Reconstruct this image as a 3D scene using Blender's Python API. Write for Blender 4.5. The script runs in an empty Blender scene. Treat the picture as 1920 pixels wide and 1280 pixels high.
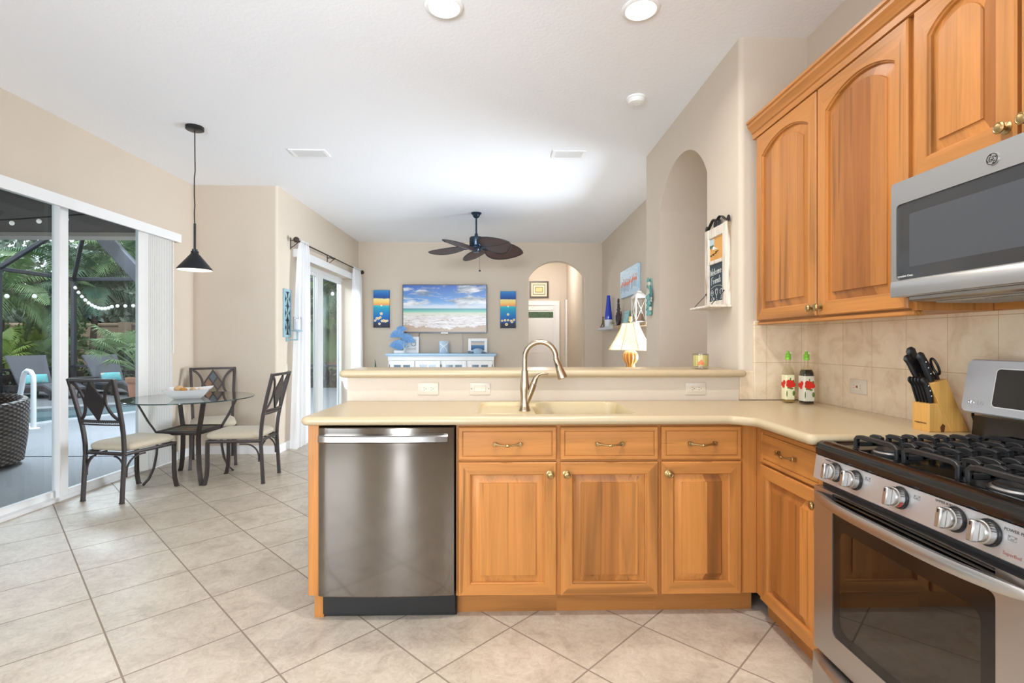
import bpy, bmesh, math, random
from mathutils import Vector, Matrix, noise as mnoise
R = math.radians
random.seed(7)
S = bpy.context.scene
COL = S.collection

# ------------------------------------------------------------------ camera, sky, lights, exposure
cam_d = bpy.data.cameras.new('camera'); cam = bpy.data.objects.new('camera', cam_d); COL.objects.link(cam)
cam.location = (0, 0, 1.245); cam.rotation_euler = (R(90), 0, R(-1.1))
cam_d.sensor_width = 36; cam_d.lens = 942 / 1920 * 36; cam_d.clip_start = 0.02; cam_d.clip_end = 200
S.camera = cam
S.view_settings.view_transform = 'Standard'; S.view_settings.look = 'None'
S.view_settings.gamma = 1; S.view_settings.use_curve_mapping = False
S.view_settings.exposure = 0.0
try:
    S.cycles.max_bounces = 10; S.cycles.diffuse_bounces = 7; S.cycles.glossy_bounces = 4
    S.cycles.transparent_max_bounces = 24; S.cycles.transmission_bounces = 8
    S.cycles.caustics_reflective = False; S.cycles.caustics_refractive = False
    S.cycles.sample_clamp_indirect = 4; S.cycles.use_denoising = True
    S.cycles.use_adaptive_sampling = True; S.cycles.adaptive_threshold = 0.02
except Exception:
    pass

W = bpy.data.worlds.new('overcast_sky'); S.world = W; W.use_nodes = True
wn = W.node_tree.nodes; wl = W.node_tree.links
wn['Background'].inputs[0].default_value = (0.84, 0.92, 1.0, 1); wn['Background'].inputs[1].default_value = 2.2

def light(name, kind, loc, power, color=(1, 1, 1), size=None, size_y=None, rot=(0, 0, 0), spread=None, shape=None, angle=None):
    d = bpy.data.lights.new(name, kind); d.energy = power; d.color = color
    if kind == 'AREA':
        d.shape = shape or ('RECTANGLE' if size_y else 'DISK'); d.size = size
        if size_y: d.size_y = size_y
        if spread: d.spread = R(spread)
    elif kind == 'POINT':
        d.shadow_soft_size = size or 0.05
    elif kind == 'SUN':
        d.angle = angle or 0.3
    o = bpy.data.objects.new(name, d); COL.objects.link(o); o.location = loc; o.rotation_euler = rot
    return o

WARM = (1.0, 0.95, 0.88)
NEUT = (0.97, 0.97, 1.0)
DAY = (0.80, 0.90, 1.0)
CAN_FILL_SPOTS = [(-0.30, 2.60), (0.72, 2.60), (-0.30, 0.30), (0.25, 1.40), (-1.9, 0.9), (-1.9, -0.8)]  # first pair have fixtures in the ceiling; the rest are added, unseen fill
for (x, y), pw in zip(CAN_FILL_SPOTS, (7, 7, 2, 27, 3, 3)):
    light('can_and_fill_lamp', 'AREA', (x, y, 2.955), pw, WARM, size=0.13, spread=150)
# behind the camera: unseen fill lamps added, and daylight of the narrow sidelight
light('fill_rear_right', 'AREA', (0.75, -1.75, 1.55), 46, DAY, size=1.7, size_y=1.7, rot=(R(128), 0, 0))  # added fill, tilted up at the ceiling
light('fill_rear_left', 'AREA', (-2.65, -1.75, 1.3), 105, DAY, size=1.3, size_y=2.2, rot=(R(108), 0, R(-32)))  # added fill, turned toward the right-hand cabinets and tile
light('daylight_rear_sidelight', 'AREA', (-1.12, -1.75, 1.2), 16, DAY, size=0.26, size_y=2.2, rot=(R(90), 0, 0), spread=70)
light('fill_rear_forward', 'AREA', (-0.75, -1.6, 1.95), 14, DAY, size=0.9, size_y=0.7, rot=(R(100), 0, R(-1)), spread=48)  # added forward beam for the living room, without a window of its own
# fill lamp added for the living room, outside a hidden right wall opening
light('fill_living_right', 'AREA', (3.3, 5.35, 1.25), 390, DAY, size=1.8, size_y=1.8, rot=(R(92), 0, R(90)))
# unseen area lamps added over the pool to boost light through both sliding doors
def aim(o, tgt):
    o.rotation_euler = (Vector(tgt) - o.location).to_track_quat('-Z', 'Y').to_euler()
aim(light('fill_over_pool_living', 'AREA', (-5.4, 7.4, 3.8), 600, DAY, size=2.2, size_y=1.6), (-1.6, 7.2, 0.9))
aim(light('fill_over_pool_nook', 'AREA', (-7.0, 8.2, 3.6), 210, DAY, size=2.4, size_y=1.2), (-3.2, 4.2, 0.8))
light('pendant_lamp', 'POINT', (-2.48, 4.10, 1.875), 6, WARM, size=0.035)
light('table_lamp_bulb', 'POINT', (1.37, 5.35, 1.28), 1.7, (1.0, 0.80, 0.52), size=0.04)
light('hall_lamp', 'POINT', (0.7, 10.0, 2.6), 34, WARM, size=0.12)
light('overcast_sun', 'SUN', (-10, 8, 12), 0.55, (1, 0.97, 0.92), rot=(R(30), R(-25), 0), angle=0.8)

# ------------------------------------------------------------------ materials
def lin(v):
    v /= 255.0
    return v / 12.92 if v <= 0.04045 else ((v + 0.055) / 1.055) ** 2.4
def C(r, g, b): return (lin(r), lin(g), lin(b), 1)
def scl(c, k): return (c[0] * k, c[1] * k, c[2] * k, 1)

class NT:
    def __init__(s, name):
        s.m = bpy.data.materials.new(name); s.m.use_nodes = True
        s.n = s.m.node_tree.nodes; s.l = s.m.node_tree.links
        s.b = s.n['Principled BSDF']; s.out = s.n['Material Output']
    def node(s, t, **k):
        n = s.n.new(t)
        for a, v in k.items():
            if a.startswith('i_'):
                key = a[2:]; key = int(key) if key.isdigit() else key.replace('_', ' ')
                n.inputs[key].default_value = v
            else: setattr(n, a, v)
        return n
    def link(s, a, b): s.l.new(a, b)
    def math(s, op, a, b=None, clamp=False):
        n = s.n.new('ShaderNodeMath'); n.operation = op; n.use_clamp = clamp
        for i, v in enumerate((a, b)):
            if v is None: continue
            if isinstance(v, (int, float)): n.inputs[i].default_value = v
            else: s.l.new(v, n.inputs[i])
        return n.outputs[0]
    def mix(s, f, a, b, mode='MIX'):
        n = s.n.new('ShaderNodeMix'); n.data_type = 'RGBA'; n.blend_type = mode
        for sock, v in ((n.inputs[0], f), (n.inputs[6], a), (n.inputs[7], b)):
            if hasattr(v, 'links'): s.l.new(v, sock)
            else: sock.default_value = v
        return n.outputs[2]
    def ramp(s, fac, stops, interp='LINEAR'):
        n = s.n.new('ShaderNodeValToRGB'); e = n.color_ramp.elements; n.color_ramp.interpolation = interp
        e[0].position, e[0].color = stops[0]; e[1].position, e[1].color = stops[-1]
        for p, c in stops[1:-1]:
            k = e.new(p); k.color = c
        s.l.new(fac, n.inputs[0]); return n.outputs[0]
    def coords(s, kind='Object', scale=(1, 1, 1), loc=(0, 0, 0), rot=(0, 0, 0), vt='POINT', jitter=0):
        t = s.n.new('ShaderNodeTexCoord'); mp = s.n.new('ShaderNodeMapping'); mp.vector_type = vt
        mp.inputs['Scale'].default_value = scale; mp.inputs['Location'].default_value = loc; mp.inputs['Rotation'].default_value = rot
        src = t.outputs[kind]
        if jitter:
            oi = s.n.new('ShaderNodeObjectInfo'); vm = s.n.new('ShaderNodeVectorMath'); vm.operation = 'ADD'
            sc = s.math('MULTIPLY', oi.outputs['Random'], jitter); s.l.new(src, vm.inputs[0]); s.l.new(sc, vm.inputs[1]); src = vm.outputs[0]
        s.l.new(src, mp.inputs[0]); return mp.outputs[0]
    def noise(s, vec, scale=5, detail=4, rough=0.55, dist=0):
        n = s.n.new('ShaderNodeTexNoise'); n.inputs['Scale'].default_value = scale; n.inputs['Detail'].default_value = detail
        n.inputs['Roughness'].default_value = rough; n.inputs['Distortion'].default_value = dist
        s.l.new(vec, n.inputs['Vector']); return n.outputs['Fac']
    def bump(s, h, strength=0.2, dist=0.01):
        n = s.n.new('ShaderNodeBump'); n.inputs['Strength'].default_value = strength; n.inputs['Distance'].default_value = dist
        s.l.new(h, n.inputs['Height']); s.l.new(n.outputs[0], s.b.inputs['Normal'])
    def setb(s, **k):
        for a, v in k.items():
            key = a.replace('_', ' ')
            s.b.inputs[key].default_value = v
    def base(s, v):
        if hasattr(v, 'links'): s.l.new(v, s.b.inputs['Base Color'])
        else: s.b.inputs['Base Color'].default_value = v

def mat(name, col, rough=0.5, metal=0.0, vary=0.0, vscale=6, bump=0, bscale=60, bdist=0.004, spec=0.5, emis=None, estr=0, coat=0, jitter=0, sheen=0):
    t = NT(name); t.setb(Roughness=rough, Metallic=metal)
    t.b.inputs['Specular IOR Level'].default_value = spec
    if coat: t.b.inputs['Coat Weight'].default_value = coat; t.b.inputs['Coat Roughness'].default_value = 0.1
    if sheen: t.b.inputs['Sheen Weight'].default_value = sheen
    if vary or bump: v = t.coords('Object', jitter=jitter)
    if vary:
        f = t.noise(v, vscale, 4); t.base(t.mix(f, scl(col, 1 - vary), scl(col, 1 + vary)))
    else: t.base(col)
    if bump: t.bump(t.noise(v, bscale, 3), bump, bdist)
    if emis: t.b.inputs['Emission Color'].default_value = emis; t.b.inputs['Emission Strength'].default_value = estr
    return t.m

def wood(name, base, axis, dark=0.62, plank=0.0, rough=0.38, knots=True):
    """natural hickory: stretched grain along an axis, board-to-board tone, the odd dark streak"""
    t = NT(name); t.setb(Roughness=rough); t.b.inputs['Specular IOR Level'].default_value = 0.35
    ax = 'xyz'.index(axis)
    def along(k, a, j):
        sc = [k, k, k]; sc[ax] = a; return t.coords('Object', scale=sc, jitter=j)
    g1 = t.noise(along(15, 0.9, 7), 1.0, 5, 0.62, 0.9)
    g2 = t.noise(along(120, 3, 3), 1.0, 3, 0.5)
    col = t.ramp(g1, [(0.26, scl(base, dark)), (0.40, scl(base, 0.88)), (0.52, scl(base, 1.04)), (0.64, scl(base, 1.10)), (0.80, scl(base, 0.84))])
    col = t.mix(0.16, col, t.ramp(g2, [(0.35, scl(base, 0.62)), (0.6, scl(base, 1.14))]))
    if plank:
        tc = t.node('ShaderNodeTexCoord'); sp = t.node('ShaderNodeSeparateXYZ'); t.link(tc.outputs['Object'], sp.inputs[0])
        oi = t.node('ShaderNodeObjectInfo')
        u = t.math('ADD', sp.outputs[0], sp.outputs[1]) if axis == 'z' else sp.outputs[2]
        u = t.math('ADD', t.math('DIVIDE', u, plank), t.math('MULTIPLY', oi.outputs['Random'], 50.0))
        wnz = t.node('ShaderNodeTexWhiteNoise', noise_dimensions='1D'); t.link(t.math('FLOOR', u), wnz.inputs['W'])
        tone = t.ramp(wnz.outputs['Value'], [(0.0, (0.62, 0.53, 0.48, 1)), (0.35, (0.88, 0.85, 0.83, 1)), (0.6, (1, 1, 1, 1)), (1.0, (1.16, 1.16, 1.12, 1))])
        col = t.mix(1.0, col, tone, 'MULTIPLY')
    if knots:
        k = t.noise(along(8, 0.55, 11), 1.0, 2, 0.4, 0.9)
        kk = t.ramp(k, [(0.62, (0, 0, 0, 1)), (0.72, (1, 1, 1, 1))])
        col = t.mix(t.math('MULTIPLY', kk, 0.6), col, scl(base, 0.34))
        st = t.noise(along(34, 0.7, 19), 1.0, 2, 0.4, 0.5)
        sf = t.ramp(st, [(0.66, (0, 0, 0, 1)), (0.71, (1, 1, 1, 1))]); col = t.mix(t.math('MULTIPLY', sf, 0.55), col, scl(base, 0.30))
    t.base(col); t.bump(g2, 0.05, 0.002)
    return t.m

def steel(name, col=(0.60, 0.585, 0.57, 1), rough=0.3):
    t = NT(name); t.setb(Metallic=1.0, Roughness=rough); t.base(col)
    return t.m

def thin_glass(name, tint=(1, 1, 1, 1), gloss=1.0, rough=0.0, ior=1.45):
    t = NT(name); t.n.remove(t.b)
    tr = t.node('ShaderNodeBsdfTransparent'); tr.inputs[0].default_value = tint
    gl = t.node('ShaderNodeBsdfGlossy'); gl.inputs['Roughness'].default_value = rough
    fr = t.node('ShaderNodeFresnel'); fr.inputs[0].default_value = ior; ge = t.node('ShaderNodeNewGeometry')
    front = t.math('SUBTRACT', 1.0, ge.outputs['Backfacing'])      # one reflection per pane, no false total reflection on leaving it
    mx = t.node('ShaderNodeMixShader'); t.link(t.math('MULTIPLY', t.math('MULTIPLY', fr.outputs[0], gloss), front), mx.inputs[0])
    t.link(tr.outputs[0], mx.inputs[1]); t.link(gl.outputs[0], mx.inputs[2]); t.link(mx.outputs[0], t.out.inputs[0])
    return t.m

def cloth_sheer(name, col, transp=0.2, transl=0.5):
    t = NT(name); t.n.remove(t.b)
    tr = t.node('ShaderNodeBsdfTransparent'); tl = t.node('ShaderNodeBsdfTranslucent'); df = t.node('ShaderNodeBsdfDiffuse')
    tl.inputs[0].default_value = col; df.inputs[0].default_value = col
    a = t.node('ShaderNodeMixShader'); a.inputs[0].default_value = transl; t.link(df.outputs[0], a.inputs[1]); t.link(tl.outputs[0], a.inputs[2])
    b = t.node('ShaderNodeMixShader'); b.inputs[0].default_value = transp; t.link(a.outputs[0], b.inputs[1]); t.link(tr.outputs[0], b.inputs[2])
    t.link(b.outputs[0], t.out.inputs[0]); return t.m

def leaf(name, col, vary=0.45):
    t = NT(name); t.setb(Roughness=0.5)
    v = t.coords('Object'); f = t.noise(v, 2.2, 5, 0.7); oi = t.node('ShaderNodeObjectInfo')
    c = t.mix(f, scl(col, 1 - vary), scl(col, 1 + vary)); t.base(c)
    t.b.inputs['Subsurface Weight'].default_value = 0.0
    return t.m

WOODC = C(183, 122, 63)
M = {}
M['wall'] = mat('painted_beige_wall', C(208, 195, 179), 0.85, vary=0.02, vscale=3, bump=0.22, bscale=75, bdist=0.004, spec=0.2)
M['ceil'] = mat('textured_white_ceiling', C(239, 241, 246), 0.9, bump=0.25, bscale=48, bdist=0.005, spec=0.1)
M['white'] = mat('white_paint', C(240, 240, 240), 0.45)
M['white_frame'] = mat('white_aluminium', C(232, 232, 232), 0.35)
M['plate'] = mat('almond_plastic', C(210, 200, 183), 0.35)
M['slot'] = mat('dark_slot', C(45, 40, 36), 0.6)
M['black'] = mat('black_plastic', C(22, 22, 23), 0.35)
M['enamel'] = mat('black_enamel', C(14, 14, 15), 0.12, spec=0.6)
M['iron'] = mat('cast_iron', C(34, 35, 37), 0.42, bump=0.15, bscale=300, bdist=0.001)
M['wood_v'] = wood('hickory_upright', WOODC, 'z')
M['wood_p'] = wood('hickory_panel', WOODC, 'z', plank=0.075)
M['wood_x'] = wood('hickory_along_x', WOODC, 'x')
M['wood_y'] = wood('hickory_along_y', WOODC, 'y')
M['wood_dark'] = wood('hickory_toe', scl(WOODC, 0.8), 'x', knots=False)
M['brass'] = mat('antique_brass', C(176, 150, 104), 0.3, 1.0, vary=0.25, vscale=90)
M['nickel'] = mat('brushed_nickel', C(178, 160, 136), 0.27, 1.0)
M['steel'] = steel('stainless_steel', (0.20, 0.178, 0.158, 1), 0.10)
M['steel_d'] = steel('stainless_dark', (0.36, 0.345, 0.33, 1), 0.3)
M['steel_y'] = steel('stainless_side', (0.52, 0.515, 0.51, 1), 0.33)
M['steel_b'] = mat('stainless_trim', (0.50, 0.485, 0.47, 1), 0.34, 1.0)
M['chrome'] = mat('chrome', (0.75, 0.75, 0.76, 1), 0.12, 1.0)
M['sink'] = mat('ivory_composite', C(196, 180, 142), 0.3)
M['glass'] = thin_glass('window_glass', (0.93, 0.96, 0.96, 1))
M['glass_top'] = thin_glass('table_glass', (0.90, 0.95, 0.94, 1), 1.6)
M['glass_edge'] = mat('glass_rim_green', C(40, 62, 60), 0.1, spec=0.8)
M['bottle'] = thin_glass('clear_bottle_glass', (0.93, 0.92, 0.86, 1), 1.2)
M['tinted'] = thin_glass('dark_oven_glass', (0.66, 0.63, 0.58, 1), 2.4, 0.02)
M['oven_in'] = mat('oven_reflection_tone', C(160, 155, 142), 0.5)  # pale tone stands in for the floor's reflection and a lit interior
M['mw_glass'] = mat('microwave_glass', C(52, 53, 55), 0.08, spec=0.6)
M['rim_dark'] = mat('dark_bronze_metal', C(66, 60, 58), 0.38, 0.55, vary=0.12, vscale=40)
M['fan_metal'] = mat('fan_blue_black_metal', C(52, 66, 82), 0.25, 0.7)
M['terracotta'] = mat('terracotta', C(188, 136, 112), 0.8, vary=0.15, vscale=14)
M['sheer'] = cloth_sheer('sheer_white_voile', (0.95, 0.95, 0.96, 1), 0.12, 0.45)

def m_counter():
    t = NT('cream_solid_surface'); t.setb(Roughness=0.27)
    v = t.coords('Object'); n = t.noise(v, 420, 2, 0.6); c = t.ramp(n, [(0.35, C(180, 162, 131)), (0.6, C(185, 168, 137))])
    t.base(c); return t.m
M['counter'] = m_counter()

def m_floor():
    t = NT('beige_stone_tile'); t.setb(Roughness=0.3)
    v = t.coords('Object', loc=(-3.7353, 4.2071, 0), rot=(0, 0, R(45.127)), scale=(0.40971,) * 3, vt='TEXTURE')
    sp = t.node('ShaderNodeSeparateXYZ'); t.link(v, sp.inputs[0])
    def edge(o):
        f = t.math('FRACT', o); return t.math('MINIMUM', f, t.math('SUBTRACT', 1.0, f))
    d = t.math('MINIMUM', edge(sp.outputs[0]), edge(sp.outputs[1]))
    joint = t.math('LESS_THAN', d, 0.0085)
    fl = t.node('ShaderNodeVectorMath', operation='FLOOR'); t.link(v, fl.inputs[0])
    wnz = t.node('ShaderNodeTexWhiteNoise', noise_dimensions='3D'); t.link(fl.outputs[0], wnz.inputs['Vector'])
    ov = t.coords('Object'); ad = t.node('ShaderNodeVectorMath', operation='ADD'); t.link(ov, ad.inputs[0])
    mu = t.node('ShaderNodeVectorMath', operation='SCALE'); mu.inputs['Scale'].default_value = 9; t.link(wnz.outputs['Color'], mu.inputs[0]); t.link(mu.outputs[0], ad.inputs[1])
    n1 = t.noise(ad.outputs[0], 5.5, 6, 0.68, 0.7); n2 = t.noise(ad.outputs[0], 26, 5, 0.7, 1.4)
    c = t.ramp(n1, [(0.30, C(158, 145, 130)), (0.46, C(188, 176, 160)), (0.62, C(203, 193, 178)), (0.78, C(176, 159, 143))])
    c = t.mix(0.28, c, t.ramp(n2, [(0.36, C(160, 147, 131)), (0.58, C(216, 207, 193))]))
    tone = t.ramp(wnz.outputs['Value'], [(0, (0.95, 0.94, 0.93, 1)), (1, (1.04, 1.03, 1.02, 1))]); c = t.mix(1.0, c, tone, 'MULTIPLY')
    c = t.mix(joint, c, C(140, 126, 111)); t.base(c)
    r = t.node('ShaderNodeMapRange', i_3=0.24, i_4=0.42); t.link(n2, r.inputs[0])
    t.link(t.math('ADD', r.outputs[0], t.math('MULTIPLY', joint, 0.4)), t.b.inputs['Roughness'])
    h = t.math('SUBTRACT', t.math('ADD', t.math('MULTIPLY', n1, 0.6), t.math('MULTIPLY', n2, 0.45)), t.math('MULTIPLY', joint, 1.2))
    t.bump(h, 0.42, 0.007); return t.m
M['floor'] = m_floor()

def m_backsplash(name, axis):
    t = NT(name); t.setb(Roughness=0.3)
    tc = t.node('ShaderNodeTexCoord'); sp = t.node('ShaderNodeSeparateXYZ'); t.link(tc.outputs['Object'], sp.inputs[0])
    u = t.math('DIVIDE', t.math('SUBTRACT', sp.outputs[axis], 1.911 if axis == 1 else 1.495), 0.199)
    w = t.math('DIVIDE', t.math('SUBTRACT', sp.outputs[2], 1.126), 0.212)
    def edge(o):
        f = t.math('FRACT', o); return t.math('MINIMUM', f, t.math('SUBTRACT', 1.0, f))
    d = t.math('MINIMUM', edge(u), edge(w)); joint = t.math('LESS_THAN', d, 0.0062)
    cb = t.node('ShaderNodeCombineXYZ'); t.link(t.math('FLOOR', u), cb.inputs[0]); t.link(t.math('FLOOR', w), cb.inputs[1])
    wnz = t.node('ShaderNodeTexWhiteNoise', noise_dimensions='3D'); t.link(cb.outputs[0], wnz.inputs['Vector'])
    ov = t.coords('Object'); n1 = t.noise(ov, 9, 6, 0.65, 0.8)
    c = t.ramp(n1, [(0.3, C(210, 190, 162)), (0.5, C(226, 210, 184)), (0.7, C(232, 220, 198))])
    tone = t.ramp(wnz.outputs['Value'], [(0, (0.95, 0.93, 0.9, 1)), (1, (1.04, 1.02, 1.0, 1))]); c = t.mix(1.0, c, tone, 'MULTIPLY')
    c = t.mix(joint, c, C(190, 166, 134)); t.base(c); t.bump(t.math('SUBTRACT', 1.0, joint), 0.3, 0.002); return t.m
M['splash_y'] = m_backsplash('beige_wall_tile_side', 1)
M['splash_x'] = m_backsplash('beige_wall_tile_end', 0)

# ------------------------------------------------------------------ mesh helpers
OFF = {}
def tag(o, label=None, cat=None, group=None, kind=None):
    if label: o['label'] = label
    if cat: o['category'] = cat
    if group: o['group'] = group
    if kind: o['kind'] = kind
    return o
def thing(name, label, cat, loc=(0, 0, 0), rz=0, group=None, local=False):
    o = bpy.data.objects.new(name, None); COL.objects.link(o); o.empty_display_size = 0.1
    o.location = loc; o.rotation_euler = (0, 0, rz); OFF[o] = Vector((0, 0, 0)) if local else Vector(loc)
    return tag(o, label, cat, group)
def copy_tree(o, parent=None):
    c = o.copy(); COL.objects.link(c)
    if parent is not None: c.parent = parent
    for ch in list(o.children): copy_tree(ch, c)
    return c

def offset_poly(p, d):
    n = len(p); out = []
    for i in range(n):
        a, b, c = Vector(p[i - 1]), Vector(p[i]), Vector(p[(i + 1) % n])
        e1 = (b - a).normalized(); e2 = (c - b).normalized()
        n1 = Vector((-e1.y, e1.x)); n2 = Vector((-e2.y, e2.x)); k = 1 + n1.dot(n2)
        out.append(b + (n1 + n2) * (d / max(k, 0.2)))
    return [(q.x, q.y) for q in out]
def round_poly(pts, rad, n=6):
    out = []; N = len(pts)
    for i, p in enumerate(pts):
        r = rad[i] if isinstance(rad, (list, tuple)) else rad
        if r <= 0: out.append(tuple(p)); continue
        b = Vector(p); a = Vector(pts[i - 1]); c = Vector(pts[(i + 1) % N])
        u = (a - b).normalized(); w = (c - b).normalized()
        ang = u.angle(w); t = min(r / math.tan(ang / 2), (a - b).length * 0.49, (c - b).length * 0.49)
        rr = t * math.tan(ang / 2); cen = b + (u + w).normalized() * (rr / math.sin(ang / 2))
        s = b + u * t - cen; e = b + w * t - cen
        a0 = math.atan2(s.y, s.x); a1 = math.atan2(e.y, e.x); da = (a1 - a0 + math.pi) % (2 * math.pi) - math.pi
        for k in range(n + 1):
            q = a0 + da * k / n; out.append((cen.x + rr * math.cos(q), cen.y + rr * math.sin(q)))
    return out
def rrect(x0, y0, x1, y1, r, n=5): return round_poly([(x0, y0), (x1, y0), (x1, y1), (x0, y1)], r, n)

class MB:
    def __init__(s): s.v = []; s.f = []; s.mi = []
    def add(s, vs, fs, mi=0, T=None):
        k = len(s.v)
        s.v += [tuple(T @ Vector(p)) for p in vs] if T is not None else [tuple(p) for p in vs]
        s.f += [tuple(i + k for i in f) for f in fs]; s.mi += [mi] * len(fs) if isinstance(mi, int) else list(mi)
        return s
    def box(s, x0, y0, z0, x1, y1, z1, b=0, mi=0, T=None):
        x0, x1 = min(x0, x1), max(x0, x1); y0, y1 = min(y0, y1), max(y0, y1); z0, z1 = min(z0, z1), max(z0, z1)
        if b <= 0:
            vs = [(x, y, z) for x in (x0, x1) for y in (y0, y1) for z in (z0, z1)]
            fs = [(0, 1, 3, 2), (4, 6, 7, 5), (0, 4, 5, 1), (2, 3, 7, 6), (0, 2, 6, 4), (1, 5, 7, 3)]
            return s.add(vs, fs, mi, T)
        b = min(b, (x1 - x0) * .49, (y1 - y0) * .49, (z1 - z0) * .49)
        vs = []; idx = {}
        X, Y, Z = (x0, x1), (y0, y1), (z0, z1)
        for i in (0, 1):
            for j in (0, 1):
                for k in (0, 1):
                    px, py, pz = X[i], Y[j], Z[k]; dx, dy, dz = (b if i == 0 else -b), (b if j == 0 else -b), (b if k == 0 else -b)
                    idx[i, j, k, 0] = len(vs); vs.append((px, py + dy, pz + dz))
                    idx[i, j, k, 1] = len(vs); vs.append((px + dx, py, pz + dz))
                    idx[i, j, k, 2] = len(vs); vs.append((px + dx, py + dy, pz))
        fs = []
        for i in (0, 1): fs.append([idx[i, 0, 0, 0], idx[i, 1, 0, 0], idx[i, 1, 1, 0], idx[i, 0, 1, 0]])
        for j in (0, 1): fs.append([idx[0, j, 0, 1], idx[1, j, 0, 1], idx[1, j, 1, 1], idx[0, j, 1, 1]])
        for k in (0, 1): fs.append([idx[0, 0, k, 2], idx[1, 0, k, 2], idx[1, 1, k, 2], idx[0, 1, k, 2]])
        for i in (0, 1):
            for j in (0, 1): fs.append([idx[i, j, 0, 0], idx[i, j, 0, 1], idx[i, j, 1, 1], idx[i, j, 1, 0]])
            for k in (0, 1): fs.append([idx[i, 0, k, 0], idx[i, 0, k, 2], idx[i, 1, k, 2], idx[i, 1, k, 0]])
        for j in (0, 1):
            for k in (0, 1): fs.append([idx[0, j, k, 1], idx[0, j, k, 2], idx[1, j, k, 2], idx[1, j, k, 1]])
        for i in (0, 1):
            for j in (0, 1):
                for k in (0, 1): fs.append([idx[i, j, k, 0], idx[i, j, k, 1], idx[i, j, k, 2]])
        return s.add(vs, fs, mi, T)
    def loft(s, loops, mi=0, cap0=True, cap1=True, T=None, closed=True, seg_mi=None):
        n = len(loops[0]); vs = [p for L in loops for p in L]; fs = []; ms = []
        for a in range(len(loops) - 1):
            for i in range(n if closed else n - 1):
                j = (i + 1) % n
                fs.append((a * n + i, a * n + j, (a + 1) * n + j, (a + 1) * n + i)); ms.append(seg_mi(a, i) if seg_mi else mi)
        if cap0: fs.append(tuple(range(n))[::-1]); ms.append(mi)
        if cap1: fs.append(tuple(range((len(loops) - 1) * n, len(loops) * n))); ms.append(mi if not seg_mi else seg_mi(99, 0))
        return s.add(vs, fs, ms, T)
    def prism(s, poly, axis, a, b, mi=0, bev=0, T=None):
        def P(q, t):
            return {'x': (t, q[0], q[1]), 'y': (q[0], t, q[1]), 'z': (q[0], q[1], t)}[axis]
        if bev:
            ins = offset_poly(poly, bev); sg = 1 if b > a else -1
            return s.loft([[P(q, a) for q in ins], [P(q, a + sg * bev) for q in poly], [P(q, b - sg * bev) for q in poly], [P(q, b) for q in ins]], mi, T=T)
        return s.loft([[P(q, a) for q in poly], [P(q, b) for q in poly]], mi, T=T)
    def slab(s, poly, z0, z1, mi=0, n=5):
        h = (z1 - z0) / 2; c = (z0 + z1) / 2; L = []
        for k in range(n * 2 + 1):
            a = -math.pi / 2 + math.pi * k / (2 * n); d = h * (1 - math.cos(a)); L.append([(q[0], q[1], c + h * math.sin(a)) for q in offset_poly(poly, d)])
        return s.loft(L, mi)
    def tube(s, pts, r, n=8, mi=0, closed=False, sec=None, up=None, caps=True, T=None):
        P = [Vector(p) for p in pts]; N = len(P)
        rs = r if isinstance(r, (list, tuple)) else [r] * N
        if sec is None: sec = [(math.cos(2 * math.pi * k / n), math.sin(2 * math.pi * k / n)) for k in range(n)]
        loops = []; nrm = None
        for i in range(N):
            if closed: d = (P[(i + 1) % N] - P[i - 1])
            else: d = P[min(i + 1, N - 1)] - P[max(i - 1, 0)]
            d.normalize()
            if nrm is None:
                u = Vector(up) if up else (Vector((0, 0, 1)) if abs(d.z) < 0.9 else Vector((1, 0, 0)))
                nrm = (u - d * u.dot(d)).normalized()
            else:
                if up:
                    u = Vector(up); nn = u - d * u.dot(d)
                    if nn.length > 0.05: nrm = nn.normalized()
                nrm = (nrm - d * nrm.dot(d)).normalized()
            bn = d.cross(nrm)
            loops.append([tuple(P[i] + (bn * q[0] + nrm * q[1]) * rs[i]) for q in sec])
        if closed:
            loops.append(loops[0]); return s.loft(loops, mi, False, False, T=T)
        return s.loft(loops, mi, caps, caps, T=T)
    def bar(s, pts, w, h, mi=0, up=None, closed=False, T=None):
        a, b = w / 2, h / 2; c = min(a, b) * 0.3
        sec = [(-a + c, -b), (a - c, -b), (a, -b + c), (a, b - c), (a - c, b), (-a + c, b), (-a, b - c), (-a, -b + c)]
        return s.tube(pts, 1.0, sec=sec, mi=mi, up=up, closed=closed, T=T)
    def lathe(s, prof, c=(0, 0, 0), n=24, mi=0, T=None, cap0=True, cap1=True):
        L = [[(c[0] + r * math.cos(2 * math.pi * k / n), c[1] + r * math.sin(2 * math.pi * k / n), c[2] + z) for k in range(n)] for r, z in prof]
        return s.loft(L, mi, cap0, cap1, T=T)
    def ell(s, c, rx, ry=None, rz=None, n=14, m=8, mi=0, T=None, f=None):
        ry = rx if ry is None else ry; rz = rx if rz is None else rz; L = []
        for j in range(m + 1):
            a = -math.pi / 2 + math.pi * j / m; cr = max(math.cos(a), 0.02)
            L.append([(c[0] + rx * cr * math.cos(2 * math.pi * k / n), c[1] + ry * cr * math.sin(2 * math.pi * k / n), c[2] + rz * math.sin(a)) for k in range(n)])
        return s.loft(L, mi, T=T)
    def quad(s, a, b, c, d, mi=0): return s.add([a, b, c, d], [(0, 1, 2, 3)], mi)
    def disc(s, c, nrm, r, t=0.001, n=14, mi=0, ry=None):
        nrm = Vector(nrm).normalized(); u = nrm.orthogonal().normalized()
        if abs(nrm.z) < 0.9: u = Vector((0, 0, 1)).cross(nrm).normalized()
        w = nrm.cross(u); ry = ry or r; c = Vector(c)
        lp = [[tuple(c + nrm * h + u * (r * math.cos(2 * math.pi * k / n)) + w * (ry * math.sin(2 * math.pi * k / n))) for k in range(n)] for h in (0, t)]
        return s.loft(lp, mi)
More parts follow.
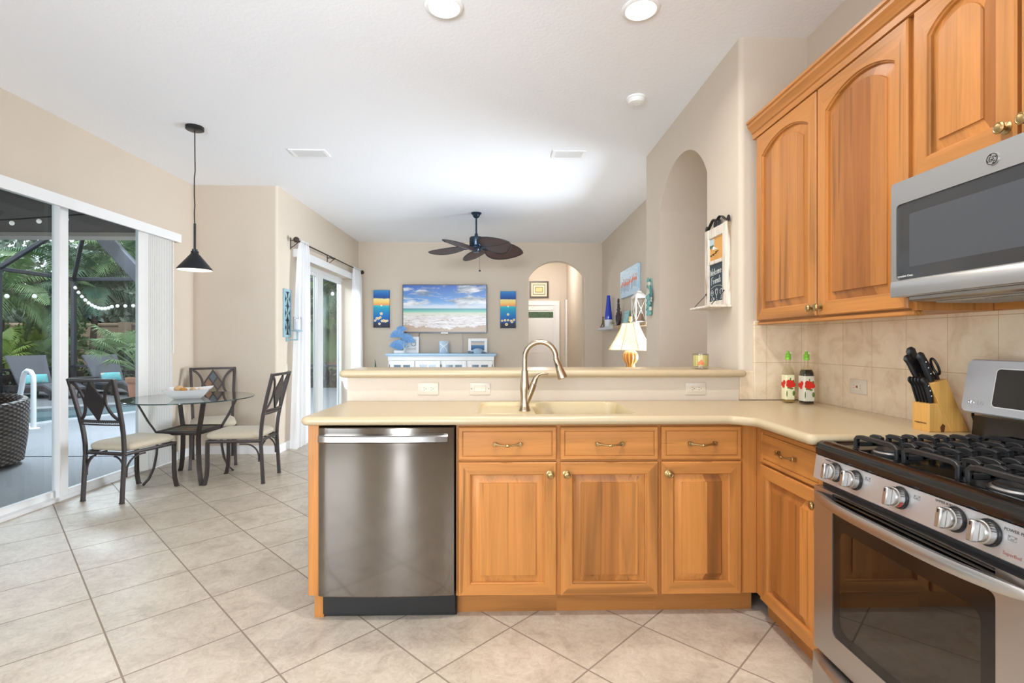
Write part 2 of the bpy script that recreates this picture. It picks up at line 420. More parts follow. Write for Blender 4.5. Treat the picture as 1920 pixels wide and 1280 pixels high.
    def build(s, name, mats, parent=None, smooth=40, recalc=True):
        mats = mats if isinstance(mats, (list, tuple)) else [mats]
        me = bpy.data.meshes.new(name); off = Vector((0, 0, 0))
        if parent is not None:
            off = OFF.get(parent, Vector((0, 0, 0)))
        me.from_pydata([tuple(Vector(p) - off) for p in s.v], [], s.f)
        for m in mats: me.materials.append(M[m] if isinstance(m, str) else m)
        me.polygons.foreach_set('material_index', s.mi)
        if recalc:
            bm = bmesh.new(); bm.from_mesh(me); bmesh.ops.recalc_face_normals(bm, faces=bm.faces); bm.to_mesh(me); bm.free()
        if smooth:
            me.polygons.foreach_set('use_smooth', [True] * len(me.polygons)); me.set_sharp_from_angle(angle=R(smooth))
        me.update()
        o = bpy.data.objects.new(name, me); COL.objects.link(o)
        if parent is not None: o.parent = parent; OFF[o] = off
        return o

def fill_holes_mesh(outer, holes, z):
    bm = bmesh.new(); es = []
    for lp in [outer] + holes:
        vs = [bm.verts.new((p[0], p[1], z)) for p in lp]
        es += [bm.edges.new((vs[i], vs[(i + 1) % len(vs)])) for i in range(len(vs))]
    bmesh.ops.triangle_fill(bm, use_beauty=True, use_dissolve=False, edges=es, normal=(0, 0, 1))
    bm.verts.index_update(); v = [tuple(p.co) for p in bm.verts]; f = [tuple(q.index for q in g.verts) for g in bm.faces]; bm.free()
    return v, f
def slab_holes(mb, outer, holes, z0, z1, mi=0):
    for z in (z0, z1):
        v, f = fill_holes_mesh(outer, holes, z); mb.add(v, f, mi)
    for lp in [outer] + holes:
        n = len(lp); mb.add([(p[0], p[1], z0) for p in lp] + [(p[0], p[1], z1) for p in lp], [(i, (i + 1) % n, n + (i + 1) % n, n + i) for i in range(n)], mi)
    return mb
def wall_xz(mb, outer, holes, y0, y1):
    """wall parallel to X with openings; outlines are (x, z)"""
    t = MB(); slab_holes(t, outer, holes, y0, y1); mb.add([(p[0], p[2], p[1]) for p in t.v], t.f)
def wall_yz(mb, outer, holes, x0, x1):
    t = MB(); slab_holes(t, outer, holes, x0, x1); mb.add([(p[2], p[0], p[1]) for p in t.v], t.f)

def text_mesh(body, size, T, depth=0.0004, align='CENTER'):
    cu = bpy.data.curves.new('lettering', 'FONT'); cu.body = body; cu.size = size; cu.extrude = depth; cu.align_x = align; cu.align_y = 'CENTER'; cu.resolution_u = 2
    o = bpy.data.objects.new('lettering', cu); COL.objects.link(o)
    dg = bpy.context.evaluated_depsgraph_get(); me = bpy.data.meshes.new_from_object(o.evaluated_get(dg))
    vs = [tuple(T @ v.co) for v in me.vertices]; fs = [tuple(p.vertices) for p in me.polygons]
    bpy.data.objects.remove(o); bpy.data.curves.remove(cu); bpy.data.meshes.remove(me)
    return vs, fs
def face_T(origin, facing):
    """local x right, y up, z out of the face, for a face seen from the given side"""
    X, Y, Z = {'-x': ((0, -1, 0), (0, 0, 1), (-1, 0, 0)), '-y': ((1, 0, 0), (0, 0, 1), (0, -1, 0)), '+x': ((0, 1, 0), (0, 0, 1), (1, 0, 0))}[facing]
    m = Matrix(((X[0], Y[0], Z[0], origin[0]), (X[1], Y[1], Z[1], origin[1]), (X[2], Y[2], Z[2], origin[2]), (0, 0, 0, 1)))
    return m
# ------------------------------------------------------------------ room shell
CZ = 2.975
def struct(name, mb, m, smooth=30, label=None):
    o = mb.build(name, m, None, smooth); o['kind'] = 'structure'
    if label: o['label'] = label
    return o
SHELL = [(-3.5, -1.75), (1.95, -1.75), (1.95, 11.3), (-2.71, 11.3), (-2.71, 5.7), (-3.5, 5.7)]
struct('floor', MB().prism(SHELL, 'z', -0.12, 0.0), 'floor')
m = MB(); slab_holes(m, [(-3.6, -1.9), (2.05, -1.9), (2.05, 11.4), (-2.7, 11.4), (-2.7, 5.85), (-3.6, 5.85)],
                     [[(x + 0.079 * math.cos(2 * math.pi * k / 36), y + 0.079 * math.sin(2 * math.pi * k / 36)) for k in range(36)] for x, y in CAN_FILL_SPOTS[:2]], CZ, CZ + 0.12)
m.box(-3.6, -1.9, CZ + 0.12, 2.05, 11.4, CZ + 0.14); struct('ceiling', m, 'ceil')
def arch_pts(a0, a1, zs, za, n=20):
    """segmental arch from (a1, zs) over (mid, za) to (a0, zs)"""
    h = za - zs; w = (a1 - a0) / 2; r = (w * w + h * h) / (2 * h); c = (a0 + a1) / 2; t = math.asin(w / r)
    return [(c + r * math.sin(t - 2 * t * k / n), za - r + r * math.cos(t - 2 * t * k / n)) for k in range(n + 1)]
m = MB(); wall_yz(m, [(-1.75, 0), (1.6, 0), (1.6, 2.38), (4.96, 2.38), (4.96, 0), (5.77, 0), (5.77, CZ), (-1.75, CZ)], [], -3.56, -3.42); struct('wall_left', m, 'wall')
m = MB().prism(round_poly([(-3.56, 5.63), (-2.5, 5.63), (-2.5, 5.77), (-3.56, 5.77)], [0, 0.03, 0, 0], 6), 'z', 0, CZ); struct('wall_dining', m, 'wall')
m = MB(); wall_yz(m, [(5.77, 0), (6.15, 0), (6.15, 2.29), (8.42, 2.29), (8.42, 0), (8.92, 0), (8.92, CZ), (5.77, CZ)], [], -2.75, -2.5); struct('wall_living_left', m, 'wall')
ap = arch_pts(0.458, 1.45, 2.355, 2.655)
m = MB(); wall_xz(m, [(-2.72, 0), (0.458, 0)] + ap[::-1] + [(1.45, 0), (1.9, 0), (1.9, CZ), (-2.72, CZ)], [], 8.78, 8.93); struct('wall_back', m, 'wall')
m = MB(); wall_yz(m, [(4.684, 0), (4.75, 0), (4.75, 2.15), (5.98, 2.15), (5.98, 0), (8.93, 0), (8.93, CZ), (4.684, CZ)], [], 1.75, 1.9); struct('wall_living_right', m, 'wall')
struct('wall_right', MB().box(1.737, -1.75, 0, 1.9, 2.9, CZ), 'wall')
ap2 = arch_pts(3.286, 4.285, 2.36, 2.66)
m = MB(); wall_yz(m, [(2.90, 0), (3.286, 0)] + ap2[::-1] + [(4.285, 0), (4.684, 0), (4.684, CZ), (2.90, CZ)], [], 1.35, 1.82)
m.prism(round_poly([(1.35, 2.90), (1.35, 2.83), (1.9, 2.83), (1.9, 2.90)], [0, 0.03, 0, 0], 6), 'z', 0, CZ)
m.box(1.82, 2.9, 0, 1.9, 4.684, CZ); struct('wall_arch', m, 'wall')
m = MB(); wall_xz(m, [(-3.56, 0), (-3.3, 0), (-3.3, 2.4), (-2.0, 2.4), (-2.0, 0), (1.9, 0), (1.9, CZ), (-3.56, CZ)],
                  [[(-1.25, 0.1), (-0.99, 0.1), (-0.99, 2.3), (-1.25, 2.3)], [(-0.1, 0.7), (1.6, 0.7), (1.6, 2.4), (-0.1, 2.4)]], -1.85, -1.72); struct('wall_rear', m, 'wall')
struct('wall_hall_right', MB().box(1.42, 8.93, 0, 1.6, 11.25, CZ), 'wall')
struct('wall_hall_left', MB().box(-0.75, 8.93, 0, -0.6, 11.25, CZ), 'wall')
struct('wall_hall_end', MB().box(-0.75, 11.1, 0, 1.6, 11.25, CZ), 'wall')
m = MB().box(-0.868, 2.83, 0, 1.35, 2.97, 1.046); struct('wall_peninsula', m, 'wall')
m = MB().box(1.343, 2.814, 0.915, 1.425, 2.83, 1.077, 0.003).box(1.425, 2.814, 0.915, 1.736, 2.83, 1.36, 0.003); struct('wall_backsplash_end', m, 'splash_x')
struct('wall_backsplash', MB().box(1.722, -0.6, 0.90, 1.737, 2.814, 1.82), 'splash_y')
m = MB()
for (a, b, c, d) in ((-3.42, 4.97, -3.405, 5.63), (-3.42, 0.2, -3.405, 1.55)): m.box(a, b, 0, c, d, 0.09, 0.004)
struct('baseboard_left', m, 'white')
struct('baseboard_dining', MB().prism(round_poly([(-3.405, 5.614), (-2.484, 5.614), (-2.484, 6.12), (-2.5, 6.12), (-2.5, 5.63), (-3.405, 5.63)], [0, 0.03, 0, 0, 0.02, 0], 4), 'z', 0, 0.09), 'white')
struct('baseboard_back', MB().box(-2.5, 8.765, 0, 0.45, 8.78, 0.09, 0.004).box(1.46, 8.765, 0, 1.75, 8.78, 0.09, 0.004), 'white')
# little moulded bracket under the bar overhang, at the open end of the half wall
struct('trim_1', MB().prism([(-0.868, 1.046), (-0.905, 1.046), (-0.905, 1.03), (-0.893, 1.02), (-0.884, 0.985), (-0.868, 0.975)], 'y', 2.832, 2.965), 'white')

# sliding door of the breakfast nook
d1 = thing('door_1', 'white sliding glass door of the breakfast nook', 'door'); d1['kind'] = 'structure'
m = MB()
m.box(-3.56, 1.6, 0.0, -3.44, 4.96, 0.028, 0.003).box(-3.56, 1.6, 2.36, -3.43, 4.96, 2.38)
m.box(-3.502, 4.875, 0, -3.482, 4.96, 2.36, 0.003).box(-3.56, 4.945, 0, -3.502, 4.96, 2.36).box(-3.56, 1.6, 0, -3.44, 1.66, 2.36)
m.build('frame', 'white_frame', d1)
def slider_panel(root, y0, y1, x, st, rail, z1, nm):
    f = MB()
    for a, b in ((y0, y0 + st[0]), (y1 - st[1], y1)): f.box(x - 0.02, a, 0.026, x + 0.02, b, z1, 0.004)
    f.box(x - 0.018, y0 + st[0], 0.026, x + 0.018, y1 - st[1], 0.026 + rail, 0.003).box(x - 0.018, y0 + st[0], z1 - rail, x + 0.018, y1 - st[1], z1, 0.003)
    p = f.build(nm, 'white_frame', root)
    MB().box(x - 0.003, y0 + st[0], 0.026 + rail, x + 0.003, y1 - st[1], z1 - rail).build('pane', 'glass', p)
    return p
slider_panel(d1, 1.66, 4.065, -3.515, (0.06, 0.058), 0.05, 2.365, 'sliding_panel')
slider_panel(d1, 3.985, 4.875, -3.468, (0.078, 0.012), 0.05, 2.365, 'sliding_panel')
# sliding door of the living room
d2 = thing('door_2', 'white sliding glass door of the living room', 'door'); d2['kind'] = 'structure'
m = MB()
m.box(-2.75, 6.15, 0.0, -2.66, 8.42, 0.028, 0.003).box(-2.75, 6.15, 2.24, -2.66, 8.42, 2.29).box(-2.75, 6.15, 0, -2.66, 6.2, 2.29).box(-2.75, 8.40, 0, -2.725, 8.42, 2.29)
m.build('frame', 'white_frame', d2)
slider_panel(d2, 6.2, 7.40, -2.728, (0.05, 0.05), 0.05, 2.24, 'sliding_panel')
slider_panel(d2, 7.345, 8.40, -2.692, (0.20, 0.012), 0.05, 2.24, 'sliding_panel')
# front door at the end of the hall: raised blind over a clear strip, flat panel below
d3 = thing('door_3', 'white front door at the end of the hall', 'door'); d3['kind'] = 'structure'
m = MB().box(0.14, 11.05, 0, 0.22, 11.1, 2.13, 0.004).box(1.16, 11.05, 0, 1.26, 11.1, 2.13, 0.004).box(0.14, 11.045, 2.04, 1.26, 11.1, 2.14, 0.004)
m.build('casing', 'white', d3)
m = MB().box(0.22, 11.07, 0.01, 1.16, 11.1, 2.04).box(0.26, 11.055, 0.05, 1.12, 11.075, 1.74, 0.004).box(0.26, 11.05, 1.93, 1.12, 11.075, 2.01, 0.006)
m.build('door_leaf', 'white', d3)
MB().box(0.28, 11.058, 1.77, 1.12, 11.068, 1.90).build('pane', mat('garden_seen_through_glass', C(74, 96, 70), 0.1, vary=0.6, vscale=22), d3)
MB().box(0.50, 11.048, 0.98, 0.92, 11.056, 1.03, 0.002).build('mail_slot', 'white', d3)
struct('trim_2', MB().box(1.385, 10.97, 0, 1.42, 11.09, 2.16, 0.004), 'white')
# ------------------------------------------------------------------ outdoors: patio, pool, enclosure, garden
GZ0 = -0.08
POOL = [(-7.75, 7.2), (-7.45, 8.45), (-6.85, 9.6), (-6.1, 10.6), (-7.0, 11.15), (-7.95, 10.75), (-9.25, 9.8), (-10.9, 8.9), (-11.2, 7.4), (-9.8, 6.7)]
poolR = round_poly(POOL, [0.5, 0.3, 0.3, 0.3, 0.4, 0.3, 0.3, 0.4, 0.5, 0.5], 5)
conc = NT('grey_patio_concrete'); vv = conc.coords('Object'); n1 = conc.noise(vv, 1.2, 5, .65); n2 = conc.noise(vv, 40, 3, .6); conc.base(conc.mix(n2, conc.mix(n1, C(114, 116, 121), C(128, 130, 135)), C(136, 138, 143))); conc.setb(Roughness=.8); conc.bump(n2, .2, .004)
m = MB(); outp = [(-22, -3), (-3.5, -3), (-3.5, 5.9), (-2.7, 5.9), (-2.7, 14.6), (-22, 14.6)]
for a_, b_ in (([(-22, -3), (-3.5, -3), (-3.5, 5.878), (-22, 5.878)], []),): slab_holes(m, a_, b_, -0.25, GZ0)
slab_holes(m, [(-22, 5.908), (-2.70, 5.908), (-2.70, 14.5), (-22, 14.5)], [poolR], -0.25, GZ0)
m.box(-22, 5.87, -0.25, -2.70, 5.915, GZ0 - 0.02, 0, 1); struct('floor_patio', m, [conc.m, 'slot'])
t = thing('swimming_pool', 'small pool with teal water beyond the patio', 'pool', (-9, 9, -0.2))
wt = NT('pool_water'); vv = wt.coords('Object'); nn_ = wt.noise(vv, 2.6, 4, .6, 1.0); wt.base(wt.ramp(nn_, [(.35, C(36, 76, 88)), (.6, C(62, 104, 114))])); wt.setb(Roughness=.08); wt.bump(nn_, .35, .03)
inner = offset_poly(poolR, -0.002)
MB().prism(offset_poly(poolR, -0.003), 'z', -0.9, -0.235).build('water', wt.m, t, 0)
MB().loft([[(p[0], p[1], GZ0 - .001) for p in offset_poly(poolR, .004)], [(p[0], p[1], -0.9) for p in offset_poly(poolR, .004)]], 0, False, False).build('tile_wall', mat('pale_pool_tile', C(176, 196, 204), .3), t, 20)
MB().loft([[(p[0], p[1], GZ0) for p in offset_poly(poolR, -.28)], [(p[0], p[1], GZ0 + .03) for p in offset_poly(poolR, -.27)], [(p[0], p[1], GZ0 + .03) for p in offset_poly(poolR, -.01)], [(p[0], p[1], GZ0 + .015) for p in offset_poly(poolR, .02)], [(p[0], p[1], GZ0 - .03) for p in offset_poly(poolR, .015)]], 0, False, False).build('coping', mat('pale_coping', C(166, 170, 176), .6), t, 30)
t = thing('pool_handrail', 'white tubular pool handrail at the near pool edge', 'handrail', (-7.2, 7.78, GZ0))
hr = mat('white_rail', C(236, 240, 244), .3)
MB().tube([(-7.13, 7.78, GZ0), (-7.13, 7.78, .3), (-7.13, 7.78, .62), (-7.145, 7.79, .72), (-7.19, 7.80, .785), (-7.25, 7.81, .80), (-7.30, 7.82, .765), (-7.33, 7.83, .69), (-7.39, 7.86, .50), (-7.44, 7.88, .36), (-7.45, 7.88, .27), (-7.43, 7.87, .20), (-7.33, 7.84, .10), (-7.28, 7.82, .03), (-7.27, 7.82, GZ0)], .034, 12).build('rail', hr, t, 60)
MB().lathe([(.075, 0), (.07, .012), (.04, .02)], (-7.13, 7.78, GZ0), 20).lathe([(.075, 0), (.07, .012), (.04, .02)], (-7.27, 7.82, GZ0), 20).build('base_ring', hr, t, 40)
# covered lanai roof over the near patio
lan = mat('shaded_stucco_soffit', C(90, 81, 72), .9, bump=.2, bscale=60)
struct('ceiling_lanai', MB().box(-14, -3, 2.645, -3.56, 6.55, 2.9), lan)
struct('trim_lanai_beam', MB().box(-14, 6.55, 2.595, -2.73, 6.80, 2.9), mat('lanai_beam_beige', C(186, 178, 166), .85))
struct('wall_exterior', MB().box(-2.86, 8.925, GZ0, -2.45, 11.5, 3.1).box(-2.90, 8.90, GZ0, -2.725, 8.93, 3.1), mat('taupe_stucco', C(176, 166, 152), .9, bump=.2, bscale=50))
struct('wall_exterior_header', MB().box(-3.56, 5.77, 2.6, -2.73, 6.55, 2.9), 'wall')
struct('roof', MB().box(-3.7, -2, 3.1, 2.2, 11.6, 3.25), lan)
struct('ground', MB().box(-60, 14.5, -0.3, 10, 60, -0.12).box(-60, -3, -0.3, -22, 14.5, -0.12), mat('garden_soil', C(92, 88, 66), .95, vary=.4, vscale=2))
gw = MB().box(-45, 20.0, -0.2, 0, 20.2, 1.85).box(-45, 19.95, 1.85, 0, 20.25, 1.97, .02)
for k in range(8): gw.box(-40 + 5 * k, 19.92, -0.2, -39.5 + 5 * k, 20.05, 2.0)
struct('wall_garden', gw, mat('tan_garden_wall', C(178, 152, 132), .9, vary=.08, vscale=3))
# pool enclosure (one bolted frame)
al = mat('bronze_aluminium', C(64, 68, 76), .45, .3)
t = thing('pool_enclosure', 'dark aluminium pool enclosure frame around the patio', 'pool enclosure', (-12, 14.4, GZ0))
EX, EY, EZ = -12.1, 14.42, 3.0
def post(x, y, z1=EZ, s=.05): MB().box(x - s, y - s, GZ0, x + s, y + s, z1, .004).build('post', al, t)
def beam(a, b, w=.09, h=.10): MB().bar([a, b], w, h, up=(0, 0, 1)).build('beam', al, t, 30)
for p in ((EX, EY), (EX, 12.3), (EX, 9.6), (EX, 6.85), (-9.2, EY), (-6.6, EY), (-4.25, EY), (-2.7, EY)): post(*p)
beam((EX, 6.85, EZ), (EX, EY, EZ)); beam((EX, EY, EZ), (-2.6, EY, EZ))
beam((EX, 6.85, .55), (EX, EY, .55), .05, .06); beam((EX, EY, .55), (-2.6, EY, .55), .05, .06)
for y in (12.3, 9.6): beam((EX, y, EZ), (EX + 1.9, y, EZ + 1.2))
beam((EX, EY, EZ), (EX + 1.9, EY - 1.9, EZ + 1.2)); beam((EX + 1.9, 6.85, EZ + 1.2), (EX + 1.9, EY - 1.9, EZ + 1.2)); beam((EX + 1.9, EY - 1.9, EZ + 1.2), (-2.6, EY - 1.9, EZ + 1.2))
for x in (-9.2, -6.6, -4.25): beam((x, EY, EZ), (x, EY - 1.9, EZ + 1.2))
beam((-8.05, 9.0, 4.2), (-5.55, 9.0, 1.45), .10, .24)
post(-5.55, 9.0, 4.2, .06); beam((-8.05, 9.0, 4.2), (-5.55, 9.0, 4.2))

# foliage
def frond_mb(m, base, az, el, ln, width, droop, n=44, lw=.022, mi=0, stem_mi=1):
    """feather palm leaf: arching midrib with paired narrow leaflets"""
    h = Vector((math.cos(az), math.sin(az), 0)); side = Vector((-math.sin(az), math.cos(az), 0)); P = []; p = Vector(base); e = el
    for k in range(n + 1):
        P.append(p.copy()); d = h * math.cos(e) + Vector((0, 0, 1)) * math.sin(e); p = p + d * (ln / n); e -= droop / n * (0.5 + k / n)
    m.tube([tuple(q) for q in P[::3]], [.012 * (1 - .8 * k / (len(P[::3]) - 1)) for k in range(len(P[::3]))], 4, mi=stem_mi)
    for k in range(3, n + 1):
        u = k / n; L = width * (math.sin(math.pi * min(1, .18 + .80 * u)) ** .8) * random.uniform(.85, 1.1); tg = (P[k] - P[k - 1]).normalized()
        for s in (-1, 1):
            dr = (side * s * 1.0 + tg * .75 + Vector((0, 0, -.10))).normalized(); a = P[k]; b = a + dr * L * .55 + Vector((0, 0, .02 * L)); c = a + dr * L + Vector((0, 0, -.30 * L))
            w = tg * lw; m.add([tuple(a - w * .5), tuple(a + w * .5), tuple(b + w), tuple(b - w), tuple(c)], [(0, 1, 2, 3), (3, 2, 4)], mi)
def fan_mb(m, base, az, el, stem, r, n=30, lw=.03, mi=0, stem_mi=1):
    d = Vector((math.cos(az) * math.cos(el), math.sin(az) * math.cos(el), math.sin(el))); b = Vector(base) + d * stem; m.tube([tuple(base), tuple((Vector(base) + b) / 2 + Vector((0, 0, .03))), tuple(b)], [.012, .010, .007], 5, mi=stem_mi)
    s = d.cross(Vector((0, 0, 1))).normalized(); 
    for k in range(n):
        a = -1.9 + 3.8 * k / (n - 1); q = (d * math.cos(a) + s * math.sin(a)).normalized(); L = r * (1 - .18 * abs(a) / 1.9) * random.uniform(.92, 1.05); w = d.cross(q); w = (s * math.cos(a) - d * math.sin(a)) * lw
        m1 = b + q * L * .55 + Vector((0, 0, .04)); e = b + q * L + Vector((0, 0, -.22 * r)); m.add([tuple(b), tuple(m1 + w), tuple(m1 - w), tuple(e)], [(0, 1, 2), (2, 1, 3)], mi)
G1 = leaf('palm_green', C(128, 156, 108)); G2 = leaf('deep_palm_green', C(96, 122, 98)); G3 = leaf('fresh_green', C(146, 172, 88)); G4 = leaf('canopy_green', C(128, 142, 126), .45); G5 = leaf('hedge_green', C(70, 84, 56), .6)
BR = mat('palm_trunk', C(96, 84, 72), .9, vary=.3, vscale=12); DB = mat('dark_bark', C(52, 46, 44), .95)
def palm(label, x, y, h, nf, ln, wd, g, el0=1.25, el1=-.3, trunk=.09, seed=1, droop=1.3, lw=.024):
    random.seed(seed); t = thing('palm_tree', label, 'palm tree', (x, y, -0.12), group='palms beyond the pool enclosure'); m = MB()
    for k in range(nf):
        az = 2.399 * k + random.uniform(-.2, .2); el = el0 + (el1 - el0) * (k / nf) ** .9 + random.uniform(-.1, .1); frond_mb(m, (x, y, h), az, el, ln * random.uniform(.85, 1.1), wd, droop, lw=lw)
    m.build('fronds', [g, g], t, 0, recalc=False)
    MB().tube([(x + .05 * math.sin(k * 1.1 + seed), y, -0.12 + (h + .12) * k / 6) for k in range(7)], [trunk * (1.15 - .3 * k / 6) for k in range(7)], 10).build('trunk', BR, t, 60)
palm('big feather palm by the outer enclosure post, seen through the nook slider', -14.6, 14.9, 2.75, 22, 2.3, .62, G1, seed=2, lw=.022)
palm('dark drooping feather palm behind the swag of string lights', -13.3, 16.6, 3.0, 26, 2.7, .72, G2, seed=3, el1=-.25, droop=1.35, lw=.024)
palm('light green feather palm whose crown stands highest behind the diagonal brace', -12.8, 18.0, 4.1, 20, 2.4, .7, G1, seed=5, lw=.024)
palm('slender dark palm at the outer edge of the nook slider', -17.2, 16.2, 2.6, 20, 2.2, .6, G2, seed=8, el1=-.4, lw=.024)
palm('feather palm with a bare trunk seen through the living room slider', -6.0, 17.0, 2.05, 24, 2.0, .55, G1, seed=9, el1=-.9, droop=1.4, trunk=.13, lw=.022)
palm('tall bright feather palm filling the top of the living room slider', -6.9, 19.2, 3.9, 26, 2.6, .7, G3, seed=12, el1=-.5, lw=.024)
palm('dark palm behind the hedge beside the taupe column', -5.0, 16.2, 2.9, 20, 2.0, .55, G2, seed=15, el1=-.5, lw=.022)
def fan_palm(name, label, x, y, z, n, st_, r, g, seed, pot=None):
    random.seed(seed); t = thing(name, label, 'plant', (x, y, -0.1), group='low fan palms in the garden' if not pot else None); m = MB()
    for k in range(n): fan_mb(m, (x, y, z + .02 * k), 2.399 * k, random.uniform(.25, 1.25), st_ * random.uniform(.7, 1.15), r * random.uniform(.85, 1.1), lw=.012 if pot else .02)
    m.build('fan_leaves', [g, g], t, 0, recalc=False); return t
fan_palm('fan_palm', 'low bright fan palm beyond the enclosure post, behind the lounger with the open side', -14.2, 14.3, .5, 12, .65, .6, G3, 21)
fan_palm('fan_palm', 'low fan palm half hidden by the nook slider stile', -13.4, 15.3, .45, 10, .6, .55, G1, 22)
tp = fan_palm('potted_palm', 'fan palm in a terracotta pot by the pool', -8.62, 12.0, .50, 22, .75, .52, G1, 23, True)
MB().tube([(-8.62, 12.0, .3), (-8.62, 12.0, .95)], [.035, .03], 8).build('stem', BR, tp, 60)
MB().lathe([(.13, 0), (.175, .36), (.172, .37), (.205, .37), (.215, .47), (.20, .48), (.185, .47), (.18, .42), (.001, .42)], (-8.62, 12.0, GZ0), 28).build('pot', 'terracotta', tp, 40)

def leaf_cloud(m, c, rx, ry, rz, n, s, rnd):
    for _ in range(n):
        while True:
            v = Vector((rnd.uniform(-1, 1), rnd.uniform(-1, 1), rnd.uniform(-1, 1)))
            if .3 < v.length < 1: break
        k = 0.86 + .28 * mnoise.noise(v * 2.2 + Vector(c)); p = Vector(c) + Vector((v.x * rx, v.y * ry, v.z * rz)) * k
        a = Vector((rnd.gauss(0, 1), rnd.gauss(0, 1), rnd.gauss(0, 1))).normalized(); b = a.orthogonal().normalized(); q = s * rnd.uniform(.6, 1.3)
        m.add([tuple(p - a * q), tuple(p + b * q * .45), tuple(p + a * q), tuple(p - b * q * .45)], [(0, 1, 2, 3)])
def tree(label, x, y, blobs, n, s, seed, g=G4, th=2.0):
    rnd = random.Random(seed); t = thing('broadleaf_tree', label, 'tree', (x, y, -0.12), group='broadleaf trees behind the garden wall'); m = MB()
    for (dx, dy, z, rx, ry, rz) in blobs: leaf_cloud(m, (x + dx, y + dy, z), rx, ry, rz, n, s, rnd)
    m.build('foliage', g, t, 0, recalc=False); tm = MB().tube([(x, y, -0.12), (x + .1, y, th * .5), (x, y, th)], [.22, .18, .14], 10)
    for (dx, dy, z, rx, ry, rz) in blobs: tm.tube([(x, y, th * .9), (x + dx * .5, y + dy * .5, (th + z) * .5), (x + dx, y + dy, z)], [.12, .08, .04], 7)
    tm.build('trunk', DB, t, 60)
tree('broad dark tree at the back of the garden, behind the big feather palm', -21.5, 22.5, [(0, 0, 4.2, 3.2, 2.4, 2.6), (-2, 0, 2.6, 2.4, 2, 2.0), (2, 0, 2.4, 2.2, 2, 1.8)], 1500, .20, 31)
tree('dense dark tree at the back of the garden, behind the string lights', -17.2, 23.0, [(0, 0, 4.6, 3.0, 2.4, 2.9), (1.6, .2, 3.0, 2.4, 2, 2.2), (-1.5, 0, 2.2, 2.2, 2, 1.8)], 1600, .20, 32)
tree('dark tree at the back of the garden, beside the nook blinds', -14.0, 22.4, [(0, 0, 5.2, 2.6, 2.2, 2.9), (-.8, .2, 2.6, 2.2, 2, 2.0), (1.6, 0, 3.2, 2.2, 2, 2.2)], 1500, .20, 33)
tree('shaded tree behind the palms, seen through the living room slider', -7.8, 22.5, [(0, 0, 3.6, 2.6, 2, 2.6), (1.8, 0, 3.0, 2.2, 2, 2.4), (-1, 0, 6.0, 2.4, 2, 2.2)], 1300, .2, 34)
tree('tall tree at the outer end of the garden wall', -26.0, 22.5, [(0, 0, 5.0, 3.2, 2.4, 3.0), (1.6, 0, 2.6, 2.4, 2, 2.2)], 1500, .2, 35)
def bush(name, label, x, y, rx, ry, rz, n, s, g, seed):
    m = MB(); rnd = random.Random(seed); leaf_cloud(m, (x, y, rz * .8 - .1), rx, ry, rz, n, s, rnd); t = thing(name, label, 'shrub', (x, y, -0.12), group='garden shrubs'); m.build('foliage', g, t, 0, recalc=False); MB().tube([(x, y, -0.12), (x, y, rz)], .04, 6).build('stem', DB, t)
bush('shrub', 'bright leafy shrub behind the first lounger', -15.6, 16.4, 1.3, .9, 1.2, 1200, .12, G3, 41)
bush('shrub', 'dark leafy shrub under the drooping palm', -13.6, 18.6, 1.4, .9, .9, 1200, .12, G2, 42)
bush('shrub', 'tall green shrub between palm trunk and slider stile', -16.2, 18.4, 1.3, .9, 1.8, 1400, .13, G1, 43)
for nm, (xa, ya, xb, yb) in (('clipped hedge along the far side of the pool enclosure', (-12.2, 14.95, -2.7, 14.95)), ('clipped hedge along the outer side of the pool enclosure', (-12.65, 7.0, -12.65, 14.7))):
    m = MB(); rnd = random.Random(51); L_ = math.hypot(xb - xa, yb - ya); n = int(L_ * 420)
    for _ in range(n):
        u = rnd.random(); p = Vector((xa + (xb - xa) * u, ya + (yb - ya) * u, 0)); nrm = Vector((-(yb - ya), xb - xa, 0)).normalized(); p += nrm * rnd.uniform(-.3, .3); p.z = rnd.uniform(-.1, .52 + .06 * mnoise.noise(p * 2)); a = Vector((rnd.gauss(0, 1), rnd.gauss(0, 1), rnd.gauss(0, 1))).normalized(); b = a.orthogonal(); q = rnd.uniform(.04, .085)
        m.add([tuple(p - a * q), tuple(p + b * q * .5), tuple(p + a * q), tuple(p - b * q * .5)], [(0, 1, 2, 3)])
    t = thing('hedge', nm, 'hedge', ((xa + xb) / 2, (ya + yb) / 2, -0.12)); m.build('foliage', G5, t, 0, recalc=False)
    MB().box(min(xa, xb) - .18, min(ya, yb) - .18, -0.12, max(xa, xb) + .18, max(ya, yb) + .18, .40).build('inner_twigs', DB, t, 0)

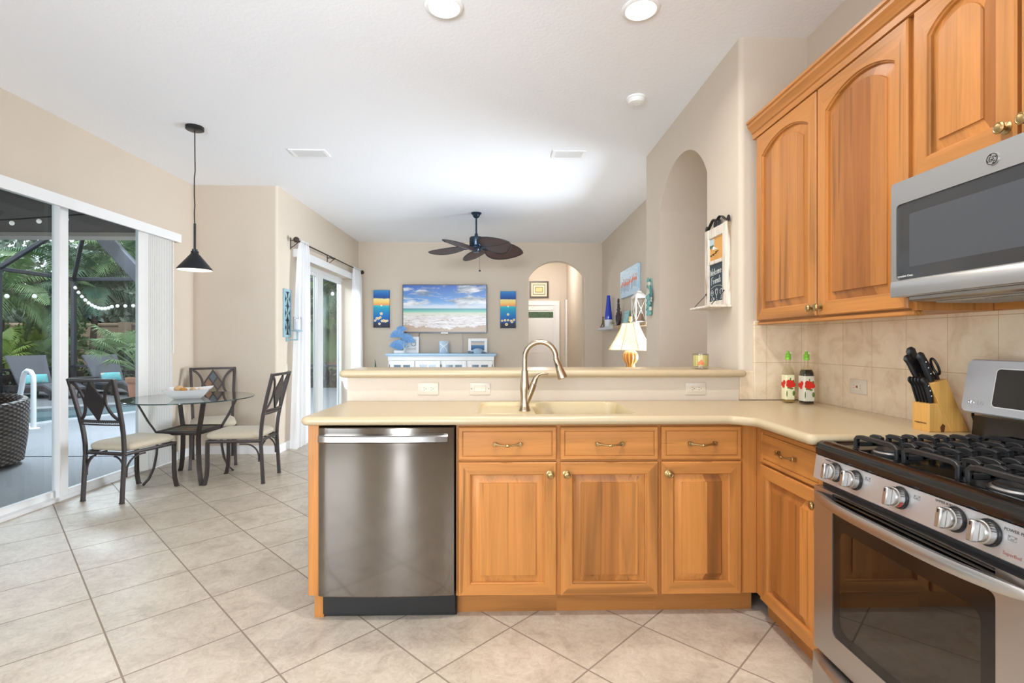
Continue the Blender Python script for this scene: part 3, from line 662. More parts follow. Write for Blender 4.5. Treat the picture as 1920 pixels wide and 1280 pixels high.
# loungers
wk = NT('grey_wicker'); vv = wk.coords('Object', scale=(38, 38, 38)); wvn = wk.node('ShaderNodeTexWave', wave_type='BANDS', i_1=1.0, i_2=1.5); wk.link(vv, wvn.inputs[0]); wk.base(wk.mix(wvn.outputs[1], C(76, 78, 86), C(126, 128, 136))); wk.setb(Roughness=.6); wk.bump(wvn.outputs[1], .4, .01)
wkd = mat('dark_wicker', C(60, 56, 58), .6, vary=.2, vscale=40)
def lounger(label, x, y, rz):
    t = thing('pool_lounger', label, 'lounger', local=True, group='wicker pool loungers'); t.location = (x, y, GZ0); t.rotation_euler = (0, 0, R(rz))
    hw = .33                       # local +x runs from head to foot
    seat = [(0.0, .30), (.25, .285), (.55, .31), (.85, .36), (1.05, .35), (1.25, .29), (1.38, .25)]
    m = MB().loft([[(u, -hw, z), (u, hw, z), (u, hw, z - .05), (u, -hw, z - .05)] for u, z in seat]); m.build('seat', wk.m, t, 40)
    bk = [(-.02, .30), (-.16, .52), (-.30, .74), (-.42, .92), (-.47, .985)]
    MB().loft([[(u, -hw + .01 - .02 * k, z), (u, hw - .01 + .02 * k, z), (u - .045, hw - .01 + .02 * k, z - .02), (u - .045, -hw + .01 - .02 * k, z - .02)] for k, (u, z) in enumerate(bk)]).build('backrest', wk.m, t, 40)
    MB().loft([[(u, s, z - .05), (u, s * .93, z - .05), (u, s * .93, z - .17), (u, s, z - .17)] for u, z in seat for s in (-hw,)]).loft([[(u, s, z - .05), (u, s * .93, z - .05), (u, s * .93, z - .17), (u, s, z - .17)] for u, z in seat for s in (hw,)]).build('side_rail', wkd, t, 40)
    MB().loft([[(u, s * hw, z) for s, z in ((-1, .26), (1, .26), (1, .14), (-1, .14))] for u in (-.75, 0)]).build('rear_deck', wkd, t, 30)
    for u, z in ((-.68, .2), (.62, .26), (1.30, .2)):
        for s in (-1, 1): MB().box(u - .03, s * hw * .93 - .03, 0, u + .03, s * hw * .93 + .03, z, .005).build('leg', wkd, t)
    m = MB()
    for s in (-1, 1): m.tube([(-.33, s * .22, .70), (-.50, s * .22, .26)], .012, 6)
    m.build('prop', wkd, t)
    return t
def pillow(label, x, y, z, rz, tilt):
    T = Matrix.Translation(Vector((x, y, z))) @ Matrix.Rotation(R(rz), 4, 'Z') @ Matrix.Rotation(R(tilt), 4, 'Y'); m = MB(); L = []
    for k in range(9):
        u = -1 + 2 * k / 8; th = .065 * (1 - abs(u) ** 3) + .006; L.append([(th * math.cos(q) if True else 0, .22 * u, .12 * math.sin(q) * (1 - .06 * abs(u))) for q in [2 * math.pi * j / 16 for j in range(16)]])
    o = m.loft(L, T=T).build('pillow', tqm, None, 60); tag(o, label, 'pillow', 'turquoise lounger pillows')
tq = NT('turquoise_starfish_print'); vv = tq.coords('Object'); nn_ = tq.noise(vv, 14, 2, .5); tq.base(tq.ramp(nn_, [(.0, C(120, 206, 214)), (.60, C(134, 214, 220)), (.66, C(226, 216, 196)), (.8, C(214, 190, 160))])); tq.setb(Roughness=.8); tqm = tq.m
lounger('grey wicker pool lounger behind the white handrail', -11.25, 12.35, -24)
lounger('grey wicker pool lounger beside the potted palm', -10.05, 13.1, -24)
pillow('turquoise pillow on the lounger behind the handrail', -11.22, 12.32, .345, -24, -22)
pillow('turquoise pillow on the lounger beside the potted palm', -10.02, 13.07, .345, -24, -22)
t = thing('drinks_table', 'small dark round table between the two loungers', 'table', (-10.15, 12.42, GZ0))
MB().lathe([(.27, .43), (.28, .44), (.28, .46), (.001, .462)], (-10.15, 12.42, GZ0), 28).build('tabletop', wkd, t)
for k in range(3): a = R(30 + 120 * k); MB().tube([(-10.15 + .12 * math.cos(a), 12.42 + .12 * math.sin(a), GZ0 + .44), (-10.15 + .22 * math.cos(a), 12.42 + .22 * math.sin(a), GZ0)], .014, 7).build('leg', wkd, t)
# round wicker armchair
wb = NT('brown_grey_wicker'); vv = wb.coords('Object'); s3 = wb.node('ShaderNodeSeparateXYZ'); wb.link(vv, s3.inputs[0]); an = wb.math('MULTIPLY', wb.math('ARCTAN2', s3.outputs[1], s3.outputs[0]), 34.0); zz = wb.math('MULTIPLY', s3.outputs[2], 150.0); wv_ = wb.math('MULTIPLY', wb.math('SINE', an), wb.math('SINE', zz)); wb.base(wb.ramp(wv_, [(.0, C(62, 54, 52)), (.45, C(122, 108, 102)), (1, C(146, 132, 124))])); wb.bump(wv_, .8, .012); wb.setb(Roughness=.6)
t = thing('wicker_armchair', 'round brown-grey wicker armchair outside the nook door', 'armchair', (-5.55, 5.30, GZ0)); AX, AY = -5.55, 5.30
m = MB(); L = []
for k in range(41):
    a = R(-60 + 300 * k / 40) + R(30); tp_ = .66 + .10 * (1 - abs(k - 20) / 20); row = []
    for r, z in ((.44, .05), (.47, .30), (.485, tp_ - .05), (.47, tp_), (.43, tp_ + .01), (.395, tp_ - .03), (.39, .32)): row.append((AX + r * math.cos(a), AY + r * math.sin(a), GZ0 + z))
    L.append(row)
m.loft(L, 0, True, True).build('barrel_back', wb.m, t, 50)
MB().lathe([(.42, .04), (.43, .30), (.40, .32), (.001, .32)], (AX, AY, GZ0), 36).build('base', wb.m, t, 40)
MB().lathe([(.36, .32), (.385, .34), (.385, .42), (.35, .44), (.001, .445)], (AX, AY, GZ0), 32).build('seat_cushion', mat('charcoal_cushion', C(66, 68, 74), .9), t, 50)
for a in (45, 135, 225, 315): MB().tube([(AX + .33 * math.cos(R(a)), AY + .33 * math.sin(R(a)), GZ0 + .06), (AX + .33 * math.cos(R(a)), AY + .33 * math.sin(R(a)), GZ0)], .022, 8).build('foot', wkd, t)
# string lights
glb = mat('clear_bulb', C(240, 242, 244), .15, emis=(1, .97, .9, 1), estr=.35)
def string(label, pts, sag, nb, r, loc):
    t = thing('string_lights', label, 'string lights', loc); P = []
    for (a, b), s, n in zip(zip(pts, pts[1:]), sag, nb):
        a, b = Vector(a), Vector(b); seg = []
        for k in range(17):
            u = k / 16; q = a.lerp(b, u); q.z -= s * 4 * u * (1 - u); seg.append(q)
        P += seg if not P else seg[1:]
        for k in range(n):
            u = (k + .5) / n; q = a.lerp(b, u); q.z -= s * 4 * u * (1 - u) + r * 1.7; MB().ell(tuple(q), r, r, r * 1.1, 10, 6).build('bulb', glb, t, 60)
    MB().tube([tuple(p) for p in P], .007, 5).build('wire', 'black', t, 60)
string('string of round bulbs swagged across the far enclosure wall', [(-12.0, 14.3, 2.9), (-10.9, 14.3, 2.32), (-8.3, 14.3, 2.72)], [.30, .12], [12, 12], .046, (-12, 14.3, 2.9))
string('sparse string of bulbs along the outer enclosure wall', [(-12.0, 10.6, 2.35), (-12.0, 14.2, 2.62)], [.06], [5], .05, (-12, 10.6, 2.35))
string('string of bulbs hanging under the lanai ceiling', [(-5.96, 5.0, 2.372), (-4.14, 5.0, 2.487), (-3.6, 5.0, 2.53)], [.01, .005], [7, 0], .021, (-5.96, 5.0, 2.37))
string('string of bulbs seen through the living room slider', [(-6.4, 14.3, 2.75), (-3.2, 14.3, 2.80)], [.10], [7], .05, (-6.4, 14.3, 2.75))
random.seed(7)
# ------------------------------------------------------------------ kitchen cabinets
def panel_door(name, parent, u0, u1, z0, z1, face, facing, arch=0.0, mats=('wood_v', None, 'wood_p'), fr=0.052):
    """frame-and-raised-panel door; u is x (facing -y) or y (facing -x); face is the outer plane"""
    hm = 'wood_x' if facing == '-y' else 'wood_y'
    N = 24
    def loop(i, dep, arched):
        a, b = u0 + i, u1 - i; pts = [(a, z0 + i), (b, z0 + i)]
        w = (b - a) / 2; c = (a + b) / 2; top = z1 - i
        for k in range(N + 1):
            t = 1 - 2 * k / N; x = c + w * t
            if arched and arch:
                r = (w * w + arch * arch) / (2 * arch); zz = top - r + math.sqrt(max(r * r - (w * t) ** 2, 0))
            else: zz = top
            pts.append((x, zz))
        out = []
        for (u, z) in pts:
            out.append((u, face + 0.02 - dep, z) if facing == '-y' else (face + 0.02 - dep, u, z))
        return out
    prof = [(0, 0.0, 0), (0, 0.015, 0), (0.0045, 0.02, 0), (fr, 0.02, 1), (fr + 0.0015, 0.0145, 1), (fr + 0.006, 0.0115, 1), (fr + 0.0075, 0.003, 1), (fr + 0.0125, 0.003, 1), (fr + 0.040, 0.0125, 1), (fr + 0.0412, 0.0175, 1)]
    L = [loop(*p) for p in prof]
    def sm(a, i):
        if a == 99: return 2
        if a >= 6: return 2
        return 1 if (i == 0 or 2 <= i < N + 2) else 0
    return MB().loft(L, 0, True, True, seg_mi=sm).build(name, ['wood_v', hm, 'wood_p'], parent, 28)

def drawer_front(name, parent, u0, u1, z0, z1, face, facing):
    hm = 'wood_x' if facing == '-y' else 'wood_y'
    prof = [(0, 0.0), (0, 0.016), (0.004, 0.02), (0.017, 0.02), (0.0185, 0.0145), (0.021, 0.0145), (0.0225, 0.0192), (0.03, 0.0195)]
    L = []
    for i, d in prof:
        q = [(u0 + i, z0 + i), (u1 - i, z0 + i), (u1 - i, z1 - i), (u0 + i, z1 - i)]
        L.append([(u, face + 0.02 - d, z) if facing == '-y' else (face + 0.02 - d, u, z) for u, z in q])
    return MB().loft(L).build(name, hm, parent, 28)

def FT(facing, face):
    """(u, out, z) -> world"""
    return (lambda u, o, z: (u, face - o, z)) if facing == '-y' else (lambda u, o, z: (face - o, u, z))

def knob(parent, u, z, face, facing):
    T = face_T((u, face, z) if facing == '-y' else (face, u, z), facing)
    m = MB().lathe([(0.0165, 0), (0.0165, 0.002), (0.012, 0.004), (0.006, 0.006), (0.006, 0.014), (0.012, 0.017), (0.0165, 0.021), (0.0165, 0.024), (0.013, 0.0265), (0.0115, 0.0255), (0.010, 0.0275), (0.005, 0.029), (0.001, 0.0292)], n=20, T=T)
    return m.build('knob', 'brass', parent, 35)

def pull(parent, u, z, face, facing):
    """bow handle: two square flared feet, thin bowed stems and a ribbed centre bead"""
    P = FT(facing, face); m = MB()
    def bx(ua, ub, oa, ob, za, zb, b=0.0015):
        p, q = P(ua, oa, za), P(ub, ob, zb); m.box(*p, *q, b)
    for s in (-1, 1):
        bx(u + s * 0.064, u + s * 0.049, 0, 0.018, z - 0.0085, z + 0.0085)
        m.tube([P(u + s * (0.052 - 0.046 * t), 0.013 + 0.013 * math.sin(t * math.pi / 2), z - 0.004 * t) for t in [k / 6 for k in range(7)]], [0.0068 - 0.0034 * math.sin(k / 6 * math.pi * 0.75) for k in range(7)], 8)
    m.tube([P(u - 0.009 + 0.018 * k / 6, 0.026, z - 0.004) for k in range(7)], [0.003, 0.0062, 0.0066, 0.0058, 0.0066, 0.0062, 0.003], 10)
    return m.build('handle', 'brass', parent, 40)

def base_unit(name, label, u0, u1, facing, face, drawer, door, knob_u, back):
    """face-frame base cabinet with one drawer over one door"""
    if facing == '-y': loc = ((u0 + u1) / 2, face + 0.3, 0)
    else: loc = (face + 0.3, (u0 + u1) / 2, 0)
    t = thing(name, label, 'cabinet', loc, group='hickory base cabinets')
    m = MB(); f = face + 0.02
    def bx(a, b, n0, n1, z0, z1, mi=0):
        if facing == '-y': m.box(a, n0, z0, b, n1, z1, 0, mi)
        else: m.box(n0, a, z0, n1, b, z1, 0, mi)
    bx(u0, u1, f + 0.02, back, 0.10, 0.69)
    for a, b in ((u0, drawer[0] + 0.004), (drawer[1] - 0.004, u1)): bx(a, b, f, f + 0.02, 0.10, 0.872)
    for a, b in ((0.10, 0.112), (0.700, 0.716), (0.858, 0.872)): bx(u0, u1, f + 0.0005, f + 0.02, a, b, 1)
    m.build('carcass', ['wood_v', 'wood_x' if facing == '-y' else 'wood_y'], t)
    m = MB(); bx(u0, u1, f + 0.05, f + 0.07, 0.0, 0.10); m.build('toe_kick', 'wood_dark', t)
    d = drawer_front('drawer', t, drawer[0], drawer[1], 0.713, 0.862, face, facing); pull(d, (drawer[0] + drawer[1]) / 2, 0.786, face, facing)
    d = panel_door('door', t, door[0], door[1], 0.104, 0.703, face, facing); knob(d, knob_u, 0.651, face, facing)
    return t
FY = 2.25
base_unit('base_cabinet', 'hickory base cabinet next to the dishwasher, knob at its door\'s upper right', -0.208, 0.252, '-y', FY, (-0.197, 0.243), (-0.197, 0.243), 0.214, 2.825)
base_unit('base_cabinet', 'hickory base cabinet below the sink bowl, the widest of the three along the peninsula', 0.252, 0.711, '-y', FY, (0.261, 0.703), (0.261, 0.703), 0.287, 2.825)
base_unit('base_cabinet', 'narrow hickory base cabinet in the corner with a dark streak down its door', 0.711, 1.160, '-y', FY, (0.718, 1.082), (0.718, 1.082), 0.748, 2.825)
base_unit('base_cabinet', 'hickory base cabinet on the side wall between corner and gas range', 1.757, 2.268, '-x', 1.14, (1.772, 2.205), (1.772, 2.205), 1.80, 1.735)
# end panel of the peninsula, notched for the toe space
t = thing('end_panel', 'tall narrow hickory end panel left of the dishwasher', 'cabinet panel', (-0.84, 2.55, 0))
MB().box(-0.863, 2.25, 0.115, -0.816, 2.83, 0.873, 0.002).build('panel', 'wood_v', t)
MB().box(-0.848, 2.285, 0, -0.806, 2.83, 0.115).build('toe_post', 'wood_v', t)

# ---- dishwasher
t = thing('dishwasher', 'stainless steel dishwasher with bar handle and black toe kick', 'dishwasher', (-0.51, 2.5, 0))
MB().box(-0.806, 2.275, 0.02, -0.214, 2.80, 0.862).build('tub', 'black', t)
m = MB(); L = []
for k in range(25):
    x = -0.812 + 0.597 * k / 24; bow = 0.010 * (1 - (2 * k / 24 - 1) ** 2); e = 0.004 if k in (0, 24) else 0
    L.append([(x, 2.262, 0.118), (x, 2.235 - bow + e, 0.118), (x, 2.2325 - bow + e, 0.122), (x, 2.2325 - bow + e, 0.862), (x, 2.2365 - bow + e, 0.8665), (x, 2.262, 0.8665)])
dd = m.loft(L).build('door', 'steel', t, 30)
m = MB(); L = []
hs = [(0, 0.803), (0.026, 0.801), (0.032, 0.806), (0.031, 0.829), (0.026, 0.834), (0, 0.833)]
for k in range(21):
    x = -0.806 + 0.566 * k / 20; bow = 0.010 * (1 - (2 * (x + 0.812) / 0.597 - 1) ** 2)
    L.append([(x, 2.234 - bow - a * (1.0 if 0 < k < 20 else 0.8), z) for a, z in hs])
m.loft(L).build('handle', steel('stainless_bar', (0.30, 0.285, 0.27, 1), 0.2), dd, 30)
m = MB().box(-0.806, 2.292, 0.0, -0.208, 2.31, 0.112, 0.003).build('toe_kick', 'black', t)
m = MB()
for x in (-0.776, -0.242):
    m.disc((x, 2.2918, 0.088), (0, -1, 0), 0.006, 0.003, 12).box(x - 0.0025, 2.289, 0.060, x + 0.0025, 2.292, 0.088)
m.build('screw', 'chrome', t)

# ---- countertop with integral sink
OUT = [(-0.89, 2.21), (1.02, 2.21), (1.085, 2.145), (1.085, 1.757), (1.720, 1.757), (1.720, 2.812), (1.335, 2.812), (1.335, 2.826), (-0.87, 2.826)]
OUTR = round_poly(OUT, [0.035, 0.05, 0.05, 0.03, 0, 0, 0, 0, 0], 6)
t = thing('countertop', 'cream L-shaped kitchen countertop with rounded front edge', 'countertop', (0.4, 2.5, 0.875))
SX0, SX1, SY0, SY1 = -0.16, 0.66, 2.275, 2.765
m = MB(); h = 0.0195; c = 0.8945; L = []
for k in range(11):
    a = -math.pi / 2 + math.pi * k / 10; dd_ = h * (1 - math.cos(a)); L.append([(q[0], q[1], c + h * math.sin(a)) for q in offset_poly(OUTR, dd_)])
m.loft(L, 0, False, False)
v, f = fill_holes_mesh([(p[0], p[1]) for p in L[-1]], [[(SX0, SY0), (SX1, SY0), (SX1, SY1), (SX0, SY1)]], 0.914); m.add(v, f)
v, f = fill_holes_mesh([(p[0], p[1]) for p in L[0]], [[(SX0, SY0), (SX1, SY0), (SX1, SY1), (SX0, SY1)]], 0.875); m.add(v, f)
m.build('worktop', 'counter', t, 35)
def sd_rr(x, y, cx, cy, hx, hy, r):
    qx, qy = abs(x - cx) - hx + r, abs(y - cy) - hy + r
    return math.hypot(max(qx, 0), max(qy, 0)) + min(max(qx, qy), 0) - r
def ss(a, b, x):
    x = min(max((x - a) / (b - a), 0), 1); return x * x * (3 - 2 * x)
m = MB(); nx, ny = 164, 98; vs = []; ring_o = []
for j in range(ny + 1):
    for i in range(nx + 1):
        x = SX0 + (SX1 - SX0) * i / nx; y = SY0 + (SY1 - SY0) * j / ny
        o = sd_rr(x, y, 0.246, 2.52, 0.372, 0.228, 0.07); z = 0.914 - 0.020 * ss(0.0, -0.022, o)
        cutx = max(o + 0.004, -(x - 0.158) )
        b1 = sd_rr(x, y, 0.39, 2.52, 0.226, 0.226, 0.06); z -= 0.165 * ss(0.004, -0.03, b1)
        b2 = sd_rr(x, y, 0.0, 2.385, 0.10, 0.075, 0.05); z -= 0.11 * ss(0.0, -0.03, b2)
        if i in (0, nx) or j in (0, ny): z = 0.914
        ring_o.append(o)
        vs.append((x, y, z))
m.add(vs, [(j * (nx + 1) + i, j * (nx + 1) + i + 1, (j + 1) * (nx + 1) + i + 1, (j + 1) * (nx + 1) + i) for j in range(ny) for i in range(nx)],
      [1 if ring_o[j * (nx + 1) + i] > -0.001 else 0 for j in range(ny) for i in range(nx)])
sk = m.build('sink', ['sink', 'counter'], t, 60)
MB().lathe([(0.045, 0), (0.045, 0.003), (0.035, 0.004), (0.03, 0.001), (0.001, 0.001)], (0.40, 2.50, 0.7295), 20).build('drain', 'chrome', sk)

# ---- raised bar top
BAR = round_poly([(-0.90, 2.765), (1.362, 2.765), (1.362, 2.81), (1.341, 2.81), (1.341, 3.15), (-0.90, 3.15)], [0.03, 0.018, 0, 0, 0, 0.03], 5)
tag(MB().slab(BAR, 1.046, 1.086).build('bar_countertop', 'counter', None, 35), 'long raised cream bar top above the half wall', 'bar top')

# ---- faucet
t = thing('faucet', 'brushed nickel gooseneck kitchen faucet beside the sink bowl', 'faucet', (0.113, 2.545, 0.894))
fx, fy = 0.113, 2.545
m = MB().lathe([(0.030, 0), (0.030, 0.003), (0.026, 0.012), (0.0215, 0.035), (0.0205, 0.07), (0.0235, 0.105), (0.0235, 0.13), (0.0195, 0.16), (0.0175, 0.195), (0.0165, 0.205)], (fx, fy, 0.894), 24)
m.build('body', 'nickel', t, 50)
pts = [(fx, fy, 1.095), (fx, fy, 1.15)]
for k in range(13):
    a = math.pi - math.pi * 1.03 * k / 12; pts.append((fx + 0.078 + 0.078 * math.cos(a), fy - 0.03 * k / 12, 1.165 + 0.078 * math.sin(a)))
MB().tube(pts, 0.0132, 14).build('spout', 'nickel', t, 60)
e = Vector(pts[-1]); d = (e - Vector(pts[-2])).normalized(); d = (d + Vector((0.30, -0.03, 0))).normalized()
P = [e + d * k for k in (-0.004, 0.0, 0.004, 0.03, 0.06, 0.092, 0.102, 0.104)]
sh = MB().tube([tuple(p) for p in P], [0.0138, 0.0152, 0.0145, 0.0165, 0.020, 0.0245, 0.0235, 0.018], 18).build('spray_head', 'nickel', t, 40)
side = Vector((-0.55, -0.8, 0)).normalized(); b = e + d * 0.036 + side * 0.0145
MB().tube([tuple(b - d * 0.014), tuple(b), tuple(b + d * 0.016)], [0.004, 0.0062, 0.003], 10).build('button', 'black', sh)
m = MB().tube([(fx + 0.008, fy - 0.004, 0.925), (fx + 0.022, fy - 0.008, 0.965), (fx + 0.036, fy - 0.010, 1.005), (fx + 0.044, fy - 0.012, 1.030)], [0.010, 0.0145, 0.0165, 0.0165], 14).build('handle_socket', 'nickel', t, 50)
m = MB().tube([(fx + 0.045, fy - 0.012, 1.033), (fx + 0.054, fy - 0.014, 1.058), (fx + 0.066, fy - 0.016, 1.075), (fx + 0.084, fy - 0.017, 1.084), (fx + 0.103, fy - 0.017, 1.0835), (fx + 0.118, fy - 0.017, 1.079)], [0.0155, 0.0125, 0.0085, 0.0062, 0.0062, 0.0045], 12).build('lever', 'nickel', t, 50)

# ---- upper cabinets
def upper(name, label, y0, y1, z0, z1, doors, knobs, extra):
    t = thing(name, label, 'cabinet', (1.58, (y0 + y1) / 2, z0))
    zc = z1 - 0.035; m = MB().box(1.44, y0, z0, 1.722, y1, zc)
    ys = [y0] + [v for d in doors for v in d] + [y1]
    for a, b in zip(ys[0::2], ys[1::2]): m.box(1.42, min(a, b) - 0.004, z0, 1.44, max(a, b) + 0.004, zc)
    m.box(1.4205, y0, z0, 1.44, y1, z0 + 0.02, 0, 1).box(1.4205, y0, zc - 0.02, 1.44, y1, zc, 0, 1)
    m.build('carcass', ['wood_v', 'wood_y'], t)
    for (a, b), (ku, kz) in zip(doors, knobs):
        d = panel_door('door', t, a, b, z0 + 0.008, z1 - 0.035, 1.40, '-x', arch=0.062 if b - a > 0.4 else 0.055, fr=0.055)
        knob(d, ku, kz, 1.40, '-x')
    if extra: extra(t)
    return t
def rail1(t):
    MB().box(1.41, 1.699, 1.335, 1.45, 2.756, 1.352, 0.004).build('light_rail', 'wood_y', t)
upper('wall_cabinet', 'tall hickory wall cabinet with two arched doors above the corner', 1.699, 2.756, 1.352, 2.40, [(1.712, 2.208), (2.220, 2.745)], [(2.185, 1.395), (2.243, 1.395)], rail1)
def strip(t): MB().box(1.69, 1.30, 1.352, 1.722, 1.697, 1.385, 0.003).build('mounting_strip', 'wood_y', t)
upper('wall_cabinet', 'short hickory wall cabinet above the microwave', 0.94, 1.697, 1.792, 2.40, [(0.952, 1.332), (1.344, 1.686)], [(1.308, 1.838), (1.369, 1.838)], strip)
cp = [(1.722, 2.367), (1.395, 2.367), (1.395, 2.396), (1.388, 2.400), (1.384, 2.412), (1.372, 2.425), (1.366, 2.432), (1.366, 2.446), (1.358, 2.450), (1.358, 2.462), (1.722, 2.462)]
t = MB().prism(cp, 'y', 0.94, 2.775)
tag(t.build('crown_molding', 'wood_y', None, 30), 'hickory crown molding along the top of the wall cabinets', 'molding')
# ------------------------------------------------------------------ over-the-range microwave
def add_text(parent, name, body, size, origin, facing, m, depth=0.0003, align='CENTER', tilt=None):
    T = face_T(origin, facing)
    if tilt is not None: T = T @ tilt
    v, f = text_mesh(body, size, T, depth, align)
    return MB().add(v, f).build(name, m, parent, 0)
t = thing('microwave', 'stainless over-the-range microwave with dark window', 'microwave', (1.53, 1.33, 1.4))
MB().box(1.372, 0.95, 1.40, 1.722, 1.705, 1.785, 0.004).build('housing', 'steel_y', t)
def yz_loops(outer, steps):
    return [[(x, p[0], p[1]) for p in offset_poly(outer, d)] for d, x in steps]
out = rrect(0.945, 1.395, 1.712, 1.785, 0.010, 4)
m = MB()
hole = rrect(1.115, 1.452, 1.690, 1.708, 0.014, 5)
v, f = fill_holes_mesh(out, [hole], 0); m.add([(1.345, p[0], p[1]) for p in v], f)
m.loft([[(1.372, *p) for p in out], [(1.345, *p) for p in out]], 0, True, False)
m.loft([[(1.345, *p) for p in hole], [(1.3495, *p) for p in offset_poly(hole, -0.0)]], 0, False, False)
dr = m.build('door', 'steel_y', t, 30)
gl = MB().prism([(p[0], p[1]) for p in hole], 'x', 1.3495, 1.356).build('window', 'mw_glass', dr, 20)
m = MB(); inn = rrect(1.17, 1.492, 1.640, 1.668, 0.006, 3); m.prism(inn, 'x', 1.3490, 1.3497).build('screen_mesh', mat('microwave_screen', C(70, 73, 78), 0.25), gl, 0)
add_text(gl, 'lettering', 'Convection Oven', 0.0105, (1.3492, 1.664, 1.4645), '-x', mat('pale_print', C(225, 225, 225), 0.5))
m = MB(); L = []
for k in range(13):     # gently bowed lower lip of the door
    y = 0.945 + 0.767 * k / 12; bow = 0.010 * (1 - (2 * k / 12 - 1) ** 2); L.append([(1.3452, y, 1.396), (1.3452, y, 1.450), (1.3425 - bow * .3, y, 1.444), (1.3405 - bow, y, 1.420), (1.3425 - bow, y, 1.398)])
m.loft(L).build('lower_lip', 'steel_y', dr, 50)
lg = MB().disc((1.3449, 1.352, 1.745), (-1, 0, 0), 0.0175, 0.003, 28).build('emblem', 'steel_b', dr)
m = MB(); T = face_T((1.3415, 1.352, 1.745), '-x')
m.tube([T @ Vector((0.0148 * math.cos(k * math.pi / 14), 0.0148 * math.sin(k * math.pi / 14), 0)) for k in range(28)], 0.0009, 6, closed=True)
for q in range(4):
    a = q * math.pi / 2 + 0.6; m.tube([T @ Vector((math.cos(a + b) * r, math.sin(a + b) * r, 0)) for b, r in ((-.5, .0125), (-.25, .0105), (-.1, .012), (-.3, .0135))], 0.0008, 6)
def stroke(m, T, pts, r=0.0009): m.tube([T @ Vector((x * 0.011, y * 0.011, 0)) for x, y in pts], r, 6)
stroke(m, T, [(-.05, .45), (-.3, .75), (-.65, .5), (-.72, -.1), (-.5, -.6), (-.15, -.5), (-.05, -.05), (-.35, -.05), (.1, 0)])
stroke(m, T, [(.75, .4), (.5, .7), (.2, .5), (.3, .1), (.55, .02), (.25, -.1), (.15, -.45), (.4, -.68), (.8, -.4)])
m.build('emblem_script', 'black', lg)
m = MB().box(1.36, 0.96, 1.378, 1.66, 1.66, 1.40, 0.006).build('vent_underside', 'steel_d', t)
g = MB()
for k in range(2):
    y0 = 1.02 + 0.31 * k; g.box(1.42, y0, 1.372, 1.62, y0 + 0.29, 1.379, 0.002)
    for q in range(14): g.box(1.425, y0 + 0.012 + 0.0195 * q, 1.370, 1.615, y0 + 0.017 + 0.0195 * q, 1.3725)
g.build('grease_filter', 'steel_b', t)

# ------------------------------------------------------------------ gas range
RY0, RY1 = 0.992, 1.752
t = thing('gas_range', 'stainless gas range with black cooktop and five knobs', 'stove', (1.4, 1.37, 0))
MB().box(1.13, RY0 + 0.004, 0.03, 1.70, RY1 - 0.003, 0.852).build('body', mat('range_side_grey', C(70, 70, 72), 0.4, 0.6), t)
m = MB()
top = [(1.112, 0.848), (1.106, 0.852), (1.105, 0.872), (1.112, 0.888), (1.126, 0.8955), (1.150, 0.8955), (1.166, 0.886), (1.62, 0.886), (1.636, 0.8955), (1.705, 0.8955), (1.705, 0.848)]
L = [[(x, y, z) for x, z in top] for y in (RY0 + 0.03, RY1 - 0.03)]
rim = [(1.112, 0.848), (1.106, 0.852), (1.105, 0.872), (1.112, 0.888), (1.126, 0.8955), (1.150, 0.8955), (1.166, 0.8955), (1.62, 0.8955), (1.636, 0.8955), (1.705, 0.8955), (1.705, 0.848)]
m.loft([[(x, y, z) for x, z in rim] for y in (RY0, RY0 + 0.02)] + L + [[(x, y, z) for x, z in rim] for y in (RY1 - 0.02, RY1)])
m.build('cooktop', 'enamel', t, 35)
# control panel
pf = [(1.108, 0.848), (1.0965, 0.768), (1.102, 0.764), (1.16, 0.764), (1.16, 0.848)]
cp_ = MB().prism(pf, 'y', RY0, RY1).build('control_panel', mat('satin_steel', (0.54, 0.545, 0.565, 1), 0.36, 0.7), t, 25)
tl = math.atan2(1.108 - 1.0965, 0.08)
def on_panel(y, z, o=0.0):
    x = 1.0965 + (z - 0.768) / 0.08 * 0.0115
    return Vector((x - o * math.cos(tl), y, z + o * math.sin(tl)))
KT = Matrix.Rotation(-tl, 4, 'X')
for i, ky in enumerate((1.640, 1.548, 1.372, 1.202, 1.118)):
    o = on_panel(ky, 0.812); T = face_T(o, '-x') @ KT
    kn = MB().lathe([(0.031, -0.001), (0.031, 0.003), (0.029, 0.006), (0.02, 0.0065)], n=28, T=T).build('knob', 'black', t, 40)
    m = MB().lathe([(0.0262, 0.005), (0.0268, 0.009), (0.0262, 0.021), (0.0235, 0.0225), (0.0232, 0.0285), (0.0215, 0.031), (0.001, 0.031)], n=28, T=T)
    m.build('dial', 'steel_b', kn, 40)
    m = MB().box(-0.0085, -0.0245, 0.029, 0.0085, 0.0245, 0.0465, 0.003, T=T).build('grip', 'steel_b', kn, 40)
    m = MB().box(-0.0016, 0.012, 0.0466, 0.0016, 0.020, 0.0472, T=T)
    for k in range(11):
        a = R(-70 + 14 * k); c0 = T @ Vector((0.0270 * math.sin(a), 0.0270 * math.cos(a), 0.010)); c1 = T @ Vector((0.0268 * math.sin(a), 0.0268 * math.cos(a), 0.020))
        m.tube([c0, c1], 0.0007, 4)
    m.build('marking_pattern', 'black', kn, 0)
    if i == 2:
        m = MB()
        for k in range(5):
            a = R(112 + 7 * k); q = T @ Vector((0.0266 * math.sin(a), 0.0266 * math.cos(a), 0.015)); m.box(q.x - .003, q.y - .0022, q.z - .0022, q.x + .003, q.y + .0022, q.z + .0022)
        m.build('red_marking', mat('red_print', C(170, 70, 60), 0.5), kn, 0)
ink = mat('grey_print', C(70, 66, 66), 0.5)
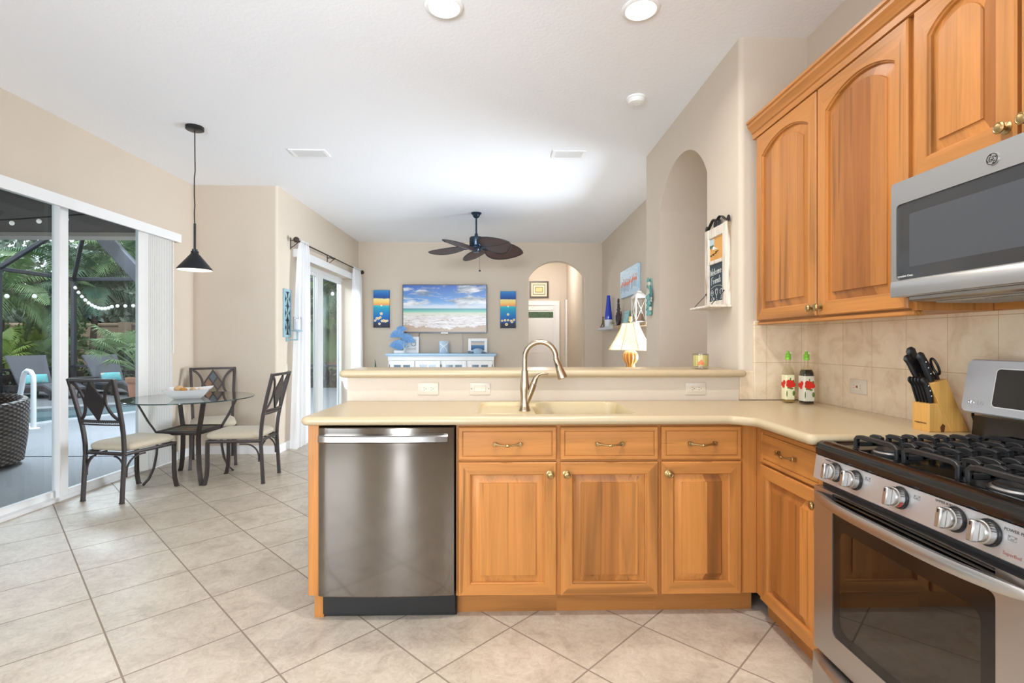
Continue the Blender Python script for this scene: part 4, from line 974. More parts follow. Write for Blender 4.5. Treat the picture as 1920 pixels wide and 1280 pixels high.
for body, y, z, s in (('POWER BURNER', 1.668, 0.8405, 0.0085), ('SIMMER BURNER', 1.232, 0.8405, 0.0085), ('POWER PLUS', 1.058, 0.834, 0.0095), ('SuperBoil', 1.062, 0.783, 0.0105)):
    v, f = text_mesh(body, s, face_T(on_panel(y, z, 0.0004), '-x') @ KT, 0.0002); MB().add(v, f).build('lettering', ink if body != 'SuperBoil' else mat('rust_print', C(150, 96, 86), 0.5), cp_, 0)
m = MB()
for y, z in ((1.655, 0.829), (1.498, 0.829), (1.318, 0.829), (1.212, 0.829), (1.066, 0.818)):
    T = face_T(on_panel(y, z, 0.0004), '-x') @ KT
    m.tube([T @ Vector(p) for p in ((-.009, -.005, 0), (.009, -.005, 0), (.009, .005, 0), (-.009, .005, 0))], 0.0004, 4, closed=True)
    for a in (-.006, -.002, .002, .006): m.tube([T @ Vector((a + .0013 * math.cos(q), (0.0022 if a in (-.006, .006) else -0.002) + .0013 * math.sin(q), 0)) for q in [k * math.pi / 3 for k in range(6)]], 0.0003, 4, closed=True)
m.build('burner_symbol', ink, cp_, 0)
# oven door
m = MB(); od = rrect(RY0 + 0.003, 0.178, RY1 - 0.003, 0.7425, 0.004, 2); wh = rrect(1.098, 0.268, 1.652, 0.684, 0.016, 4); vh = rrect(1.098, 0.692, 1.652, 0.740, 0.002, 2)
v, f = fill_holes_mesh(od, [wh, vh], 0); m.add([(1.098, p[0], p[1]) for p in v], f)
m.loft([[(1.150, *p) for p in od], [(1.098, *p) for p in od]], 0, False, False)
for hh in (wh, vh): m.loft([[(1.098, *p) for p in hh], [(1.112, *p) for p in hh]], 0, False, False)
od_ = m.build('oven_door', 'steel_y', t, 30)
w2 = rrect(1.135, 0.300, 1.620, 0.628, 0.03, 5); m = MB()
v, f = fill_holes_mesh(wh, [w2], 0); m.add([(1.1005, p[0], p[1]) for p in v], f); m.loft([[(1.1005, *p) for p in w2], [(1.106, *p) for p in w2]], 0, False, False)
m.build('window_border', 'enamel', od_, 0)
MB().prism(w2, 'x', 1.1008, 1.1045).build('window', 'tinted', od_, 0)
m = MB().quad((1.148, 1.1, 0.27), (1.148, 1.65, 0.27), (1.148, 1.65, 0.68), (1.148, 1.1, 0.68)); m.build('inner_panel', 'oven_in', od_, 0)
m = MB().box(1.112, 1.098, 0.690, 1.125, 1.652, 0.741)
for k in range(4): m.tube([(1.107 - 0.001 * k, 1.10, 0.733 - 0.0115 * k), (1.107 - 0.001 * k, 1.65, 0.733 - 0.0115 * k)], 0.0042, 8)
m.build('vent', 'enamel', od_, 40)
m = MB(); L = []
for k in range(33):
    u = -1 + 2 * k / 32; y = 1.372 + 0.374 * u; o = 0.058 * (1 - abs(u) ** 3.2) + 0.001; hgt = 0.0165 * (1 - 0.5 * abs(u) ** 8); zc = 0.716 - 0.002 * u * u
    L.append([(1.098 - o + 0.014 * min(1, o / 0.03), y, zc - hgt), (1.098 - o + 0.002, y, zc - hgt * 0.9), (1.098 - o - 0.002, y, zc - hgt * 0.3), (1.098 - o - 0.001, y, zc + hgt * 0.5), (1.098 - o + 0.004, y, zc + hgt), (1.098 - o + 0.016 * min(1, o / 0.03), y, zc + hgt)])
m.loft(L).build('handle', 'steel_b', od_, 35)
# warming drawer with a swooping lip
m = MB(); L = []
for k in range(33):
    u = -1 + 2 * k / 32; y = 1.372 + 0.377 * u; o = 0.034 * (1 - abs(u) ** 4)
    L.append([(1.150, y, 0.035), (1.094, y, 0.035), (1.092, y, 0.105), (1.094 - o * 0.6, y, 0.130), (1.094 - o, y, 0.150), (1.096 - o * 0.8, y, 0.162), (1.118, y, 0.166), (1.150, y, 0.166)])
m.loft(L).build('warming_drawer', 'steel_b', t, 40)
# backguard on its black riser
m = MB().prism([(1.655, 0.895), (1.665, 0.985), (1.705, 0.985), (1.705, 0.895)], 'y', RY0 + 0.008, RY1 - 0.008).build('riser', 'enamel', t)
BT = Matrix.Translation(Vector((1.632, 1.372, 1.092))) @ Matrix.Rotation(R(10), 4, 'Y')
bp = rrect(-0.374, -0.093, 0.374, 0.093, 0.022, 5)
m = MB().loft([[(0.045, *p) for p in bp], [(0.004, *p) for p in bp], [(0, *p) for p in offset_poly(bp, 0.004)]], T=BT)
bg = m.build('backguard', mat('satin_control_steel', (0.56, 0.58, 0.62, 1), 0.4, 0.45), t, 30)
sp = rrect(-0.26, -0.063, 0.262, 0.062, 0.012, 4)
MB().loft([[(0.002, *p) for p in sp], [(-0.0012, *p) for p in sp]], T=BT).build('display', 'enamel', bg, 0)
MB().loft([[(0.002, *p) for p in offset_poly(sp, -0.003)], [(-0.0006, *p) for p in offset_poly(sp, -0.003)]], T=BT).build('display_rim', 'white', bg, 0)
T = BT @ Matrix(((0, 0, -1, -0.0006), (-1, 0, 0, 0), (0, 1, 0, 0), (0, 0, 0, 1)))
m = MB(); cx, cy, rr = -0.335, -0.058, 0.0098
m.tube([T @ Vector((cx + rr * math.cos(R(a)), cy + rr * math.sin(R(a)), 0)) for a in range(-5, 315, 16)], 0.0012, 6)
m.tube([T @ Vector((cx + x * rr, cy + y * rr, 0)) for x, y in ((-.15, .55), (-.15, -.4), (.2, -.4))], 0.0011, 6)
m.tube([T @ Vector((cx + x * rr, cy + y * rr, 0)) for x, y in ((.15, .0), (.9, .0))], 0.0011, 6); m.disc(T @ Vector((cx - .45 * rr, cy + .35 * rr, 0)), (T.to_3x3() @ Vector((0, 0, 1))), 0.0016, 0.0004, 8)
m.build('emblem', 'chrome', bg, 0)
v, f = text_mesh('LG', 0.019, T @ Matrix.Translation(Vector((-0.302, -0.058, 0))), 0.0005); MB().add(v, f).build('lettering', mat('embossed_grey', C(178, 180, 186), 0.3, 0.6), bg, 0)
# burners
for (bx_, by_, br) in ((1.235, 1.572, 0.042), (1.505, 1.572, 0.034), (1.37, 1.372, 0.048), (1.235, 1.172, 0.05), (1.505, 1.172, 0.034)):
    b = MB().lathe([(br * 1.25, 0.886), (br * 1.25, 0.892), (br, 0.895), (br, 0.902), (br * 0.9, 0.905), (0.001, 0.905)], (bx_, by_, 0), 28).build('burner', 'iron', t, 35)
    MB().lathe([(br * 1.18, 0.8905), (br * 1.12, 0.8975), (br * 1.04, 0.8985)], (bx_, by_, 0), 28, cap0=False, cap1=False).build('burner_ring', 'steel_b', b, 35)
# continuous cast-iron grates: bars with turned-down ends
GZ = 0.9285
def grate(y0, y1, nm='grate'):
    m = MB(); w, hh = 0.0125, 0.0145; yc = (y0 + y1) / 2; x0, x1 = 1.186, 1.622
    def B(pts): m.bar(pts, w, hh, up=(0, 0, 1) if abs(pts[0][0] - pts[-1][0]) + abs(pts[0][1] - pts[-1][1]) > 0.01 else (1, 0, 0))
    # front and rear loops
    for xe, s in ((x0, 1), (x1, -1)):
        B([(xe, y0 + 0.012, GZ - 0.012), (xe, y0 + 0.02, GZ - 0.003), (xe, y0 + 0.035, GZ), (xe, y1 - 0.035, GZ), (xe, y1 - 0.02, GZ - 0.003), (xe, y1 - 0.012, GZ - 0.012)])
        for yy in (y0 + 0.012, y1 - 0.012): B([(xe, yy, GZ - 0.008), (xe, yy, 0.888)])
    for yy in (y0 + 0.012, y1 - 0.012): B([(x0, yy, GZ - 0.026), (x1, yy, GZ - 0.026)])
    n = 8
    for k in range(1, n):
        x = x0 + (x1 - x0) * k / n
        gap = 0.026 if k in (2, 6, 4) else 0.045
        for ya, yb in ((y0, yc - gap), (y1, yc + gap)):
            s = 1 if yb > ya else -1
            B([(x, ya + s * 0.012, GZ - 0.030), (x, ya + s * 0.012, GZ - 0.010)]); B([(x, ya + s * 0.008, GZ - 0.006), (x, ya + s * 0.02, GZ), (x, yb - s * 0.012, GZ), (x, yb, GZ - 0.004)])
            B([(x, yb - s * 0.004, GZ - 0.004), (x, yb - s * 0.004, GZ - 0.022)])
    B([((x0 + x1) / 2 - 0.06, yc - 0.045, GZ - 0.02), ((x0 + x1) / 2 - 0.06, yc + 0.045, GZ - 0.02)])
    return m.build(nm, 'iron', t, 45)
grate(1.474, 1.672); grate(1.270, 1.470); grate(1.066, 1.266)
pts = [(1.712, 1.752, 1.0), (1.712, 1.775, 0.985), (1.708, 1.80, 0.965), (1.700, 1.815, 0.945), (1.712, 1.80, 0.922)]
tag(MB().tube([(1.700, 1.765, 1.012), (1.702, 1.785, 0.992), (1.706, 1.79, 0.975), (1.700, 1.775, 0.955), (1.698, 1.765, 0.935)], 0.0045, 8).build('power_cord', 'black'), 'black cord behind the range between backguard and knife block', 'cord')

# ------------------------------------------------------------------ on the counter
pine = wood('knife_block_wood', C(216, 164, 88), 'z', 0.8, knots=False)
t = thing('knife_block', 'light wood knife block full of black-handled knives', 'knife block', (1.63, 1.84, 0.914))
CZT = 0.9142
MB().prism([(1.556, CZT), (1.640, CZT), (1.592, 1.018), (1.556, 1.018)], 'y', 1.803, 1.878, bev=0.002).build('lower_block', pine, t, 20)
m = MB().prism([(1.640, CZT), (1.706, CZT), (1.622, 1.108), (1.556 + 0.004, 1.090)], 'y', 1.803, 1.878, bev=0.002)
ub = m.build('upper_block', pine, t, 20)
add_text(t, 'lettering', 'FARBERWARE', 0.0085, (1.5556, 1.840, 0.944), '-x', mat('burnt_print', C(70, 44, 24), 0.6))
MB().add([(1.600, 1.8025, 0.9148), (1.612, 1.8025, 0.9148), (1.616, 1.8025, 0.938), (1.606, 1.8025, 0.945), (1.597, 1.8025, 0.932)], [(0, 1, 2, 3, 4)]).build('wood_knot', mat('dark_knot', C(96, 56, 28), 0.5), t, 0)
hk = mat('black_knife_handle', C(26, 24, 24), 0.38)
def knife(name, label, p, d, ln, w, grp=None, rivets=True, curl=0.0):
    w *= 1.22
    d = Vector(d).normalized(); p = Vector(p); sd = Vector((0, 1, 0)); fw = d.cross(sd).normalized()
    t = thing(name, label, 'knife', tuple(p), group=grp)
    m = MB(); N = 12; P = []; rs = []
    for k in range(N + 1):
        u = k / N; P.append(p + d * (ln * u) + fw * (-curl * math.sin(u * math.pi * 0.9) * 0.3 + curl * max(0, u - 0.7) * 2.0)); rs.append(w * (0.62 + 0.25 * math.sin(u * math.pi) + 0.45 * max(0, u - 0.75) * 2 - (0.45 if k == N else 0)))
    sec = [(0.62 * math.cos(a) * 0.8, math.sin(a) * 1.25) for a in [2 * math.pi * q / 12 for q in range(12)]]
    m.tube(P, rs, sec=sec, up=tuple(fw)); hd = m.build('handle', hk, t, 50)
    MB().box(-0.0012, -w * 0.8, -0.05, 0.0012, w * 0.8, 0.004, T=Matrix.Translation(p) @ Matrix(((0, fw.x, d.x, 0), (1, fw.y, d.y, 0), (0, fw.z, d.z, 0), (0, 0, 0, 1)))).build('blade', 'steel_b', t)
    if rivets:
        m = MB()
        for u in (0.28, 0.48, 0.68):
            q = p + d * (ln * u) + fw * (-curl * math.sin(u * math.pi * .9) * .3); m.disc(q - Vector((0, w * 0.58, 0)), (0, -1, 0), 0.0024, 0.0012, 10)
        m.build('rivet', 'chrome', hd, 0)
    return t
SD = (-0.30, 0.0, 0.95)
ordn = ['nearest the range', 'second from the range', 'middle of its row', 'fourth from the range', 'farthest from the range']
for i in range(5):
    knife('steak_knife', 'black steak knife in the low front row of the block, ' + ordn[i], (1.572, 1.812 + 0.0145 * i, 1.019), SD, 0.098, 0.0095, 'steak knives in the block', True, 0.014)
UD = (-0.40, 0.0, 0.92)
knife('chef_knife', 'thick black knife standing highest at the back of the block', (1.592, 1.868, 1.094), UD, 0.140, 0.0150, 'large knives in the block')
knife('carving_knife', 'large black knife with white rivets in the block\'s upper front slot', (1.583, 1.822, 1.096), UD, 0.118, 0.0125, 'large knives in the block', True, 0.006)
knife('bread_knife', 'large black knife beside the thick tall one, leaning over the steak knives', (1.572, 1.862, 1.092), (-0.42, 0.05, 0.88), 0.112, 0.0125, 'large knives in the block', True, 0.006)
knife('sharpening_steel', 'black handle between the tall knife and the scissors', (1.600, 1.845, 1.101), UD, 0.088, 0.0100, 'large knives in the block', False)
t = thing('scissors', 'black-handled kitchen scissors in the knife block', 'scissors', (1.612, 1.825, 1.10))
d = Vector(UD).normalized(); fw = d.cross(Vector((0, 1, 0))).normalized(); o = Vector((1.610, 1.832, 1.104))
for s, nm in ((-1, 'loop_handle'), (1, 'loop_handle')):
    ring = []
    for k in range(18):
        a = 2 * math.pi * k / 18; q = o + d * (0.052 + 0.032 * math.cos(a)) + Vector((0, 1, 0)) * (s * 0.013 + 0.0125 * math.sin(a)) + fw * (s * 0.004); ring.append(tuple(q))
    MB().tube(ring, 0.0042, 8, closed=True).tube([tuple(o + d * 0.024 + Vector((0, s * 0.010, 0))), tuple(o + Vector((0, s * 0.004, 0)) - d * 0.004)], [0.005, 0.0065], 8).build(nm, hk, t, 50)

def oil_bottle(x, y, w, label, dark):
    t = thing('oil_bottle', label, 'bottle', (x, y, 0.914), group='oil and vinegar bottles')
    z0 = 0.9142; hw = w / 2
    def sq(r, z, k=0.28): return [(p[0], p[1], z) for p in rrect(x - r, y - r, x + r, y + r, r * k, 4)]
    def rd(r, z, n=24):
        base = rrect(x - hw, y - hw, x + hw, y + hw, hw * .28, 4); return [(x + r * math.cos(a), y + r * math.sin(a), z) for a in [math.atan2(q[1] - y, q[0] - x) for q in base]]
    L = [sq(hw * .9, z0), sq(hw, z0 + 0.004), sq(hw, z0 + 0.158), sq(hw * .93, z0 + 0.172), sq(hw * .74, z0 + 0.184), rd(0.0145, z0 + 0.194), rd(0.0125, z0 + 0.21), rd(0.0125, z0 + 0.236)]
    MB().loft(L).build('bottle_glass', 'bottle', t, 40)
    zt = 0.183 if dark else 0.02
    liq = [sq(hw * .9, z0 + 0.006), sq(hw * .92, z0 + 0.01), sq(hw * .92, z0 + min(zt, 0.156))] + ([sq(hw * .85, z0 + 0.170), sq(hw * .68, z0 + 0.182)] if dark else [])
    MB().loft(liq).build('vinegar' if dark else 'oil', mat('dark_balsamic', C(18, 12, 12), 0.1) if dark else mat('pale_oil', C(150, 128, 70), 0.1), t, 40)
    lab = mat('printed_label_dark' if dark else 'printed_label', C(206, 204, 190) if dark else C(226, 222, 184), 0.5)
    lr = lambda z: [(p[0], p[1], z) for p in rrect(x - hw - .0007, y - hw - .0007, x + hw + .0007, y + hw + .0007, hw * .28, 4)]
    m = MB().loft([lr(z0 + 0.018), lr(z0 + 0.150)], 0, False, False).build('label', lab, t, 40)
    yy = y - hw - 0.0012
    red = MB(); 
    for a, b, r in ((-.45, .112, .0135), (.12, .108, .0145), (.55, .098, .0125), (-.1, .092, .012), (-.60, .097, .011)): red.disc((x + a * hw, yy, z0 + b), (0, -1, 0), r, 0.0004 + 0.0006 * abs(a + .7), 14)
    red.build('tomato_print', mat('tomato_red', C(200, 40, 26), 0.5), m, 0)
    gr = MB()
    for a, b, r, q in ((.62, .112, .006, .013), (-.4, .082, .010, .005), (.2, .078, .010, .005), (.7, .052, .007, .014), (-.86, .05, .003, .018), (-.05, .128, .003, .009)): gr.disc((x + a * hw, yy + .0001, z0 + b), (0, -1, 0), r, 0.0004, 12, ry=q)
    gr.build('leaf_print', mat('leaf_green_print', C(84, 110, 44), 0.5), m, 0)
    xs_ = x - hw - 0.0012; side = MB()
    for a, b, r in ((-.3, .110, .013), (.35, .100, .0125), (-.05, .090, .011)): side.disc((xs_, y + a * hw, z0 + b), (-1, 0, 0), r, 0.0006 + 0.0008 * abs(a + .4), 14)
    side.build('tomato_print', mat('tomato_red_side', C(196, 44, 30), 0.5), m, 0)
    gm = mat('lime_plastic', C(126, 196, 48), 0.35)
    cp = MB().lathe([(0.0145, 0.232), (0.0145, 0.246), (0.0125, 0.248), (0.0135, 0.25), (0.0135, 0.262), (0.008, 0.264), (0.007, 0.276), (0.004, 0.279)], (x, y, z0), 20).build('pourer_cap', gm, t, 40)
    MB().add([(x - 0.004, y - 0.005, z0 + 0.281), (x - 0.004, y + 0.005, z0 + 0.281), (x + 0.026, y + 0.004, z0 + 0.264), (x + 0.026, y - 0.004, z0 + 0.264), (x + 0.004, y - 0.005, z0 + 0.270), (x + 0.004, y + 0.005, z0 + 0.270)], [(0, 1, 2, 3), (0, 3, 4), (1, 5, 2), (4, 3, 2, 5), (0, 4, 5, 1)]).build('spout_flap', 'white', cp, 0)
oil_bottle(1.552, 2.700, 0.048, 'clear glass bottle with tomato label and green pourer', False)
oil_bottle(1.607, 2.625, 0.056, 'bottle of dark vinegar with tomato label and green pourer', True)

def outlet(label, x, y, z, facing, kind='duplex', w=0.1165, h=0.071, name='outlet', horiz=True):
    t = thing(name, label, 'switch' if kind == 'switch' else 'outlet', (x, y, z))
    T = face_T((x, y, z), facing)
    pl = MB().loft([[(p[0], p[1], 0.0) for p in rrect(-w / 2, -h / 2, w / 2, h / 2, 0.004, 3)], [(p[0], p[1], 0.0035) for p in rrect(-w / 2, -h / 2, w / 2, h / 2, 0.004, 3)], [(p[0], p[1], 0.006) for p in rrect(-w / 2 + .004, -h / 2 + .004, w / 2 - .004, h / 2 - .004, 0.003, 3)]], T=T).build('plate', 'plate', t, 30)
    A = T if horiz else T @ Matrix.Rotation(R(90), 4, 'Z')
    if kind == 'switch':
        MB().box(-0.033, -0.0165, 0.004, 0.033, 0.0165, 0.0085, 0.002, T=A).build('rocker', 'plate', t)
        m = MB()
        for k in (-.0485, .0485): m.disc(A @ Vector((k, 0, 0.006)), A.to_3x3() @ Vector((0, 0, 1)), 0.0026, 0.001, 8)
        m.build('screw', 'slot', t, 0)
    elif kind == 'duplex':
        for s in (-1, 1):
            c = A @ Vector((s * 0.0195, 0, 0.006)); so = MB().disc(c, A.to_3x3() @ Vector((0, 0, 1)), 0.0168, 0.002, 22).build('socket', 'plate', t, 30)
            m = MB()
            for q in (-.0063, .0063): m.box(s * 0.0195 - 0.0045 - .002, q - 0.001, 0.0079, s * 0.0195 + 0.0045 - .002, q + 0.001, 0.0084, T=A)
            m.disc(A @ Vector((s * 0.0195 + 0.0085, 0, 0.0079)), A.to_3x3() @ Vector((0, 0, 1)), 0.0024, 0.0005, 8); m.build('slot', 'slot', so, 0)
    else:
        so = MB().box(-0.034, -0.0165, 0.004, 0.034, 0.0165, 0.0078, 0.002, T=A).build('socket', 'plate', t)
        m = MB()
        for s in (-1, 1):
            for q in (-.006, .006): m.box(s * 0.022 - 0.004, q - 0.001, 0.0077, s * 0.022 + 0.004, q + 0.001, 0.0081, T=A)
        m.box(-0.002, -0.006, 0.0077, 0.0035, 0.006, 0.0086, T=A); m.build('slot', 'slot', so, 0)
        MB().box(-0.0085, -0.005, 0.0077, -0.0045, 0.005, 0.0086, T=A).build('reset_button', mat('red_button', C(170, 40, 36), 0.5), so, 0)
    return t
outlet('cream double outlet on the half wall left of the faucet', -0.416, 2.829, 0.980, '-y')
outlet('cream rocker switch on the half wall between outlet and faucet', -0.125, 2.829, 0.980, '-y', 'switch', name='wall_switch')
outlet('cream double outlet on the half wall right of the sink', 1.096, 2.829, 0.978, '-y')
outlet('cream outlet with test buttons on the tiled side wall', 1.7215, 2.396, 1.026, '-x', 'gfci')

# candle jar on the bar
t = thing('candle_jar', 'glass candle jar with beige wax and an orange print on the bar top', 'candle', (1.152, 2.90, 1.086))
x, y, z = 1.152, 2.90, 1.0862
MB().lathe([(0.044, 0), (0.049, 0.004), (0.049, 0.010), (0.045, 0.013), (0.045, 0.088), (0.043, 0.089), (0.0425, 0.016), (0.001, 0.015)], (x, y, z), 32).build('jar', 'bottle', t, 40)
st = NT('striped_wax'); vv = st.coords('Object'); at = st.node('ShaderNodeSeparateXYZ'); st.link(vv, at.inputs[0])
ang = st.math('ARCTAN2', at.outputs[1], at.outputs[0]); sn = st.math('SINE', st.math('MULTIPLY', ang, 22.0))
st.base(st.ramp(sn, [(0.2, C(206, 196, 132)), (0.8, C(236, 226, 178))])); st.setb(Roughness=0.5)
t2 = MB().lathe([(0.042, 0.017), (0.0422, 0.020), (0.0422, 0.074), (0.040, 0.078), (0.001, 0.077)], (x, y, z), 32).build('wax', st.m, t, 40)
m = MB()
for a, b, r in ((-0.02, 0.036, 0.010), (-0.012, 0.046, 0.008), (-0.006, 0.032, 0.009), (-0.026, 0.027, 0.006)):
    an = math.atan2(-0.9, a / 0.045 * 1.0); q = (x + a, y - math.sqrt(0.0455 ** 2 - a * a), z + b); m.disc(q, (a, -math.sqrt(0.0455 ** 2 - a * a), 0), r, 0.0006, 10)
m.build('flower_print', mat('orange_print', C(206, 120, 66), 0.5), t, 0)
# ------------------------------------------------------------------ ceiling fixtures
bulb_m = mat('lit_diffuser', C(255, 244, 220), 0.5, emis=(1, 0.90, 0.74, 1), estr=9)
can_in = mat('can_reflector', C(248, 240, 222), 0.4, emis=(1, 0.86, 0.62, 1), estr=0.55)
def can(x, y, label):
    t = thing('recessed_light', label, 'ceiling light', (x, y, CZ))
    MB().lathe([(0.098, 0), (0.100, -0.004), (0.094, -0.010), (0.080, -0.011), (0.077, -0.007), (0.077, 0)], (x, y, CZ), 36, cap0=False, cap1=False).build('trim_ring', 'white', t, 45)
    MB().lathe([(0.078, -0.008), (0.060, 0.035), (0.058, 0.036)], (x, y, CZ), 36, cap0=False, cap1=False).build('reflector', can_in, t, 45)
    MB().lathe([(0.0585, 0.034), (0.052, 0.026), (0.001, 0.023)], (x, y, CZ), 32, cap0=False).build('lamp_lens', bulb_m, t, 45)
CUT = [(-0.30, 2.60), (0.72, 2.60)]
can(-0.30, 2.60, 'lit round recessed ceiling light above the dishwasher')
can(0.72, 2.60, 'lit round recessed ceiling light above the corner cabinets')
def vent(label, x0, x1, y0, y1):
    t = thing('ceiling_vent', label, 'air vent', ((x0 + x1) / 2, (y0 + y1) / 2, CZ)); z = CZ
    m = MB().box(x0, y0, z - 0.010, x1, y0 + 0.022, z, 0.002).box(x0, y1 - 0.022, z - 0.010, x1, y1, z, 0.002).box(x0, y0 + 0.022, z - 0.010, x0 + 0.03, y1 - 0.022, z, 0.002).box(x1 - 0.03, y0 + 0.022, z - 0.010, x1, y1 - 0.022, z, 0.002)
    m.build('frame', 'white', t)
    m = MB()
    for k in range(6):
        yy = y0 + 0.032 + (y1 - y0 - 0.064) * k / 5; m.prism([(yy - 0.009, z - 0.003), (yy - 0.007, z - 0.001), (yy + 0.011, z - 0.010), (yy + 0.009, z - 0.012)], 'x', x0 + 0.03, x1 - 0.03)
    m.build('louvers', mat('vent_grey_white', C(214, 214, 216), .5), t, 0)
    MB().box(x0 + 0.02, y0 + 0.02, z - 0.0012, x1 - 0.02, y1 - 0.02, z - 0.0004).build('duct', mat('duct_grey', C(170, 170, 172), 0.8), t, 0)
vent('white louvered ceiling vent between pendant lamp and ceiling fan', -1.93, -1.60, 4.55, 4.73)
vent('white louvered ceiling vent between ceiling fan and smoke detector', 0.455, 0.765, 4.53, 4.71)
t = thing('smoke_detector', 'round white smoke detector on the ceiling', 'smoke detector', (0.95, 3.55, CZ))
MB().lathe([(0.066, 0), (0.066, -0.012), (0.060, -0.014)], (0.95, 3.55, CZ), 32, cap1=True).build('base', 'white', t, 40)
MB().lathe([(0.060, -0.013), (0.058, -0.030), (0.050, -0.040), (0.022, -0.043), (0.021, -0.0415), (0.018, -0.0415), (0.017, -0.043), (0.001, -0.043)], (0.95, 3.55, CZ), 32).build('sensor_cover', 'white', t, 40)

# pendant
PX, PY = -2.48, 4.10
t = thing('pendant_lamp', 'black cone pendant lamp hanging over the dining table', 'pendant light', (PX, PY, CZ))
pm = mat('black_pendant', C(30, 31, 35), 0.35, 0.3)
MB().lathe([(0.066, 0), (0.066, -0.024), (0.060, -0.028), (0.001, -0.028)], (PX, PY, CZ), 32).build('canopy', pm, t, 40)
MB().tube([(PX, PY, CZ - 0.026), (PX + 0.001, PY, 2.75), (PX + 0.003, PY, 2.62), (PX - 0.003, PY, 2.56), (PX - 0.003, PY, 2.42), (PX + 0.001, PY, 2.34), (PX - 0.003, PY, 2.28), (PX, PY, 2.19)], 0.0042, 8).build('cord', pm, t, 60)
MB().tube([(PX, PY, 2.195), (PX, PY, 1.985)], 0.0085, 12).lathe([(0.020, 1.988), (0.020, 1.962), (0.017, 1.958)], (PX, PY, 0), 20).build('stem', pm, t, 40)
MB().lathe([(0.019, 1.974), (0.0275, 1.972), (0.0275, 1.955), (0.030, 1.950), (0.126, 1.829), (0.128, 1.820), (0.1255, 1.820), (0.027, 1.946)], (PX, PY, 0), 40, cap0=False, cap1=False).build('shade', [pm], t, 40)
MB().lathe([(0.1250, 1.8205), (0.0262, 1.9455), (0.001, 1.9455)], (PX, PY, 0), 40, cap0=False).build('shade_lining', mat('white_lining', C(250, 246, 236), 0.5, emis=(1, 0.92, 0.80, 1), estr=0.25), t, 40)
MB().ell((PX, PY, 1.875), 0.03, 0.03, 0.035).build('bulb', bulb_m, t, 60)

# ceiling fan with woven leaf blades
FX, FYY = -0.351, 6.77
t = thing('ceiling_fan', 'dark ceiling fan with five woven leaf-shaped blades', 'ceiling fan', (FX, FYY, CZ))
MB().lathe([(0.070, 0), (0.070, -0.012), (0.060, -0.020), (0.052, -0.030), (0.046, -0.045), (0.030, -0.066), (0.016, -0.072)], (FX, FYY, CZ), 28).build('canopy', 'fan_metal', t, 40)
MB().tube([(FX, FYY, CZ - 0.07), (FX, FYY, 2.65)], 0.0125, 12).lathe([(0.014, 2.70), (0.022, 2.69), (0.024, 2.665), (0.03, 2.655)], (FX, FYY, 0), 18).build('down_rod', 'fan_metal', t, 40)
MB().lathe([(0.03, 2.656), (0.082, 2.648), (0.092, 2.635), (0.092, 2.535), (0.085, 2.52), (0.10, 2.512), (0.10, 2.498), (0.06, 2.485), (0.055, 2.462), (0.045, 2.445), (0.001, 2.44)], (FX, FYY, 0), 32).build('motor', 'fan_metal', t, 35)
wv = NT('woven_dark_rattan'); vv = wv.coords('Generated', scale=(46, 26, 1)); ck = wv.node('ShaderNodeTexChecker', i_3=1.0); wv.link(vv, ck.inputs[0])
wv.base(wv.mix(ck.outputs[1], C(84, 58, 54), C(52, 38, 40))); wv.bump(ck.outputs[1], 0.4, 0.003); wv.setb(Roughness=0.45)
rimm = mat('blade_rim', C(40, 38, 42), 0.4)
for k in range(5):
    a = R(22 + 72 * k)
    # blade axes: radial r, tangential s (pitched), normal
    r = Vector((math.cos(a), math.sin(a), -0.05)).normalized(); s0 = Vector((-math.sin(a), math.cos(a), 0)); pit = R(-24)
    up = r.cross(s0); s = s0 * math.cos(pit) + up * math.sin(pit); nn = r.cross(s)
    o = Vector((FX, FYY, 2.512))
    N = 22; top, bot, edge = [], [], []
    def wid(u): return 0.20 * (max(0, math.sin(math.pi * min(u ** 0.72, 1))) ** 0.62) if 0 < u < 1 else 0.0
    cl = []
    for q in range(N + 1):
        u = q / N; rad = 0.14 + 0.545 * u; w = max(wid(u), 0.022 if q == 0 else 0.004); cl.append((rad, w, -0.012 * math.sin(u * math.pi)))
    m = MB(); L = []
    for rad, w, cu in cl:
        c = o + r * rad + nn * cu
        L.append([tuple(c - s * w + nn * .0), tuple(c - s * w * .5 - nn * .004), tuple(c - nn * .006), tuple(c + s * w * .5 - nn * .004), tuple(c + s * w), tuple(c + s * w * .5 + nn * .003), tuple(c + nn * .002), tuple(c - s * w * .5 + nn * .003)])
    bl = m.loft(L).build('blade', wv.m, t, 60)
    ring = [tuple(o + r * rad - s * w + nn * cu) for rad, w, cu in cl] + [tuple(o + r * rad + s * w + nn * cu) for rad, w, cu in cl[::-1]]
    MB().tube(ring, 0.0065, 6, closed=True).tube([tuple(o + r * rad + nn * (cu - .006)) for rad, w, cu in cl], 0.0035, 6).build('rim', rimm, bl, 60)
    MB().bar([tuple(o + r * 0.07 - Vector((0, 0, 0.012))), tuple(o + r * 0.13 - Vector((0, 0, .016))), tuple(o + r * 0.22 - nn * 0.009)], 0.035, 0.005, up=tuple(nn)).build('blade_arm', 'fan_metal', t, 40)
MB().tube([(FX + 0.05, FYY - 0.05, 2.46), (FX + 0.05, FYY - 0.05, 2.20)], 0.0015, 6).lathe([(0.003, 2.205), (0.012, 2.192), (0.016, 2.184), (0.010, 2.180), (0.001, 2.179)], (FX + 0.05, FYY - 0.05, 0), 14).build('pull_chain', rimm, t, 40)

